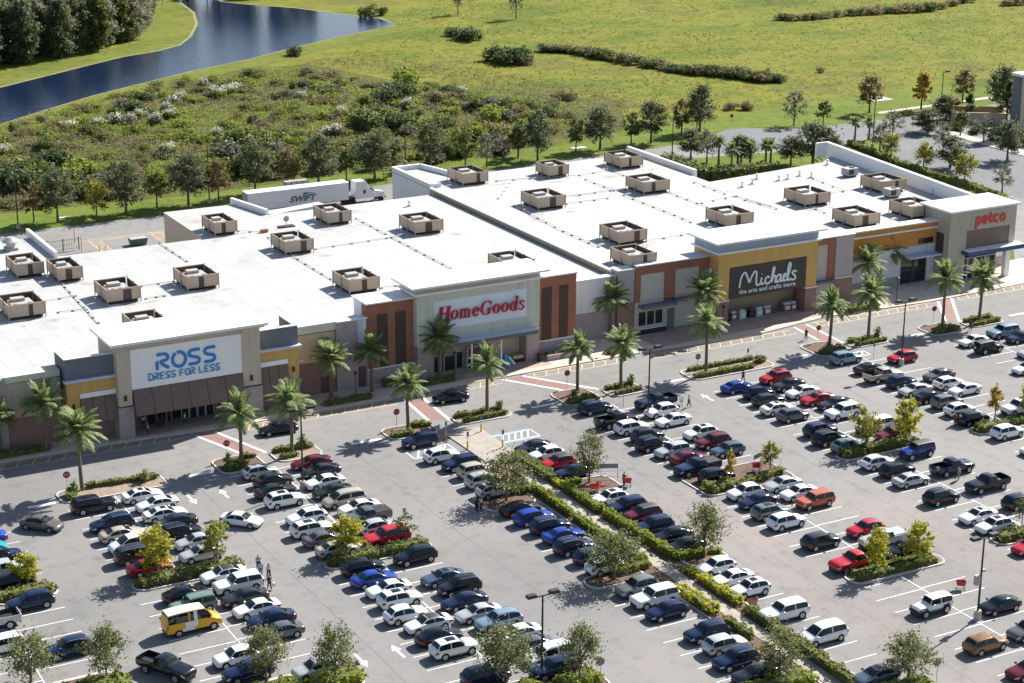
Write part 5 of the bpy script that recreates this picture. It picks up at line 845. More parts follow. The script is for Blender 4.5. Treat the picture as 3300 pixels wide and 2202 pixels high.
for (x,y),l in zip(DATA['HVACS'],('small grey rooftop unit near the far end of the white side wall','small grey rooftop unit between two tan screened units')):
    t=thing('rooftop_unit',l,'rooftop unit',(x+1,y+1,9.72)); ORG[t.name]=(0,0,0)
    MB().box(-1.2,1.2,-.9,.9,.25,1.5).build('cabinet',hvg,t); MB().box(-1.0,1.0,-.7,.7,.02,.25).build('base_frame',hvd,t); MB().cyl(.4,0,1.502,1.62,.5,.5,14).build('fan',hvk,t); MB().box(-.9,.2,-.94,-.905,.5,1.3).build('grille',hvk,t)
VL=['cone shaped vent alone near the roof step','satellite dish mount with dark ballast','orange red box on a roof pipe']+['small white roof vent, %s'%q for q in ('leftmost behind the black sign roof','tall one at the rear edge','beside the tall one at the rear edge','right pair, left one near the rear hedge','right pair, right one near the rear hedge','yellowish curb near the rear hedge','slim pipe near the rear hedge','left of three by the side wall','middle of three by the side wall','right of three by the side wall','at the foot of the white side wall')]
for i,((x,y),l) in enumerate(zip(DATA['VENTS'],VL)):
    z=9.02 if i<3 else 9.72
    nm='roof_vent' if i not in (1,2) else ('satellite_dish' if i==1 else 'junction_box')
    t=thing(nm,l,'roof vent' if nm=='roof_vent' else nm.replace('_',' '),(x,y,z)); ORG[t.name]=(0,0,0)
    if i==1:
        m=MB(); 
        for a in (-.9,0,.9): m.box(a-.4,a+.4,-.6,.6,.0,.18)
        m.build('ballast',hvk,t); m=MB(); m.tube([(0,0,.1),(0,0,1.1)],.06); m.build('mast',galv,t)
        m=MB(); 
        for q in range(10):
            a0,a1=math.pi*2*q/10,math.pi*2*(q+1)/10
            m.quad([(0,.12,1.3),(.5*math.cos(a0),-.05,1.3+.5*math.sin(a0)),(.5*math.cos(a1),-.05,1.3+.5*math.sin(a1))])
        m.build('dish',hvg,t)
    elif i==2: MB().box(-.6,.6,-.3,.3,.05,.5).build('box',mat('orange_box',(.42,.13,.05),.7),t); MB().box(-.4,.4,-.2,.2,0,.05).build('base',hvk,t)
    else:
        MB().cyl(0,0,0,.12,.4,.4).build('flashing',hvg,t); MB().cyl(0,0,.12,.8,.17,.17).cyl(0,0,.8,1.0,.32,.2).build('stack',trimw,t)
t=thing('exhaust_fan','large silver mushroom exhaust fan on the roof at the left edge','exhaust fan',(69.6,280.5,9.02)); ORG[t.name]=(0,0,0)
MB().box(-.9,.9,-.9,.9,0,.4).build('curb',hvg,t); MB().cyl(0,0,.4,1.2,.7,.7,16).build('duct',galv,t); MB().cyl(0,0,1.2,1.35,1.3,1.3,20).cyl(0,0,1.35,1.9,1.3,.5,20).build('hood',galv,t)
rs_=random.Random(31); stm=MB()
for i,(x,y,w) in enumerate(DATA['HVAC']):
    z=9.008 if i<12 else 9.708
    for q in range(3):
        cx,cy=x+rs_.uniform(-1,w+1.5),y+rs_.uniform(-3.2,-.2); a,b=rs_.uniform(.5,1.8),rs_.uniform(.25,.9)
        if cy<225.8 or (i<12 and cx>133 and cy<227): continue
        stm.quad([(cx+a*rs_.uniform(.55,1.2)*math.cos(t_*.524),cy+b*rs_.uniform(.55,1.2)*math.sin(t_*.524),z+.0002*(i*3+q)) for t_ in range(12)])
struct(stm.build('roof_stains',mat('roof_stain',(.33,.315,.29),.85,.35,1.2)))
pg_=mat('pipe_grey',(.50,.48,.46),.6,.1,2); bd_=mat('block_dark',(.10,.085,.075),.9); n=0
for z,x0,y0,x1,y1 in DATA['RLINES']:
    n+=1; L=math.hypot(x1-x0,y1-y0); zz=z+.16+.002*n; lw='lower' if z<9.5 else 'raised'
    pl=thing('roof_pipe','thin grey pipe run on small dark blocks across the %s white roof'%lw,'roof pipe',(x0,y0,z),0,'pipe runs on the %s roof'%lw)
    MB().tube([(x0,y0,zz),(x1,y1,zz)],.05,6).build('pipe',pg_,pl)
    k=max(2,int(L/2.6))
    for i in range(k+1):
        f_=i/k; x=x0+(x1-x0)*f_+R.uniform(-.1,.1); y=y0+(y1-y0)*f_; MB().box(x-.17,x+.17,y-.14,y+.14,z+.012,z+.11+.001*(n%9)).build('support_block',bd_,pl)
# ---------------------------------------------------------------- truck behind the roof
T=thing('semi_trailer','long white box trailer with dark slanted lettering parked behind the roof','trailer',(131.2,315.8,0)); ORG[T.name]=(0,0,0)
tw=mat('trailer_white',(.66,.68,.70),.4,.04,.4); tyre=mat('tyre',(.012,.012,.012),.85,0)
MB().box(-9.9,9.9,-.1,2.5,1.15,4.35).build('box_body',tw,T); MB().box(-9.95,9.95,-.14,2.54,4.35,4.42).build('roof_cap',trimw,T)
MB().box(-9.96,-9.91,.05,2.35,1.3,4.2).build('rear_door',mat('door_grey',(.35,.35,.36),.6),T); MB().box(-9.5,9.5,.2,2.2,.95,1.14).build('chassis',black,T)
for x in (-8.2,-6.9):
    for y in (-.05,2.15):
        m=MB(); m.tube([(x,y,.52),(x,y+.3,.52)],.52,16); m.build('wheel',tyre,T)
me=textmesh('SWIFT',1,.02,.03,.32); 
for v in me.vertices: v.co=Vector((-1.9+v.co.x*1.75,-.16-v.co.z,1.9+v.co.y*1.55))
me.materials.clear(); me.materials.append(mat('logo_navy',(.06,.12,.16),.5,0)); obj('logo_lettering',me,T)
m=MB(); m.quad([(.6,-.15,3.1),(3.4,-.15,3.2),(1.0,-.15,3.5)]); m.build('logo_wing',MATS['logo_navy'],T)
K=thing('truck_tractor','white sleeper cab truck coupled to the long trailer','truck',(145.2,315.8,0)); ORG[K.name]=(0,0,0)
m=MB()
m.hexa([(-2.6,0,1.0),(.6,0,1.0),(.6,2.4,1.0),(-2.6,2.4,1.0),(-2.6,.1,4.25),(-.6,.15,4.25),(-.6,2.25,4.25),(-2.6,2.3,4.25)])
m.hexa([(.6,.05,1.0),(1.6,.1,1.0),(1.6,2.3,1.0),(.6,2.35,1.0),(-.6,.16,4.23),(.55,.3,2.9),(.55,2.1,2.9),(-.6,2.24,4.23)])
m.hexa([(1.2,.3,.9),(3.6,.5,.9),(3.6,1.9,.9),(1.2,2.1,.9),(.7,.4,2.3),(3.3,.6,1.75),(3.3,1.8,1.75),(.7,2.0,2.3)])
m.build('cab',tw,K)
m=MB(); m.quad([(1.05,-.02,2.2),(1.35,0,2.2),(.6,.18,2.85),(.2,.08,2.85)]); m.quad([(-1.1,-.01+.02,1.9),(-.6,.02,1.9),(-.6,.03,2.6),(-1.1,.03,2.6)]); m.quad([(.62,.3,2.87),(1.15,.35,2.28),(1.15,2.05,2.28),(.62,2.1,2.87)]); m.build('windows',glassd,K)
m=MB(); m.box(-4.6,-2.65,.3,2.1,.85,1.1); m.box(-3.4,-2.7,.4,2.0,1.1,1.3); m.build('chassis',black,K)
for x in (-4.3,-3.1,2.5):
    for y in (-.02,2.1): m=MB(); m.tube([(x,y,.52),(x,y+.32,.52)],.52,16); m.build('wheel',tyre,K)
for y in (-.02,2.42): m=MB(); m.box(3.55,3.7,.4,2.0,.6,.95) if y<0 else m.box(.9,1.15,2.5,2.7,2.1,2.7); m.build('bumper' if y<0 else 'mirror',galv if y<0 else black,K)
t=thing('flatbed_load','grey stack seen beyond the trailer roof','load',(133.4,322.5,0)); ORG[t.name]=(0,0,0)
MB().box(-2.2,2.2,-.6,.6,.02,4.2).build('stack',hvg,t); m=MB(); [m.box(-2.2+i*1.1,-2.1+i*1.1,-.66,-.61,.1,4.1) for i in range(5)]; m.build('straps',hvk,t)
# ---------------------------------------------------------------- rear dock things
t=thing('dumpster','low green dumpster on the rear pavement','dumpster',(97.8,307,0)); ORG[t.name]=(0,0,0)
gm=mat('bin_green',(.05,.11,.08),.6); MB().hexa([(-1.3,-.7,.1),(1.3,-.7,.1),(1.3,.7,.1),(-1.3,.7,.1),(-1.5,-.85,1.15),(1.5,-.85,1.15),(1.5,.85,1.15),(-1.5,.85,1.15)]).build('bin',gm,t); MB().box(-1.45,1.45,-.8,.8,1.16,1.22).build('lid',hvg,t)
t=thing('rear_gate','dark railed gate standing on the rear pavement by the yellow lines','gate',(85.3,308.5,0)); ORG[t.name]=(0,0,0)
m=MB(); m.box(-2.6,2.6,-.04,.04,1.9,2.0); m.box(-2.6,2.6,-.04,.04,.3,.4); [m.box(-2.6+i*.4,-2.55+i*.4,-.02,.02,.41,1.89) for i in range(14)]; m.build('railing',galv,t); m=MB(); [m.cyl(x,0,0,2.2,.08) for x in (-2.7,0,2.7)]; m.build('posts',black,t)
for i,(x,y) in enumerate(((88,307),(88.6,313),(90.6,305.5),(91.6,305.3))):
    t=thing('bollard','yellow %s on the rear pavement, %s'%('bollard',['beside the railed gate','at the end of the yellow lines','left of the short pair by the roof edge','right of the short pair by the roof edge'][i]),'bollard',(x,y,0),0,'rear bollards'); ORG[t.name]=(0,0,0)
    MB().cyl(0,0,0,1.2 if i>1 else 2.6,.09,.09,10).build('post',yellow_paint,t); MB().cyl(0,0,1.2 if i>1 else 2.6,1.24 if i>1 else 2.64,.1,.05,10).build('cap',yellow_paint,t)
# ---------------------------------------------------------------- building and enclosure at the right edge
B5=thing('corner_building','dark grey and tan building cut by the right edge','building',(306,320,0)); ORG[B5.name]=(0,0,0)
MB().box(-8.5,22,-13,-11,0,12.9).build('wall',tan,B5); MB().box(4,22,-11,-1,0,12.7).build('rear_wall',tan,B5); MB().box(-9.2,-8.5,-12.6,-10.6,0,12.6).build('grey_pier',grey_st,B5); MB().box(-9.6,22.5,-13.6,-10.4,12.9,13.5).build('roof_slab',trimw,B5)
for i in range(3): MB().box(-6+i*4.5,-3.6+i*4.5,-13.06,-13.01,3,6).build('window',glassd,B5)
E5=thing('wall_enclosure','open topped tan walled enclosure beside the side road','enclosure',(300,323.5,0)); ORG[E5.name]=(0,0,0); E5.rotation_euler.z=rad(-35)
ochre=mat('ochre_block',(.46,.33,.15),.9,.1,1)
MB().box(-6,6,-4,-3.7,0,2.5).build('front_wall',tan,E5); MB().box(-6,6,3.7,4,0,2.5).build('rear_wall',ochre,E5); MB().box(-6,-5.7,-3.7,3.7,0,2.5).build('side_wall',ochre,E5); MB().box(5.7,6,-3.7,3.7,0,2.5).build('side_wall',tan,E5)
MB().box(-6.1,6.1,-4.1,-3.6,2.5,2.62).box(-6.1,6.1,3.6,4.1,2.5,2.62).box(-6.1,-5.6,-3.6,3.6,2.5,2.62).box(5.6,6.1,-3.6,3.6,2.5,2.62).build('coping',ochre,E5)
# ---------------------------------------------------------------- lamp posts
for x,y,h,n,l in DATA['POLES']:
    t=thing('lamp_post',l,'lamp post',(x,y,0),0,'parking lot lamp posts'); ORG[t.name]=(0,0,0)
    MB().cyl(0,0,0,1.0 if y<300 else .8,.36,.34,14).build('concrete_base',concrete,t)
    MB().cyl(0,0,1.0 if y<300 else .8,h-.25,.12,.085,10).build('shaft',black,t)
    a=MB(); a.box(-.95 if n==2 else -.1,.95,-.05,.05,h-.32,h-.22); a.build('arm',black,t)
    for sx in ((-1,1) if n==2 else (1,)):
        m=MB(); m.hexa([(sx*1.2-.5,-.32,h-.2),(sx*1.2+.5,-.32,h-.2),(sx*1.2+.5,.32,h-.2),(sx*1.2-.5,.32,h-.2),(sx*1.2-.42,-.27,h+.08),(sx*1.2+.42,-.27,h+.08),(sx*1.2+.42,.27,h+.08),(sx*1.2-.42,.27,h+.08)]); hd=m.build('lamp_head',black,t)
        MB().box(sx*1.2-.35,sx*1.2+.35,-.22,.22,h-.225,h-.205).build('lens',hvg,hd)
    if 'white boxes' in l: MB().box(-.75,-.2,-.2,.2,3.9,4.9).build('white_box',hvg,t); MB().box(.12,.45,-.15,.15,5.2,5.4).build('camera_box',hvg,t)
for i,(x,y) in enumerate(((60.5,217.4),(97.5,217.2),(112.8,218.6),(139.2,219),(157.6,219.5),(190.2,219.4))):
    t=thing('walkway_lamp','slim dark walkway lamp on the sidewalk, %s'%['left of the blue letter store','between two palms before the beige wall','before the red letter store door','before the white wall','before the pale panels left of the black sign','before the orange wall band'][i],'lamp post',(x,y,.15)); ORG[t.name]=(0,0,0)
    MB().cyl(0,0,0,.4,.16,.1).cyl(0,0,.4,3.6,.06,.05).build('shaft',black,t); MB().cyl(0,0,3.6,3.9,.12,.3,10).cyl(0,0,3.9,4.05,.3,.08,10).build('lantern',black,t)
# ---------------------------------------------------------------- stop signs and other signs
stopr=mat('sign_red',(.34,.02,.035),.5,0); alu=mat('sign_back',(.20,.185,.17),.6,0)
SS=[(55.1,204.4,1,'at the left end of the first palm island'),(75.0,205.3,1,'left of the crosswalk below the blue letter store'),(97.9,205.7,1,'left of the crosswalk at the red letter store'),(124.7,208.7,1,'beside the crosswalk at the wide sidewalk'),(144.2,206.3,1,'on the longest island'),(167.1,209.1,1,'beside the crosswalk under the black sign'),(188.4,208.7,1,'beside the steep crosswalk'),(85.2,135.7,0,'seen from behind at the bottom, beside a pointed tree'),(112.8,120.8,0,'seen from behind at the bottom right'),(281.6,323.6,1,'on the side road at the upper right'),(242.8,346,1,'left of two by the field path'),(247.4,344.5,1,'right of two by the field path')]
tx=textmesh('STOP',1,.004)
xs=[v.co.x for v in tx.vertices]; ys=[v.co.y for v in tx.vertices]
for v in tx.vertices: v.co=Vector(((v.co.x-(min(xs)+max(xs))/2)*.62/(max(xs)-min(xs)),-.03,2.1+(v.co.y-(min(ys)+max(ys))/2)*.3/(max(ys)-min(ys))))
tx.materials.clear(); tx.materials.append(white_l)
for x,y,f_,l in SS:
    t=thing('stop_sign',('red octagonal stop sign ' if f_ else 'grey back of a stop sign ')+l,'stop sign',(x,y,.1),rad(-8 if f_ else 172),'stop signs'); ORG[t.name]=(0,0,0)
    MB().cyl(0,.03,0,2.5,.035,.035,8).build('post',galv,t)
    o8=[(.44*math.cos(rad(22.5+45*i)),2.1+.44*math.sin(rad(22.5+45*i))) for i in range(8)]
    m=MB(); m.v=[(a,-.02,b) for a,b in o8]+[(a,-.005,b) for a,b in o8]; m.f=[tuple(range(8)),tuple(range(15,7,-1))]+[(i,i+8,(i+1)%8+8,(i+1)%8) for i in range(8)]; m.m=[0,1]+[0]*8; pl_=m.build('plate',[stopr,alu],t)
    obj('sign_text',tx,pl_)
for i,(x,y,l) in enumerate(((152.1,205.6,'on the longest island'),(127.4,198.8,'beside the navy pickup'),(169.5,199.5,'in front of the dark sedan near a lamp post'),(106.65,199.4,'right rear of the walkway pad'),(106.4,193.3,'right front of the walkway pad'),(101.6,199.3,'left rear of the walkway pad'),(102.3,194.8,'left front of the walkway pad'))):
    t=thing('parking_sign','narrow parking sign post %s'%l,'sign',(x,y,.05),0,'parking sign posts'); ORG[t.name]=(0,0,0)
    MB().cyl(0,0,0,2.3,.04,.04,8).build('post',galv,t); MB().box(-.16,.16,-.06,-.042,1.75,2.35).build('plate',grey_st if i<1 else (mat('sign_blue',(.10,.16,.24),.6)),t)
    if i>=3: MB().cyl(0,0,0,1.05,.11,.11,10).build('yellow_sleeve',mat('sleeve_yellow',(.62,.44,.06),.6),t)
CRL=['beside the white crossover with sunroof on the walkway side','on the island with the orange yellow tree']
for (x,y,ln),l in zip(((111.6,178.0,3.2),(129.6,172.2,1.6)),CRL):
    t=thing('cart_return_sign','grey framed cart return sign board '+l,'cart return',(x,y,.1),rad(-25 if ln>2 else 20)); ORG[t.name]=(0,0,0)
    MB().box(-ln/2,ln/2,-.03,.03,1.6,2.15).build('board',mat('board_grey',(.20,.22,.25),.6),t); MB().cyl(-ln/2-.04,0,0,2.2,.04).cyl(ln/2+.04,0,0,2.2,.04).box(-ln/2,ln/2,-.05,-.032,2.15,2.2).build('frame',galv,t)
    m=MB(); 
    for yy in (-.9,.9): m.tube([(-ln/2,yy,.0),(-ln/2,yy,.9),(-ln/2+4.5,yy,.9),(-ln/2+4.5,yy,0)],.035,6)
    m.build('rails',galv,t)
# shopping carts
cw_={'red':mat('cart_red',(.50,.04,.03),.5,0),'pink':mat('cart_pale_red',(.42,.22,.2),.5,0),'white':mat('cart_white',(.6,.6,.6),.5,0)}
for x,y,c_,l in DATA['CARTS']:
    t=thing('shopping_cart',l,'shopping cart',(x,y,.0 if 'island' not in l else .1),rad(R.uniform(-40,60)),'shopping carts'); ORG[t.name]=(0,0,0)
    m=MB(); b0=[(-.4,-.22,.5),(.35,-.25,.45),(.35,.25,.45),(-.4,.22,.5)]; b1=[(-.5,-.27,.95),(.5,-.32,.95),(.5,.32,.95),(-.5,.27,.95)]
    for i in range(4): m.quad([b0[i],b0[(i+1)%4],b1[(i+1)%4],b1[i]])
    m.quad(b0); m.build('basket',cw_[c_],t)
    m=MB(); m.tube([(-.5,-.25,.12),(.45,-.25,.12),(.45,.25,.12),(-.5,.25,.12)],.025,6); m.tube([(.4,-.2,.12),(.4,-.24,.95)],.022,6); m.tube([(.4,.2,.12),(.4,.24,.95)],.022,6); m.tube([(.62,-.28,1.02),(.62,.28,1.02)],.03,6); m.build('chassis',galv,t)
    [MB().tube([(a,b-.02,.06),(a,b+.02,.06)],.06,8).build('wheel',black,t) for a in(-.45,.42) for b in(-.24,.24)]
# display goods
gd=[('patio_umbrella_stack','bright blue folded goods by the red letter store door',(122.6,222.2),'display',(.04,.35,.45)),('garden_display','yellow goods by the red letter store door','',"display",(.5,.38,.06))]
t=thing('display_goods','turquoise and white folded goods beside the red letter store entrance','display',(122.3,221.0,.15)); ORG[t.name]=(0,0,0)
MB().hexa([(-.6,-.5,0),(.7,-.5,0),(.7,.3,0),(-.6,.3,0),(-.5,-.1,1.5),(-.1,-.1,1.6),(-.1,.2,1.6),(-.5,.2,1.5)]).build('folded_fabric',mat('turquoise',(.03,.33,.42),.7),t); MB().hexa([(.72,-.5,0),(1.2,-.5,0),(1.2,.2,0),(.72,.2,0),(.2,-.1,1.1),(.4,-.1,1.1),(.4,.1,1.1),(.2,.1,1.1)]).build('white_panel',trimw,t)
t=thing('display_goods','yellow goods on a low rack beside the stone pier','display',(124.2,221.6,.15)); ORG[t.name]=(0,0,0); MB().box(-.8,.8,-.4,.4,.5,.9).build('goods',yellow_paint,t); MB().box(-.9,.9,-.45,.45,0,.49).build('rack',black,t)
for i,(x,w,c_) in enumerate(((161.1,.9,'k'),(162.3,1.0,'r'),(163.9,1.2,'w'),(165.6,1,'k'),(167.0,1.1,'w'),(168.5,1.3,'r'),(172.2,1.4,'r'),(173.4,1.1,'r'))):
    t=thing('display_bin','%s display bin under the black sign, number %s from the left pier'%({'k':'dark','r':'dark red','w':'white'}[c_],['one','two','three','four','five','six','seven','eight'][i]),'display bin',(x,223.6,.15),0,'display bins'); ORG[t.name]=(0,0,0)
    MB().box(-w/2,w/2,-.4,.4,0,1.05).build('bin',{'k':dark,'r':brickr,'w':trimg}[c_],t); MB().box(-w/2+.1,w/2-.1,-.3,.3,1.051,1.4).build('goods',{'k':doorb,'r':trimg,'w':cream}[c_],t); MB().box(-w*.3,w*.3,-.43,-.402,.3,.85).build('label_card',trimw if c_!='k' else doorb,t)
t=thing('litter_bin','dark litter bin beside the right stone pier','litter bin',(127.0,220.2,.15)); ORG[t.name]=(0,0,0); MB().cyl(0,0,0,1,.32,.36,14).build('body',black,t); MB().cyl(0,0,1,1.2,.38,.2,14).build('lid',black,t)
for x,y,l in ((203.5,353.0,'a'),):
    pass
struct(MB().box(203,206.5,338.6,340.4,-.01,.12).box(294,300,352,356,-.03,.1).box(91,93,330.6,331.6,-.01,.1).build('concrete_pads',concrete))
# ---------------------------------------------------------------- vehicles
glass=mat('car_glass',(.006,.012,.016),.03,0,coat=0,spec=.5); trimb=mat('car_trim',(.016,.016,.017),.6,0); rim=mat('wheel_rim',(.42,.42,.43),.35,0,metal=.6)
hl=mat('headlight_lens',(.62,.64,.66),.1,0); tl=mat('tail_lens',(.34,.012,.016),.2,0); chrome=mat('rail_metal',(.55,.56,.57),.25,0,metal=.7); arch=mat('wheel_arch',(.006,.006,.006),.95,0)
PC={'white':(.76,.77,.77),'silver':(.46,.48,.49),'grey':(.12,.125,.135),'dark grey':(.034,.037,.046),'black':(.006,.008,.014),'navy':(.008,.017,.055),'blue':(.012,.045,.28),'bright blue':(.02,.07,.42),'teal':(.02,.28,.42),'red':(.42,.012,.02),'maroon':(.11,.012,.022),'beige':(.47,.42,.34),'green':(.13,.20,.165),'dark green':(.014,.024,.022),'green grey':(.17,.19,.185),'light blue':(.20,.30,.38),'blue grey':(.085,.12,.175),'brown':(.25,.13,.05),'brown grey':(.115,.10,.09),'orange red':(.42,.09,.045),'yellow':(.72,.36,.015)}
PM={}
for k,v in PC.items():
    lum=max(v); PM[k]=mat('paint_'+k.replace(' ','_'),v,.3 if lum>.3 else .14,0,metal=.25 if k in('silver','grey','dark grey','blue grey','light blue','brown','green grey','beige') else 0,coat=.25,spec=.4)
# station: t(0 rear..1 front), w, zbottom, zbelt, ztop, wtop, zinner
SP={
'sedan':dict(L=4.85,W=1.86,st=[(0,.72,.38,.74,.86,.62),(.025,.9,.26,.86,1.0,.74),(.13,.985,.2,.92,1.08,.83),(.30,1,.19,.95,1.40,.66),(.42,1,.19,.955,1.465,.67),(.55,1,.19,.94,1.43,.665),(.725,.985,.19,.89,1.0,.83),(.92,.95,.2,.74,.83,.78),(.98,.85,.24,.62,.70,.68),(1,.68,.32,.52,.58,.55)],rg=2,rf=3,rb=5,wh=.335,wx=(.205,.80)),
'suv':dict(L=4.72,W=1.9,st=[(0,.78,.42,.88,1.0,.7),(.02,.93,.3,1.02,1.12,.8),(.05,.99,.26,1.06,1.2,.83),(.13,1,.25,1.08,1.62,.72),(.35,1,.25,1.07,1.70,.72),(.56,1,.25,1.05,1.66,.71),(.71,.985,.25,1.0,1.13,.84),(.92,.95,.26,.86,.97,.80),(.98,.86,.3,.72,.84,.7),(1,.7,.38,.6,.68,.6)],rg=2,rf=3,rb=5,wh=.37,wx=(.205,.80)),
'large':dict(L=5.15,W=2.02,st=[(0,.82,.45,.98,1.1,.74),(.015,.96,.32,1.12,1.22,.82),(.035,.99,.28,1.14,1.28,.85),(.09,1,.27,1.15,1.76,.76),(.35,1,.27,1.14,1.83,.76),(.57,1,.27,1.12,1.79,.75),(.69,.99,.27,1.08,1.2,.87),(.93,.97,.28,.98,1.08,.84),(.985,.9,.32,.82,.95,.76),(1,.78,.4,.7,.78,.66)],rg=2,rf=3,rb=5,wh=.39,wx=(.2,.81)),
'cross':dict(L=4.5,W=1.86,st=[(0,.76,.42,.82,.95,.66),(.025,.92,.3,.97,1.06,.78),(.06,.98,.26,1.0,1.14,.82),(.19,1,.24,1.02,1.53,.69),(.38,1,.24,1.0,1.61,.69),(.55,1,.24,.98,1.56,.68),(.715,.985,.24,.94,1.06,.83),(.92,.95,.25,.8,.9,.79),(.98,.86,.29,.67,.77,.7),(1,.7,.36,.56,.63,.58)],rg=2,rf=3,rb=5,wh=.36,wx=(.205,.80)),
'van':dict(L=5.15,W=2.0,st=[(0,.82,.42,.95,1.08,.74),(.015,.95,.28,1.06,1.2,.82),(.035,.99,.24,1.08,1.28,.84),(.09,1,.23,1.08,1.68,.75),(.4,1,.23,1.05,1.77,.76),(.62,1,.23,1.0,1.68,.72),(.82,.98,.23,.92,1.06,.84),(.95,.92,.25,.74,.84,.76),(.985,.82,.28,.64,.72,.66),(1,.66,.35,.54,.6,.55)],rg=2,rf=3,rb=5,wh=.345,wx=(.2,.81)),
'boxy':dict(L=4.6,W=1.84,st=[(0,.9,.45,1.05,1.16,.8),(.012,.985,.34,1.1,1.22,.85),(.03,1,.32,1.1,1.3,.87),(.06,1,.32,1.1,1.68,.8),(.35,1,.32,1.09,1.75,.8),(.60,1,.32,1.08,1.7,.78),(.68,1,.32,1.06,1.16,.88),(.95,.98,.34,1.0,1.08,.88),(.985,.94,.38,.9,1.0,.84),(1,.88,.45,.8,.88,.78)],rg=2,rf=3,rb=5,wh=.38,wx=(.2,.82)),
'pickup':dict(L=5.85,W=2.02,st=[(0,.92,.55,1.24,1.32,.9),(.012,.985,.5,1.28,1.34,.92),(.0125,.985,.5,1.28,1.34,.92,.85),(.35,1,.45,1.28,1.34,.92,.85),(.3505,1,.45,1.28,1.36,.88),(.375,1,.42,1.24,1.80,.75),(.47,1,.4,1.22,1.88,.75),(.57,1,.4,1.2,1.84,.74),(.67,.99,.4,1.16,1.28,.86),(.93,.97,.42,1.06,1.15,.84),(.985,.92,.46,.88,1.0,.8),(1,.82,.5,.76,.84,.72)],rg=4,rf=5,rb=7,wh=.41,wx=(.205,.815)),
'transit':dict(L=5.75,W=2.06,st=[(0,.9,.5,1.3,1.5,.84),(.01,.98,.4,1.34,1.8,.86),(.02,1,.36,1.36,2.1,.84),(.03,1,.35,1.38,2.42,.8),(.4,1,.35,1.38,2.5,.8),(.68,1,.35,1.34,2.42,.76),(.835,.985,.35,1.2,1.36,.84),(.96,.93,.36,.96,1.06,.78),(.99,.84,.4,.8,.88,.68),(1,.7,.45,.64,.7,.6)],rg=2,rf=3,rb=5,wh=.36,wx=(.2,.82)),
'jeep':dict(L=4.6,W=1.86,st=[(0,.84,.55,1.12,1.22,.8),(.008,.86,.52,1.14,1.3,.8),(.015,.86,.5,1.15,1.4,.8),(.04,.86,.5,1.15,1.78,.76),(.35,.86,.5,1.15,1.86,.77),(.60,.86,.5,1.15,1.82,.75),(.655,.85,.5,1.13,1.24,.8),(.92,.72,.5,1.05,1.14,.68),(.955,.7,.55,1.0,1.1,.64),(.96,.68,.58,.95,1.04,.6)],rg=2,rf=3,rb=5,wh=.42,wx=(.2,.82)),
}
def half(st,W,i):
    t,w,zb,zt_,zp,wt=st[i][:6]; zi=st[i][6] if len(st[i])>6 else None; w2=W/2*w; t2=W/2*wt*min(1,w+.05)
    h=[(0,zb),(w2*.8,zb),(w2*.965,zb+.14),(w2,zb+.48*(zt_-zb)),(w2*.97,zt_),(t2,zp-.06*min(1,(zp-zt_)*3+.3))]
    if zi is None: h+=[(t2*.74,zp-.005),(0,zp+.018)]
    else: h+=[(t2*.985,zi),(0,zi)]
    return h
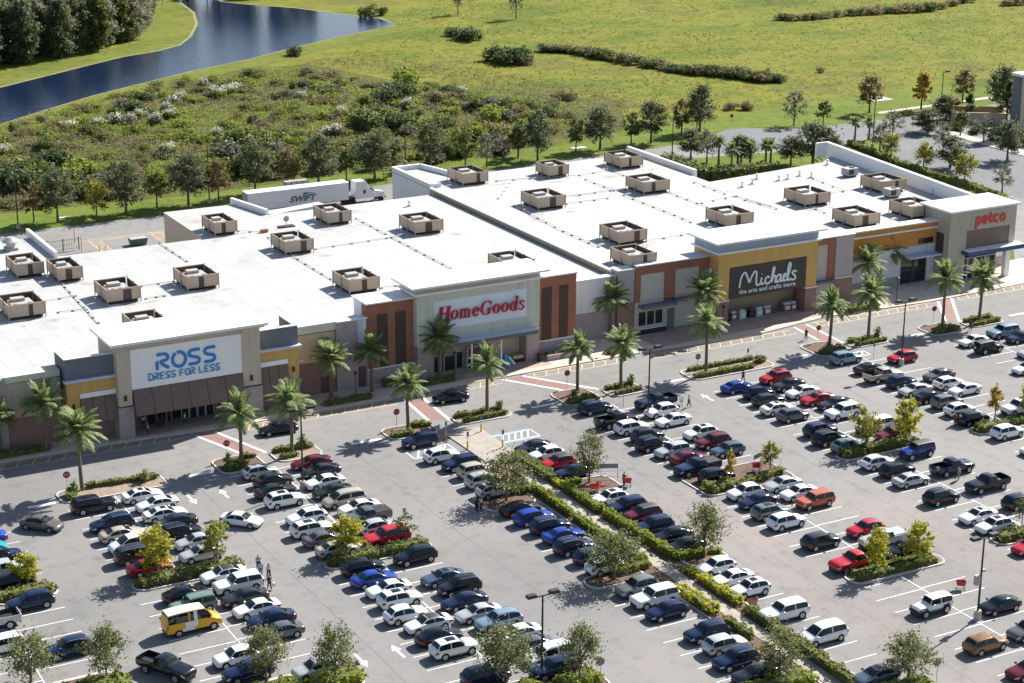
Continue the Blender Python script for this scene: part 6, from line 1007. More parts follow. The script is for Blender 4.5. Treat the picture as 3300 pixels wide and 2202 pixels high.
def carproto(kind):
    S=SP[kind]; L,W,st0=S['L'],S['W'],S['st']; n0=len(st0); K=3; st=[]; X0=[(s[0]-.5)*L for s in st0]
    def pch(xs,ys):
        h=[b-a for a,b in zip(xs[:-1],xs[1:])]; d=[(b-a)/q for a,b,q in zip(ys[:-1],ys[1:],h)]; m=[d[0]]
        for i in range(1,len(d)): m.append(0 if d[i-1]*d[i]<=0 else (h[i-1]+h[i])*3/((2*h[i]+h[i-1])/d[i-1]+(h[i]+2*h[i-1])/d[i]))
        m.append(d[-1]); return h,m
    ts_=[s[0] for s in st0]; co=[pch(ts_,[s[c_] for s in st0]) for c_ in range(1,6)]
    for i in range(n0-1):
        for q in range(K):
            u=q/K; h=ts_[i+1]-ts_[i]; row=[ts_[i]+u*h]
            for c_ in range(5):
                y0,y1=st0[i][c_+1],st0[i+1][c_+1]; m0,m1=co[c_][1][i]*h,co[c_][1][i+1]*h
                row.append((2*u**3-3*u*u+1)*y0+(u**3-2*u*u+u)*m0+(-2*u**3+3*u*u)*y1+(u**3-u*u)*m1)
            if len(st0[i])>6 and len(st0[i+1])>6: row.append(st0[i][6])
            elif len(st0[i])>6 and q==0: row.append(st0[i][6])
            st.append(tuple(row))
    st.append(tuple(st0[-1])); n=len(st); X=[(s[0]-.5)*L for s in st]; H=[half(st,W,i) for i in range(n)]
    out={}
    m=MB(); ring=[]
    for i in range(n):
        h=H[i]; pts=[(X[i],y,z) for y,z in h]+[(X[i],-y,z) for y,z in h[-2:0:-1]]; ring.append(len(m.v)); m.v+=pts
    k=14
    for i in range(n-1):
        for j in range(k):
            a,b=ring[i]+j,ring[i]+(j+1)%k; c_,d_=ring[i+1]+(j+1)%k,ring[i+1]+j
            m.f.append((a,d_,c_,b)); bed=len(st[i])>6 and len(st[i+1])>6 and j in (6,7,5,8); m.m.append(1 if bed or j in (0,13) else 0)
    m.f.append(tuple(ring[0]+j for j in range(k))); m.m.append(0); m.f.append(tuple(ring[-1]+j for j in range(k-1,-1,-1))); m.m.append(0)
    m.f=[tuple(f[::-1]) for f in m.f]
    # wheel arches and sill trim
    wr=S['wh']; 
    for t in S['wx']:
        x=(t-.5)*L
        for s in (-1,1):
            y=s*(W/2+.006); pts=[(x+wr*1.2*math.cos(rad(a)),y,max(.2,wr+wr*1.2*math.sin(rad(a)))) for a in range(-20,201,20)]
            m.quad(pts if s<0 else pts[::-1],2)
    if kind in('suv','large','cross','jeep','boxy'):
        for s in (-1,1): m.box(-L*.24,L*.24,s*W*.485-.02,s*W*.485+.02,st0[4][2]-.04,st0[4][2]+.1,1)
    m.box(L/2-.16,L/2+.015,-W*.3,W*.3,.24,.42 if kind not in('pickup','large','jeep') else .62,1); m.box(-L/2-.015,-L/2+.16,-W*.3,W*.3,.3,.48 if kind!='pickup' else .62,1)
    if kind=='jeep':
        for x0,x1 in ((L*.24,L*.46),(-L*.4,-L*.2)):
            for s in (-1,1): m.hexa([(x0,s*.62-.3*(s<0),.86),(x1,s*.62-.3*(s<0),.80),(x1,s*.62+.3*(s>0),.80),(x0,s*.62+.3*(s>0),.86),(x0+.1,s*.62-.3*(s<0),.98),(x1-.08,s*.62-.3*(s<0),.92),(x1-.08,s*.62+.3*(s>0),.92),(x0+.1,s*.62+.3*(s>0),.98)],1)
        m.box(L*.46,L*.5,-.8,.8,.5,.75,1)
    out['body']=(m,'paint',42)
    def lerp(a,b,t): return a+(b-a)*t
    def ringpt(s,j,v):   # between ring pts j and j+1
        s=s*K; i=min(int(s+1e-6),n-2); f_=s-i; q=[]
        for ii in (i,i+1):
            a,b=H[ii][j],H[ii][j+1]; q.append(Vector((X[ii],lerp(a[0],b[0],v),lerp(a[1],b[1],v))))
        return q[0].lerp(q[1],f_)
    def sidepatch(mb,s0,s1,v0,v1,j,side,off=.008,ns=6,inset=0):
        ss=sorted(set([s0+(s1-s0)*a/ns for a in range(ns+1)]+[a/K for a in range(n) if s0<a/K<s1])); ns=len(ss)-1
        P=[[ringpt(q_,j,v) for q_ in ss] for v in (v0,v1)]
        for a in range(ns):
            p=[P[0][a],P[0][a+1],P[1][a+1],P[1][a]]
            nr=(p[1]-p[0]).cross(p[3]-p[0]); nr=nr.normalized()
            if nr.y<0: nr=-nr
            p=[q+nr*off for q in p]
            if side<0: p=[Vector((q.x,-q.y,q.z)) for q in p]
            mb.quad(p if side<0 else p[::-1])
    def toppatch(mb,s0,s1,u,off=.008,ns=4):
        def tp(s,uu):
            a=abs(uu); y6=.74
            if a<=y6: q=ringpt(s,6,1-a/y6) 
            else: q=ringpt(s,5,1-(a-y6)/(1-y6))
            return Vector((q.x,q.y*(1 if uu>=0 else -1),q.z))
        us=sorted(set([-u,u,0.0]+([-.74,.74] if u>.74 else []))); ss=sorted(set([s0+(s1-s0)*a/ns for a in range(ns+1)]+[a/K for a in range(n) if s0<a/K<s1]))
        for a in range(len(ss)-1):
            for b in range(len(us)-1):
                p=[tp(ss[a],us[b]),tp(ss[a+1],us[b]),tp(ss[a+1],us[b+1]),tp(ss[a],us[b+1])]
                nr=(p[1]-p[0]).cross(p[3]-p[0]).normalized()
                if nr.z<0: nr=-nr
                p=[q+nr*off for q in p]; mb.quad(p)
    rg,rf,rb=S['rg'],S['rf'],S['rb']; mid=(rf+rb)/2
    sw=[]
    for s in (-1,1):
        mb=MB(); sidepatch(mb,rg+.45,mid-.05,.07,.9,4,s); sidepatch(mb,mid+.05,rb+.68,.07,.9,4,s); sw.append(mb)
    mb=MB(); toppatch(mb,rb+.06,rb+.9,.93); out['windscreen']=(mb,glass,None)
    mb=MB(); toppatch(mb,rg+.12 if kind!='pickup' else rg+.25,rf-.08,.88); out['rear_window']=(mb,glass,None)
    out['side_window']=[(q,glass,None) for q in sw]
    hs=[];ts=[];ws=[];ms=[]
    for s in (-1,1):
        mb=MB(); sidepatch(mb,n0-2.85,n0-1.25,.45,.98,3,s,.01,3); hs.append((mb,hl,None))
        mb=MB(); sidepatch(mb,.15,1.7 if kind in('sedan','pickup') else 2.2,.35,.97,3,s,.01,3); ts.append((mb,tl,None))
        mb=MB(); x=X0[rb+1]-.28; z=st0[rb+1][3]+.06; mb.box(x-.1,x+.1,s*(W/2+.09)-.09,s*(W/2+.09)+.09,z,z+.16); ms.append((mb,'paint',None))
        for t in S['wx']:
            mb=MB(); x=(t-.5)*L; y0,y1=s*(W/2-.2),s*(W/2+.018)
            mb.tube([(x,y0,wr),(x,y1,wr)],wr,20,0); mb.tube([(x,y1-s*.02,wr),(x,y1+s*.006,wr)],wr*.66,14,1); mb.tube([(x,y1,wr),(x,y1+s*.012,wr)],wr*.16,8,0); ws.append((mb,[tyre,rim],None))
    out['headlight']=hs; out['taillight']=ts; out['mirror']=ms; out['wheel']=ws
    mb=MB(); toppatch(mb,mid-.25,rb-.25,.62,.012); out['sunroof']=(mb,glass,None)
    mb=MB(); toppatch(mb,rf-(.02 if kind!='transit' else .12),rb-.02,.99,.012); out['roof_panel']=(mb,trimb if kind!='transit' else PM['white'],None)
    mb=MB()
    for s in (-1,1): mb.tube([tuple(ringpt(q,5,.35)+Vector((0,0,.06))) if s>0 else tuple((lambda p:(p.x,-p.y,p.z+.06))(ringpt(q,5,.35))) for q in np.linspace(rf+.05,rb-.15,7)],.028,6)
    out['roof_rails']=(mb,chrome,None)
    if kind=='pickup': mb=MB(); mb.box(X0[1]+.02,X0[4]-.05,-W*.44,W*.44,1.345,1.40); out['bed_cover']=(mb,trimb,None)
    if kind=='jeep':
        mb=MB(); mb.tube([(-L/2-.26,0,1.05),(-L/2-.01,0,1.05)],.4,18,0); mb.tube([(-L/2-.27,0,1.05),(-L/2-.2,0,1.05)],.24,12,1); out['spare_wheel']=(mb,[tyre,rim],None)
    if kind=='transit':
        mb=MB(); [(sidepatch(mb,3.65+.25*q,4.3+.25*q,0,.98,2,s_,.014,2) if q==0 else sidepatch(mb,3.8,4.5,.0,.98,3,s_,.014,2)) for s_ in (-1,1) for q in (0,1)]; [sidepatch(mb,4.28,4.5,.02,.95,4,s_,.016,2) for s_ in (-1,1)]; out['white_stripe']=(mb,PM['white'],None)
    return out
KM={'s':'sedan','u':'suv','U':'large','c':'cross','p':'pickup','v':'van','j':'jeep','b':'boxy','t':'transit'}
NM={'s':'sedan','u':'sport_utility_vehicle','U':'sport_utility_vehicle','c':'crossover','p':'pickup_truck','v':'minivan','j':'off_road_vehicle','b':'sport_utility_vehicle','t':'passenger_van'}
CT={'s':'car','u':'SUV','U':'SUV','c':'car','p':'pickup truck','v':'minivan','j':'SUV','b':'SUV','t':'van'}
CM={}
for kd in SP:
    d_=carproto(kd); e={}
    for pn_,val in d_.items():
        e[pn_]=[]
        for (mb,m,sm) in (val if isinstance(val,list) else [val]):
            mats_=[PM['white'],trimb,arch] if (m=='paint' and pn_=='body') else ([PM['white']] if m=='paint' else m)
            e[pn_].append((mb.mesh(kd+'_'+pn_,mats_,(0,0,0),sm),m=='paint'))
    CM[kd]=e
for ty,co,ang,fl,x,y,lab in DATA['CARS']:
    kd=KM[ty]; t=thing(NM[ty],lab,CT[ty],(x,y,.012),rad(ang+R.uniform(-1.2,1.2)),'cars in the parking lot')
    k=R.uniform(.97,1.03); t.scale=(k,R.uniform(.98,1.02),R.uniform(.97,1.03))
    p=PM[co]
    for pn_,lst in CM[kd].items():
        if pn_=='sunroof' and fl!='sr': continue
        if pn_=='roof_panel' and not (fl=='pr' or kd=='transit' or (kd=='jeep' and co!='white')): continue
        if pn_=='roof_rails' and fl!='rr': continue
        if pn_=='bed_cover' and fl!='bc': continue
        for me,pt in lst:
            o=obj(pn_,me,t)
            if pt: o.material_slots[0].link='OBJECT'; o.material_slots[0].material=p
            if pn_=='bed_cover' and co=='silver': o.material_slots[0].link='OBJECT'; o.material_slots[0].material=PM['silver']
# ---------------------------------------------------------------- vegetation
VR=np.random.default_rng(23)
def palmproto(seed,nf=46,droop=1.0):
    rng=np.random.default_rng(seed); Q=[]
    for i in range(nf):
        az=i*2.39996+rng.uniform(-.15,.15); el=rng.uniform(-.35,1.3) if i>6 else rng.uniform(1.1,1.5); Lf=rng.uniform(.85,1.08)
        P=[];k=9
        d=np.array([math.cos(az)*math.cos(el),math.sin(az)*math.cos(el),math.sin(el)]); p=np.zeros(3)
        for j in range(k+1):
            P.append(p.copy()); p=p+d*Lf/k; d=d+np.array([0,0,-.16*droop*(.4+j/k)]); d/=np.linalg.norm(d)
        side=np.array([-math.sin(az),math.cos(az),0])
        for j in range(k):
            t=(P[j+1]-P[j]); t/=np.linalg.norm(t); 
            for sgn in (-1,1):
                for h in (0,.5):
                    b=P[j]+(P[j+1]-P[j])*h; u=(j+h)/k
                    if u<.12: continue
                    ln=.245*math.sin(math.pi*min(1,u*.85+.12))**.7*rng.uniform(.85,1.1)
                    dirv=side*sgn*.86+t*.55+np.array([0,0,-.25+rng.uniform(-.12,.12)]); dirv/=np.linalg.norm(dirv)
                    wv=t*.034; Q.append([b-wv,b+dirv*ln*.5-wv*.9,b+dirv*ln,b+wv])
        w=side*.013; 
        for j in range(0,k,1): Q.append([P[j]-w,P[j+1]-w,P[j+1]+w,P[j]+w])
    return quadmesh('palm_crown',np.array(Q),L_palm)
PCR=[palmproto(s) for s in (1,2,3)]
def palmtrunk(h,seed):
    m=MB(); r=random.Random(seed); pts=[];rs=[];k=9; bx,by=r.uniform(-.12,.12),r.uniform(-.12,.12)
    for i in range(k+1):
        u=i/k; pts.append((bx*math.sin(u*2),by*math.sin(u*2.2),u*h)); rs.append(.25-.07*u+(.08 if u>.86 else 0)+(.07*(1-u*6) if u<.16 else 0)+r.uniform(-.012,.012))
    m.tube(pts,rs,10); return m
for i,(x,y,h,r_,l) in enumerate(DATA['PALMS']):
    h=max(4.9,h); t=thing('palm_tree',l,'palm tree',(x,y,.08),R.uniform(0,6.28),'date palms along the store drive'); ORG[t.name]=(0,0,0)
    palmtrunk(h,i).build('trunk',palmbark,t,60); rr_=max(2.6,min(3.4,r_*1.28))
    obj('crown',PCR[i%3],t,(0,0,h-.05),0,(rr_,rr_,rr_*1.0))
    m=MB(); m.tube([(0,0,h-.55),(0,0,h-.1),(0,0,h+.2)],[.24,.36,.1],10); m.build('boot',mat('palm_boot',(.20,.16,.08),1,.3,5),t)
for i,(x,y,h) in enumerate(DATA['SABAL']):
    t=thing('fan_palm','fan palm behind the roofs, %s'%['rooted closest to the roof edge','under the tree cluster left of the group','third from the left of the group','tallest beside the grass patch','paired with a taller one by the grass patch','shaggy one at the side road, left of a lamp post','smaller one beside that lamp post','half hidden in the tree cluster'][i],'palm tree',(x,y,0),R.uniform(0,6),'fan palms by the rear bed'); ORG[t.name]=(0,0,0)
    palmtrunk(h-.9,50+i).build('trunk',palmbark,t,60); obj('crown',PCR[i%3],t,(0,0,h-.9),0,(2.1,2.1,1.8))
for i,(x,y,l) in enumerate(((63.9,203.1,'on the first palm island hedge'),(84.86,205.2,'behind the maroon sedan beside a lamp post'),(112.3,204.9,'on the island right of the bollards'),(133,205.7,'on the small oval island'),(165.6,204.6,'on the island under the black sign'),(176.2,206.8,'on the island behind the light blue SUV'),(186.8,205,'at the steep crosswalk island'),(74.4,203.4,'at the stop sign below the blue letter store'),(123,204,'at the stop sign by the wide sidewalk'),(55.6,203.3,'at the stop sign on the first palm island'))):
    t=thing('young_palm','knee high young palm '+l,'palm',(x,y,.1),R.uniform(0,6),'young palms on islands'); ORG[t.name]=(0,0,0)
    palmtrunk(.9,70+i).build('trunk',palmbark,t,60); obj('crown',PCR[i%3],t,(0,0,.85),0,(.85,.85,.8))
def treeproto(name,seed,h,r,base,ncl,nleaf,size,leaf,fl=1.0,trunk=.13,gap=.0,cone=0,limbs=7):
    """tapered trunk with limbs; crown of leaf clumps through its volume"""
    rng=np.random.default_rng(seed); rd=random.Random(seed); ch=h-base; C=[];cen=[]
    for i in range(ncl):
        u=rng.uniform(.0,1); a=rng.uniform(0,2*math.pi); prof=(math.sin(math.pi*min(1,.12+u*.86))**.6)*(1-cone*u)
        q=rng.uniform(.25,1)**.6*r*prof*.86
        cc=np.array([q*math.cos(a),q*math.sin(a),base+ch*(.06+.88*u)]); cen.append(cc)
        s=rng.uniform(.5,1.35)*r*.24; m=int(nleaf*rng.uniform(.5,1.3))
        d=rng.normal(size=(m,3)); d/=np.linalg.norm(d,axis=1)[:,None]; d*=(rng.uniform(.1,1,m)**.5*s)[:,None]; d[:,2]*=.7*fl
        rv=cc-np.array([0,0,base+ch*.3]); rv/=np.linalg.norm(rv)+1e-6; d+=rv*(rng.normal(size=m)*s*.75)[:,None]
        C.append(cc+d)
    C=np.concatenate(C); C[:,2]=np.maximum(C[:,2],base*.75)
    L_=quadmesh(name+'_crown',leaves(rng,C,0,size,.3,.62),leaf)
    m=MB(); tr=trunk*h/5
    m.tube([(0,0,0),(rd.uniform(-.05,.05),.03,base*.6),(rd.uniform(-.1,.1),rd.uniform(-.1,.1),base+ch*.25),(0,0,base+ch*.62)],[tr*1.15,tr*.85,tr*.6,tr*.2],8)
    for i in range(min(limbs,ncl)):
        c_=cen[rd.randrange(ncl)]; z0=base*.75+ch*rd.uniform(0,.25)
        m.tube([(0,0,z0),tuple(c_*np.array([.5,.5,1])*.5+np.array([0,0,z0*.5])),tuple(c_)],[tr*.42,tr*.28,tr*.08],6)
    return L_,m.mesh(name+'_trunk',bark,(0,0,0),60)
TP={'oak':[treeproto('oak',s,5.3,2.5,1.3,90,46,.12,L_oak,1.0) for s in (1,2,3,4)],'yel':[treeproto('yel',s,5,1.6,1.2,62,50,.14,L_yel,1.1,.09,cone=.05) for s in (11,12)],'yel2':[treeproto('yel2',s,5,1.65,1.5,34,58,.15,L_yel2,1.1,.09) for s in (15,16)],
 'org':[treeproto('org',18,4.4,1.1,1.3,20,46,.15,L_org,1.2,.08,cone=.4)],'thin':[treeproto('thin',s,4,1.4,1.6,16,30,.13,L_thin,1,.08) for s in (19,)],'shrub':[treeproto('shrub',21,1.6,.5,.4,10,50,.1,L_brn,1,.1)],
 'D':[treeproto('dark',s,8,3.0,2.0,80,50,.21,L_dark,1.05,.14) for s in (31,32,33)],'T':[treeproto('slim',s,6.4,1.7,1.7,40,44,.19,L_thin,1.2,.11) for s in (35,36)],'T2':[treeproto('slimb',37,6.2,1.9,1.4,24,55,.22,L_brn,1.2,.11)],
 'Y':[treeproto('ytree',s,5.5,2.0,1.1,48,44,.18,L_yel2,1.1,.12) for s in (38,39)],'B':[treeproto('btree',s,6.6,2.2,1.6,50,46,.19,L_brn,1.1,.12) for s in (41,42)],'R':[treeproto('rtree',43,7.4,2.2,2.0,32,66,.23,L_org,1.1,.12)],'S':[treeproto('stree',s,6.6,2.2,1.8,46,34,.17,L_grey,1.1,.12) for s in (44,45)],
 'N':[treeproto('pine',s,8,2.2,.8,40,50,.24,L_bush,.8,.12,cone=.75) for s in (47,48)],
 'W':[treeproto('wood',s,17,4.8,1.0,150,85,.36,L_wood,1.2,.15) for s in (51,52)]+[treeproto('woodg',s,15,3.8,.8,120,75,.34,L_woodg,1.3,.13) for s in (53,54)]+[treeproto('woodt',55,14,3.6,.8,110,75,.34,L_thin,1.2,.13)]}
PH={'oak':(5.3,2.4),'yel':(5,1.5),'yel2':(5,1.6),'org':(4.4,1.1),'thin':(4,1.4),'shrub':(1.6,.5),'D':(8,3.1),'T':(6.4,1.7),'T2':(6.2,1.9),'Y':(5.5,2),'B':(6.6,2.2),'R':(7.4,2.2),'S':(6.6,2.2),'N':(8,2.2)}
def plant(kind,idx,label,x,y,sxy,sz,z=0,group=None,name='tree',cat='tree'):
    L_,Tm=TP[kind][idx%len(TP[kind])]
    t=thing(name,label,cat,(x,y,z),R.uniform(0,6.28),group); t.scale=(sxy,sxy,sz)
    obj('crown',L_,t); obj('trunk',Tm,t); return t
for i,(x,y,h,r_,k,l) in enumerate(DATA['LTREES']):
    h0,r0=PH[k]; plant(k,i,l,x,y,r_/r0*1.02,h/h0,.1,'trees on the parking islands' if k!='shrub' else 'small shrubs',{'oak':'olive_tree' if False else 'island_tree','shrub':'round_shrub'}.get(k,'island_tree'),'tree' if k!='shrub' else 'shrub')
KD={'D':'dark round oak','T':'slim green tree','T2':'thin brownish tree','Y':'yellowish tree','B':'brownish tree','S':'sparse grey tree'}
cnt={}; od=['first','second','third','fourth','fifth','sixth','seventh','eighth','ninth','tenth','eleventh']
tot={k:sum(1 for q in DATA['BROW'] if q[2]==k) for k in KD}
for i,(x,y,k) in enumerate(DATA['BROW']):
    n=cnt.get(k,0); cnt[k]=n+1; h0,r0=PH[k]; h=(8.4 if k=='D' else h0)*R.uniform(.92,1.08)
    l='%s %s from the left in the row behind the stores'%(od[n],KD[k]) if tot[k]>1 else 'the only %s in the row behind the stores'%KD[k]
    plant(k,i,l,x,y,R.uniform(1.12,1.28),h/h0*1.1,0,'trees in a row behind the stores')
RL=['sparse grey tree beside the curved road end','brownish tree beside the far path','rust red tree by the far path','green brown tree right of the rust red tree','small dark tree beside a side road stop sign','dark tree left of the tan enclosure','yellowish tree nearest the road in the side hedge','second yellowish tree along the side lot hedge','dark green tree among the side lot hedge trees','third yellowish tree beside the white side wall','sparse tree at the near end of the side lot','dark tree on a small grass island in the side lot','broad dark tree behind the corner of the side wall','smaller dark tree left of that broad dark tree','dark tree at the left end of the rear bed','greyish tree in the middle of the rear bed','dark tree between fan palms','tall dark tree beside the grey corner building','young pine in front of the tan enclosure','taller pine beside the corner building','pine at the right edge before the corner building']
for i,((x,y,k,h),l) in enumerate(zip(DATA['RTREES'],RL)): plant(k,i+1,l,x,y,max(1.05,h/PH[k][0]*1.3)*(1.25 if i in(12,4,5) else 1),h/PH[k][0]*1.12,0,'trees round the side road')
plant('D',2,'dark tree with drooping crown beside the broad dark tree',241,300,.8,.8,0,'trees round the side road')
# woods at the upper left
wf=DATA['WOODF']; wi=0; rows_=['edge','second','third','fourth','back','far']
wd_=random.Random(4); placed=[]
def in_front(x,y):   # depth behind the woods' edge line
    best=-1e9
    for (a,b) in zip(wf[:-1],wf[1:]):
        pass
    return 0
edge=[]
for a,b in zip(wf[:-1],wf[1:]):
    L=math.hypot(b[0]-a[0],b[1]-a[1]); 
    for k in range(max(1,int(L/6.5))): edge.append((a[0]+(b[0]-a[0])*k*6.5/L,a[1]+(b[1]-a[1])*k*6.5/L))
for rw in range(5):
    for i,(x,y) in enumerate(edge):
        px,py=x-rw*6.2*.45+wd_.uniform(-1.5,1.5)-2,y+rw*6.6+wd_.uniform(-1.5,1.5)+3
        if any((px-a)**2+(py-b)**2<22 for a,b in placed): continue
        if any((px-a)**2+(py-b)**2<30 for a,b in DATA['CANALF']): continue
        placed.append((px,py))
for j,(px,py) in enumerate(placed):
    k=wd_.choice([0,0,1,1,2,3,4]); s=wd_.uniform(.85,1.15); L_,Tm=TP['W'][k]
    kd=['dark','dark','pale grey green','pale grey green','bright green'][k]
    t=thing('woodland_tree','%s tree of the dense wood beyond the canal'%kd,'tree',(px,py,0),wd_.uniform(0,6),'%s trees in the wood beyond the canal'%kd); t.scale=(s,s,s*wd_.uniform(.85,1.1)); obj('crown',L_,t); obj('trunk',Tm,t)
for x,y,s,l in ((245.5,531,.5,'dark waterside bush at the pond corner'),):
    pass
for x,y,h,l in ((272,524,9,'lone tree with a long shadow at the top edge'),(283.5,508,10,'second lone tree at the top edge, right of the first'),(216,592,10,'tree on the far pond bank at the top edge')): plant('S',0,l,x,y,h/8,h/6.6,0,'lone trees at the top')
# bushes
def bushproto(seed,leaf,size,n=60,ncl=16,hh=1.0):
    rng=np.random.default_rng(seed); C=[]
    for i in range(ncl):
        a=rng.uniform(0,6.28); q=rng.uniform(0,1)**.6*.72; c_=np.array([q*math.cos(a),q*math.sin(a),hh*(.25+.5*rng.uniform(0,1)*(1-q*.5))])
        d=rng.normal(size=(n,3)); d/=np.linalg.norm(d,axis=1)[:,None]; d*=(rng.uniform(.1,1,n)**.5*.36)[:,None]; C.append(c_+d)
    C=np.concatenate(C); C[:,2]=np.maximum(.02,C[:,2]); return quadmesh('bush_leaves_mesh',leaves(rng,C,0,size,.3,.65),leaf)
BP={'dark':[bushproto(s,L_bush,.085) for s in (1,2,3)],'brown':[bushproto(s,L_scrub,.08) for s in (4,5)],'green':[bushproto(s,L_scrubg,.085) for s in (6,7)],'mid':[bushproto(s,L_thin,.085) for s in (8,9)],'grey':[bushproto(s,L_grey,.085) for s in (14,)]}
WB=[quadmesh('blossom',leaves(np.random.default_rng(s),np.random.default_rng(s+9).normal(size=(150,3))*np.array([.36,.36,.16])+np.array([0,0,.78]),0,.085,.5,.8),L_white) for s in (1,2)]
def bush(kind,i,x,y,w,h,label,group,name='bush',white=False):
    t=thing(name,label,'bush',(x,y,-.03),R.uniform(0,6.28),group); t.scale=(w/2*1.05,w/2*1.05,h); lst=BP[kind]; obj('foliage',lst[i%len(lst)],t)
    if white: obj('blossom',WB[i%2],t)
    return t
kk_={'dark':'dark green','brown':'brown','green':'yellow green','mid':'mid green','grey':'grey green'}
for i,(x,y,w) in enumerate(DATA['HROW1']):
    k=['dark','brown','dark','mid','brown'][i%5] if w<5.5 else 'dark'
    bush(k,i,x,y,w*1.9 if w<5.5 else w*1.5,w*.8 if w<5.5 else 4.6,('%s bush in the long scrub line crossing the field'%kk_[k]) if w<5.5 else 'one of the biggest dark bushes at the left of the scrub line',('%s bushes in the long scrub line'%kk_[k]) if w<5.5 else 'big bushes of the scrub line')
HR=DATA['HROW1'][7:]
for i,(p,q) in enumerate(zip(HR[:-1],HR[1:])):
    bush(['brown','dark','mid'][i%3],i,(p[0]+q[0])/2,(p[1]+q[1])/2,R.uniform(5,7.5),R.uniform(1.6,2.8),'%s ragged shrub within the long scrub line'%kk_[['brown','dark','mid'][i%3]],'ragged shrubs of the long scrub line','shrub')
for i,(x,y,w) in enumerate(DATA['HROW2']): k=['dark','brown','brown'][i%3]; bush(k,i,x,y,w*1.7,w*.72,'%s bush in the far scrub line near the top edge'%kk_[k],'%s bushes in the far scrub line'%kk_[k])
for i,(x,y,w) in enumerate(DATA['SBUSH']): k=['dark','mid','dark','green','grey'][i%5] if w>2.7 else 'brown'; bush(k,i,x,y,w*(2.3 if w>3.5 else 1.7),w*(1.05 if w>3.5 else .9),'%s shrub standing in the wild scrub between canal and stores'%kk_[k],'%s shrubs in the wild scrub'%kk_[k])
for i,(x,y) in enumerate(DATA['FLOWER']): bush('green' if i%2 else 'grey',i,x,y,R.uniform(3.2,5.2),R.uniform(1.9,2.7),'white blossoming shrub in the wild scrub','white blossoming shrubs','flowering_shrub',True)
fr=random.Random(99); zone=[(20,345),(62,344),(120,341),(170,345),(205,352),(222,362),(226,385),(215,410),(200,432),(190,455),(160,455),(130,436),(98,414),(20,380)]
def inside(x,y,P):
    c_=False; j=len(P)-1
    for i in range(len(P)):
        if (P[i][1]>y)!=(P[j][1]>y) and x<(P[j][0]-P[i][0])*(y-P[i][1])/(P[j][1]-P[i][1])+P[i][0]: c_=not c_
        j=i
    return c_
for j in range(46):
    x=fr.uniform(80,196); y=340.5+abs(fr.gauss(0,1))*14
    if y>382 or any((x-a)**2+(y-b)**2<7 for a,b,_ in DATA['BROW']): continue
    k=fr.choice(['mid','mid','dark','grey','green']); w=fr.uniform(3.4,6.2)
    bush(k,j,x,y,w,fr.uniform(2.4,4.6),'%s tall shrub right behind the row of trees'%kk_[k],'%s tall shrubs behind the tree row'%kk_[k])
for i,(x,y,w,h,k,l) in enumerate(((196.5,409.4,8.5,4.4,'dark','biggest dark bush in the middle of the wild scrub'),(190.6,404.3,7,3.6,'dark','dark bush left of the biggest scrub bush'),(174.8,376.5,9,4.6,'mid','broad green thicket in front of white blossoms, left half'),(179.9,372.8,8,4.8,'dark','broad dark thicket above the tree row, right half'),(138.7,348.3,8,5.2,'mid','tall green thicket behind the tree row left of the truck'),(134.2,348.5,7,4.6,'dark','dark thicket left of that tall green thicket'),(142.6,346.4,7,5,'mid','green thicket right of that tall green thicket'),(251.4,478,8,4,'dark','dark bush at the upper end of the long scrub line'),(99.1,354.1,8,4.4,'mid','green thicket near the left edge lamp post'),(91.5,354,8,4.6,'dark','dark thicket at the left edge behind the trees'),(104.3,347.4,7,4,'grey','grey thicket second from the left edge'),(133.4,418.7,6,2.8,'dark','dark bush between white blossoms and canal bank'),(201.1,399,7,3,'brown','reddish brown thicket right of the biggest scrub bush'),(147.9,343.6,6,4.4,'grey','grey green thicket behind the truck'),(195.1,359.8,7,3.4,'brown','brown thicket above the raised roof box'),(185,354.8,7,3.4,'mid','green thicket left of the raised roof box'))):
    bush(k,i,x,y,w*1.15,h,l,'large thickets of the wild scrub','thicket')
nb=0
while nb<158:
    x,y=fr.uniform(40,228),fr.uniform(340,456)
    if not inside(x,y,zone): continue
    k=fr.choice(['brown','brown','green','green','grey','mid']) ; w=fr.uniform(2.4,6.0)
    bush(k,nb,x,y,w,fr.uniform(1.1,2.3)*(1 if k!='mid' else 1.5),'%s low bush of the wild scrub'%kk_[k],'%s low bushes of the wild scrub'%kk_[k]); nb+=1
# tufts over the open field and scrub (nobody could count them)
def tufts(n,poly,rng,hmin,hmax,w,leaf,name,label,excl=None,lf=.3,sel=None,kk=4):
    xs=[p[0] for p in poly]; ys=[p[1] for p in poly]; Q=[]
    P=np.stack([rng.uniform(min(xs),max(xs),n),rng.uniform(min(ys),max(ys),n)],1)
    P=np.array([p for p in P if inside(p[0],p[1],poly) and not (excl and any(inside(p[0],p[1],e) for e in excl))]); n=len(P)
    if sel is not None: P=P[sel(P[:,0],P[:,1],rng)]; n=len(P)
    cl=np.sin(P[:,0]*.11+2*np.sin(P[:,1]*.05))+np.sin(P[:,1]*.13+P[:,0]*.03); h=rng.uniform(hmin,hmax,n)*(1+.35*cl)
    h=np.maximum(h,.12)
    for k in range(kk):
        C=np.stack([P[:,0]+rng.normal(size=n)*w*.4,P[:,1]+rng.normal(size=n)*w*.4,h*rng.uniform(.25,1,n)],1)
        Q.append(leaves(rng,C,0,w*lf,.7,.6))
    o=obj(name,quadmesh(name,np.concatenate(Q),leaf)); o['kind']='stuff'; o['label']=label; o['category']='grass'; return o
fieldpoly=[(226,352),(330,366),(470,420),(520,560),(330,620),(262,540),(243,505),(200,466),(224,420),(240,385)]
fieldpoly=[(226,352),(330,366),(470,420),(520,560),(330,620),(262,540),(243,505),(200,466),(224,420),(240,385)]
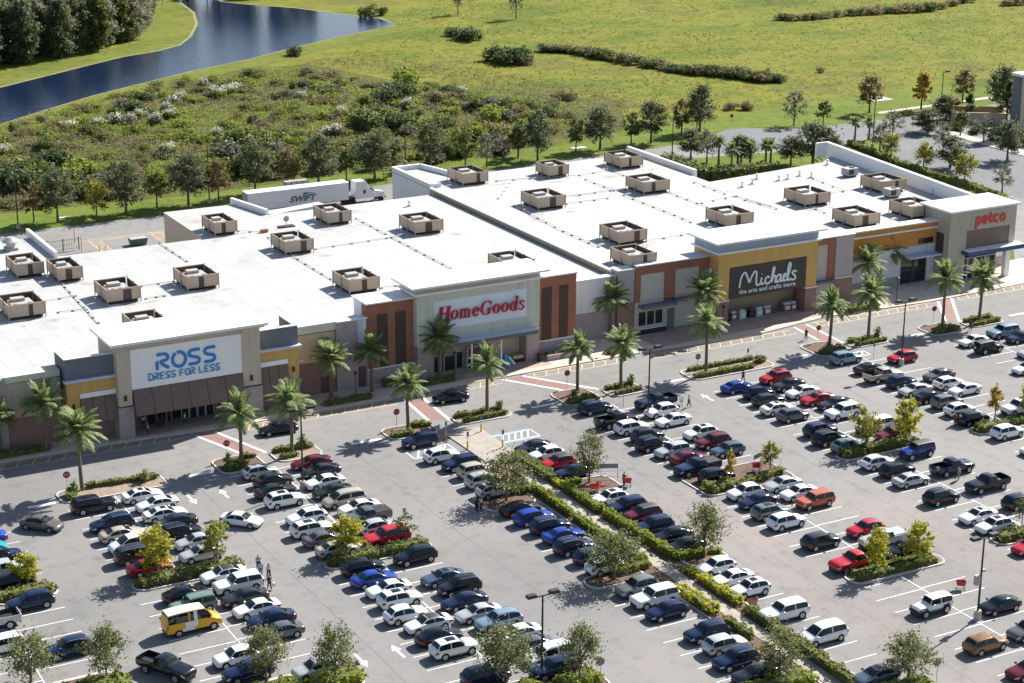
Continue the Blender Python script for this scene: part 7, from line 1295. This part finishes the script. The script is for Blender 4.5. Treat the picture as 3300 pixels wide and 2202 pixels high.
def pat(x,y): return np.sin(x*.085+1.7*np.sin(y*.043+.6))+np.sin(y*.12+1.3*np.sin(x*.05))+.6*np.sin(x*.21+y*.17)
tufts(17000,fieldpoly,VR,.04,.16,.7,L_grass,'field_grass_tufts','tall yellow green grass covering the open field',lf=.32,kk=3)
tufts(9000,fieldpoly,VR,.06,.26,.7,L_tuftb,'dry_grass_tufts','dry brownish grass patches scattered over the open field',lf=.3,sel=lambda x,y,r:pat(x*.6,y*1.2)+r.normal(size=len(x))*.3>1.1)
tufts(36000,zone,VR,.3,1.2,.9,L_scrub,'brown_scrub_growth','brown weeds and twigs covering the wild scrub',lf=.22,kk=5,sel=lambda x,y,r:pat(x,y)+r.normal(size=len(x))*.35>.1)
tufts(36000,zone,VR,.25,1.0,.9,L_scrubg,'green_scrub_growth','yellow green weeds covering the wild scrub',lf=.22,kk=5,sel=lambda x,y,r:pat(x,y)+r.normal(size=len(x))*.35<.1)
edgez=[(200,350),(226,352),(245,385),(232,430),(214,470),(190,462),(214,430),(224,385)]
tufts(5000,edgez,VR,.2,.8,.9,L_scrub,'edge_scrub_growth','brown weeds thinning out toward the open field',lf=.22,kk=5)
for i,(x,y,w,l) in enumerate(((289,318,3.4,'left of the tan enclosure'),(291,313,3.6,'first in front of the tan enclosure'),(293.5,309.5,3.4,'second in front of the tan enclosure'),(296,306,3.6,'third in front of the tan enclosure'),(289.5,305,3,'beside the side walkway'),(290.5,298,3.6,'nearer by the side walkway'),(283.8,320.6,2.4,'beside the stop sign of the side road'))): bush('dark',i,x,y,w*1.5,w*.6,'dark shrub %s'%l,'shrubs at the enclosure')
for i in range(9):
    L_,Tm=TP['W'][i%5]; t=thing('woodland_tree','tall tree on the far pond bank beyond the top edge','tree',(203+i*6.2,603+(i%3)*5-i*2.2,0),i*1.3,'trees beyond the pond'); obj('crown',L_,t); obj('trunk',Tm,t)

for i,(x,y,k) in enumerate(((259.6,308,'S'),(259.4,284,'T'),(270.6,301,'S'),(285,304.5,'S'),(285.2,312,'T'),(272,318.8,'S'),(266,335.5,'T'))):
    plant(k,i,['sparse tree at the far end of the side lot hedge','slim green tree midway along the side lot hedge','sparse tree standing in the middle of the side lot','sparse tree by the side walkway','slim green tree by the side walkway','sparse tree where the side lot meets the road','slim green tree on the verge across the side road'][i],x,y,1.2,.85,0,'trees round the side road')

for kd,lf,n_,lab in (('brown',L_scrub,150,'tangled brown brush filling the wild scrub'),('green',L_scrubg,120,'tangled yellow green brush filling the wild scrub'),('mid',L_thin,90,'tangled darker green brush filling the wild scrub')):
    Q=[]; src=BP[kd][0]; co=np.zeros(len(src.vertices)*3,dtype=np.float32); src.vertices.foreach_get('co',co); co=co.reshape(-1,4,3)[::2]
    while len(Q)<n_:
        x,y=fr.uniform(40,232),fr.uniform(342,458)
        if not inside(x,y,zone): continue
        a=fr.uniform(0,6.28); w=fr.uniform(1.6,3.8); h=fr.uniform(.9,2.3); c_,s_=math.cos(a),math.sin(a); q=co.copy()
        q=np.stack([(co[...,0]*c_-co[...,1]*s_)*w+x,(co[...,0]*s_+co[...,1]*c_)*w+y,co[...,2]*h-.03],-1); Q.append(q)
    o=obj(kd+'_brush',quadmesh(kd+'_brush',np.concatenate(Q),lf)); o['kind']='stuff'; o['label']=lab; o['category']='brush'
# ---------------------------------------------------------------- people
def skinmesh(name,verts,edges,radii,sub=2):
    me=bpy.data.meshes.new(name); me.from_pydata(verts,edges,[]); me.update()
    o=bpy.data.objects.new(name,me); COL.objects.link(o)
    md=o.modifiers.new('skin','SKIN'); md.use_smooth_shade=True
    if not me.skin_vertices: bm=bmesh.new(); bm.from_mesh(me); bm.verts.layers.skin.verify(); bm.to_mesh(me); bm.free()
    for i,r in enumerate(radii): me.skin_vertices[0].data[i].radius=(r,r) if not isinstance(r,tuple) else r
    me.skin_vertices[0].data[0].use_root=True
    s=o.modifiers.new('sub','SUBSURF'); s.levels=sub; s.render_levels=sub
    dg=bpy.context.evaluated_depsgraph_get(); out=bpy.data.meshes.new_from_object(o.evaluated_get(dg)); bpy.data.objects.remove(o); return out
def figure(step,arm):
    """standing or walking adult, 1.72 m, faces +x"""
    V=[(0,0,.93),(0,0,1.12),(0,0,1.36),(0,0,1.46),(.02,0,1.58),(.02,0,1.70)]; r=[.13,.12,.13,.055,.09,.075]; E=[(0,1),(1,2),(2,3),(3,4),(4,5)]
    for s in (-1,1):
        n=len(V); st=step*s
        V+=[(0,s*.10,.88),(st*.5+.03,s*.10,.48),(st*.9-.04,s*.10,.10),(st*.9+.12,s*.11,.04)]; r+=[.095,.065,.042,.038]; E+=[(0,n),(n,n+1),(n+1,n+2),(n+2,n+3)]
        n=len(V); a=-arm*s
        V+=[(0,s*.19,1.38),(a*.4-.03,s*.24,1.12),(a+.06,s*.24,.90),(a+.09,s*.235,.80)]; r+=[.06,.045,.033,.03]; E+=[(2,n),(n,n+1),(n+1,n+2),(n+2,n+3)]
        for q in range(4): V.append((a+.10+.012*q,s*(.235-.02+.013*q),.72+.006*q)); r.append(.010); E.append((n+3,len(V)-1))
        V.append((a+.15,s*.215,.77)); r.append(.010); E.append((n+3,len(V)-1))
    body=skinmesh('person_body',V,E,r,2)
    n=0; V2=[(0,0,.95),(0,0,1.12),(0,0,1.36),(0,0,1.43)]; r2=[.155,.145,.155,.085]; E2=[(0,1),(1,2),(2,3)]
    for s in (-1,1):
        n=len(V2); a=-arm*s; V2+=[(0,s*.19,1.385),(a*.3-.02,s*.235,1.17)]; r2+=[.082,.068]; E2+=[(2,n),(n,n+1)]
    shirt=skinmesh('person_shirt',V2,E2,r2,2)
    V3=[(0,0,.96)]; r3=[.145]; E3=[]
    for s in (-1,1):
        n=len(V3); st=step*s; V3+=[(0,s*.10,.86),(st*.5+.03,s*.10,.48),(st*.9-.03,s*.10,.14)]; r3+=[.115,.085,.065]; E3+=[(0,n),(n,n+1),(n+1,n+2)]
    tr=skinmesh('person_trousers',V3,E3,r3,2)
    hair=skinmesh('person_hair',[(-.01,0,1.61),(-.02,0,1.70),(-.07,0,1.64)],[(0,1),(1,2)],[.085,.085,.07],2)
    f=MB(); [f.box(.105,.118,s*.035-.014,s*.035+.014,1.635,1.648) for s in(-1,1)]; f.box(.108,.128,-.012,.012,1.60,1.63); f.box(.10,.112,-.025,.025,1.565,1.575)
    return body,shirt,tr,hair,f.mesh('person_face',dark)
FIG=[figure(.22,.16),figure(.03,.02)]
skinm=[mat('skin_%d'%i,c,.6,.05,8) for i,c in enumerate(((.42,.25,.17),(.22,.12,.08),(.10,.055,.035)))]
hairm=[mat('hair_%d'%i,c,.8,.1,8) for i,c in enumerate(((.02,.014,.01),(.06,.035,.02)))]
CL={'pink':(.55,.22,.30),'dark':(.02,.02,.025),'lblue':(.32,.45,.62),'jean':(.10,.16,.26),'lgrey':(.45,.45,.42),'black':(.012,.012,.014),'white':(.72,.72,.72),'navy':(.03,.05,.12),'red':(.42,.03,.03),'tan':(.38,.28,.17),'lgreen':(.30,.42,.36),'dred':(.22,.03,.04)}
CLM={k:mat('cloth_'+k,v,.85,.08,6) for k,v in CL.items()}
for i,(x,y,l,c1,c2) in enumerate(DATA['PEOPLE']):
    F=FIG[0 if i in (0,1,2,3,7,8,12,13,15,18) else 1]; z=.157 if (y>216.5 and i>12) else .014
    ang=[-100,-105,-80,95,10,40,200,-60,90,170,30,160,-110,250,80,-20,100,-70,150,-60,-90,0][i]
    t=thing('person',l,'person',(x,y,z),rad(ang),'people at the shopping centre'); ORG[t.name]=(0,0,0)
    for nm,me,m in zip(('body','shirt','trousers','hair','face'),F,(skinm[i%3],CLM[c1],CLM[c2],hairm[i%2],dark)):
        o=obj(nm,me.copy() if not me.materials else me,t)
        if nm!='face': o.data.materials.clear(); o.data.materials.append(m)
t=thing('shopping_bag','white bag carried by a person in a black dress','bag',(DATA['PEOPLE'][3][0]+.42,DATA['PEOPLE'][3][1]-.1,.014)); ORG[t.name]=(0,0,0)
MB().hexa([(-.14,-.2,.38),(.14,-.2,.38),(.14,.2,.38),(-.14,.2,.38),(-.1,-.12,.72),(.1,-.12,.72),(.1,.12,.72),(-.1,.12,.72)]).build('sack',trimw,t); MB().tube([(0,-.1,.72),(0,0,.8),(0,.1,.72)],.012,6).build('handles',trimw,t)
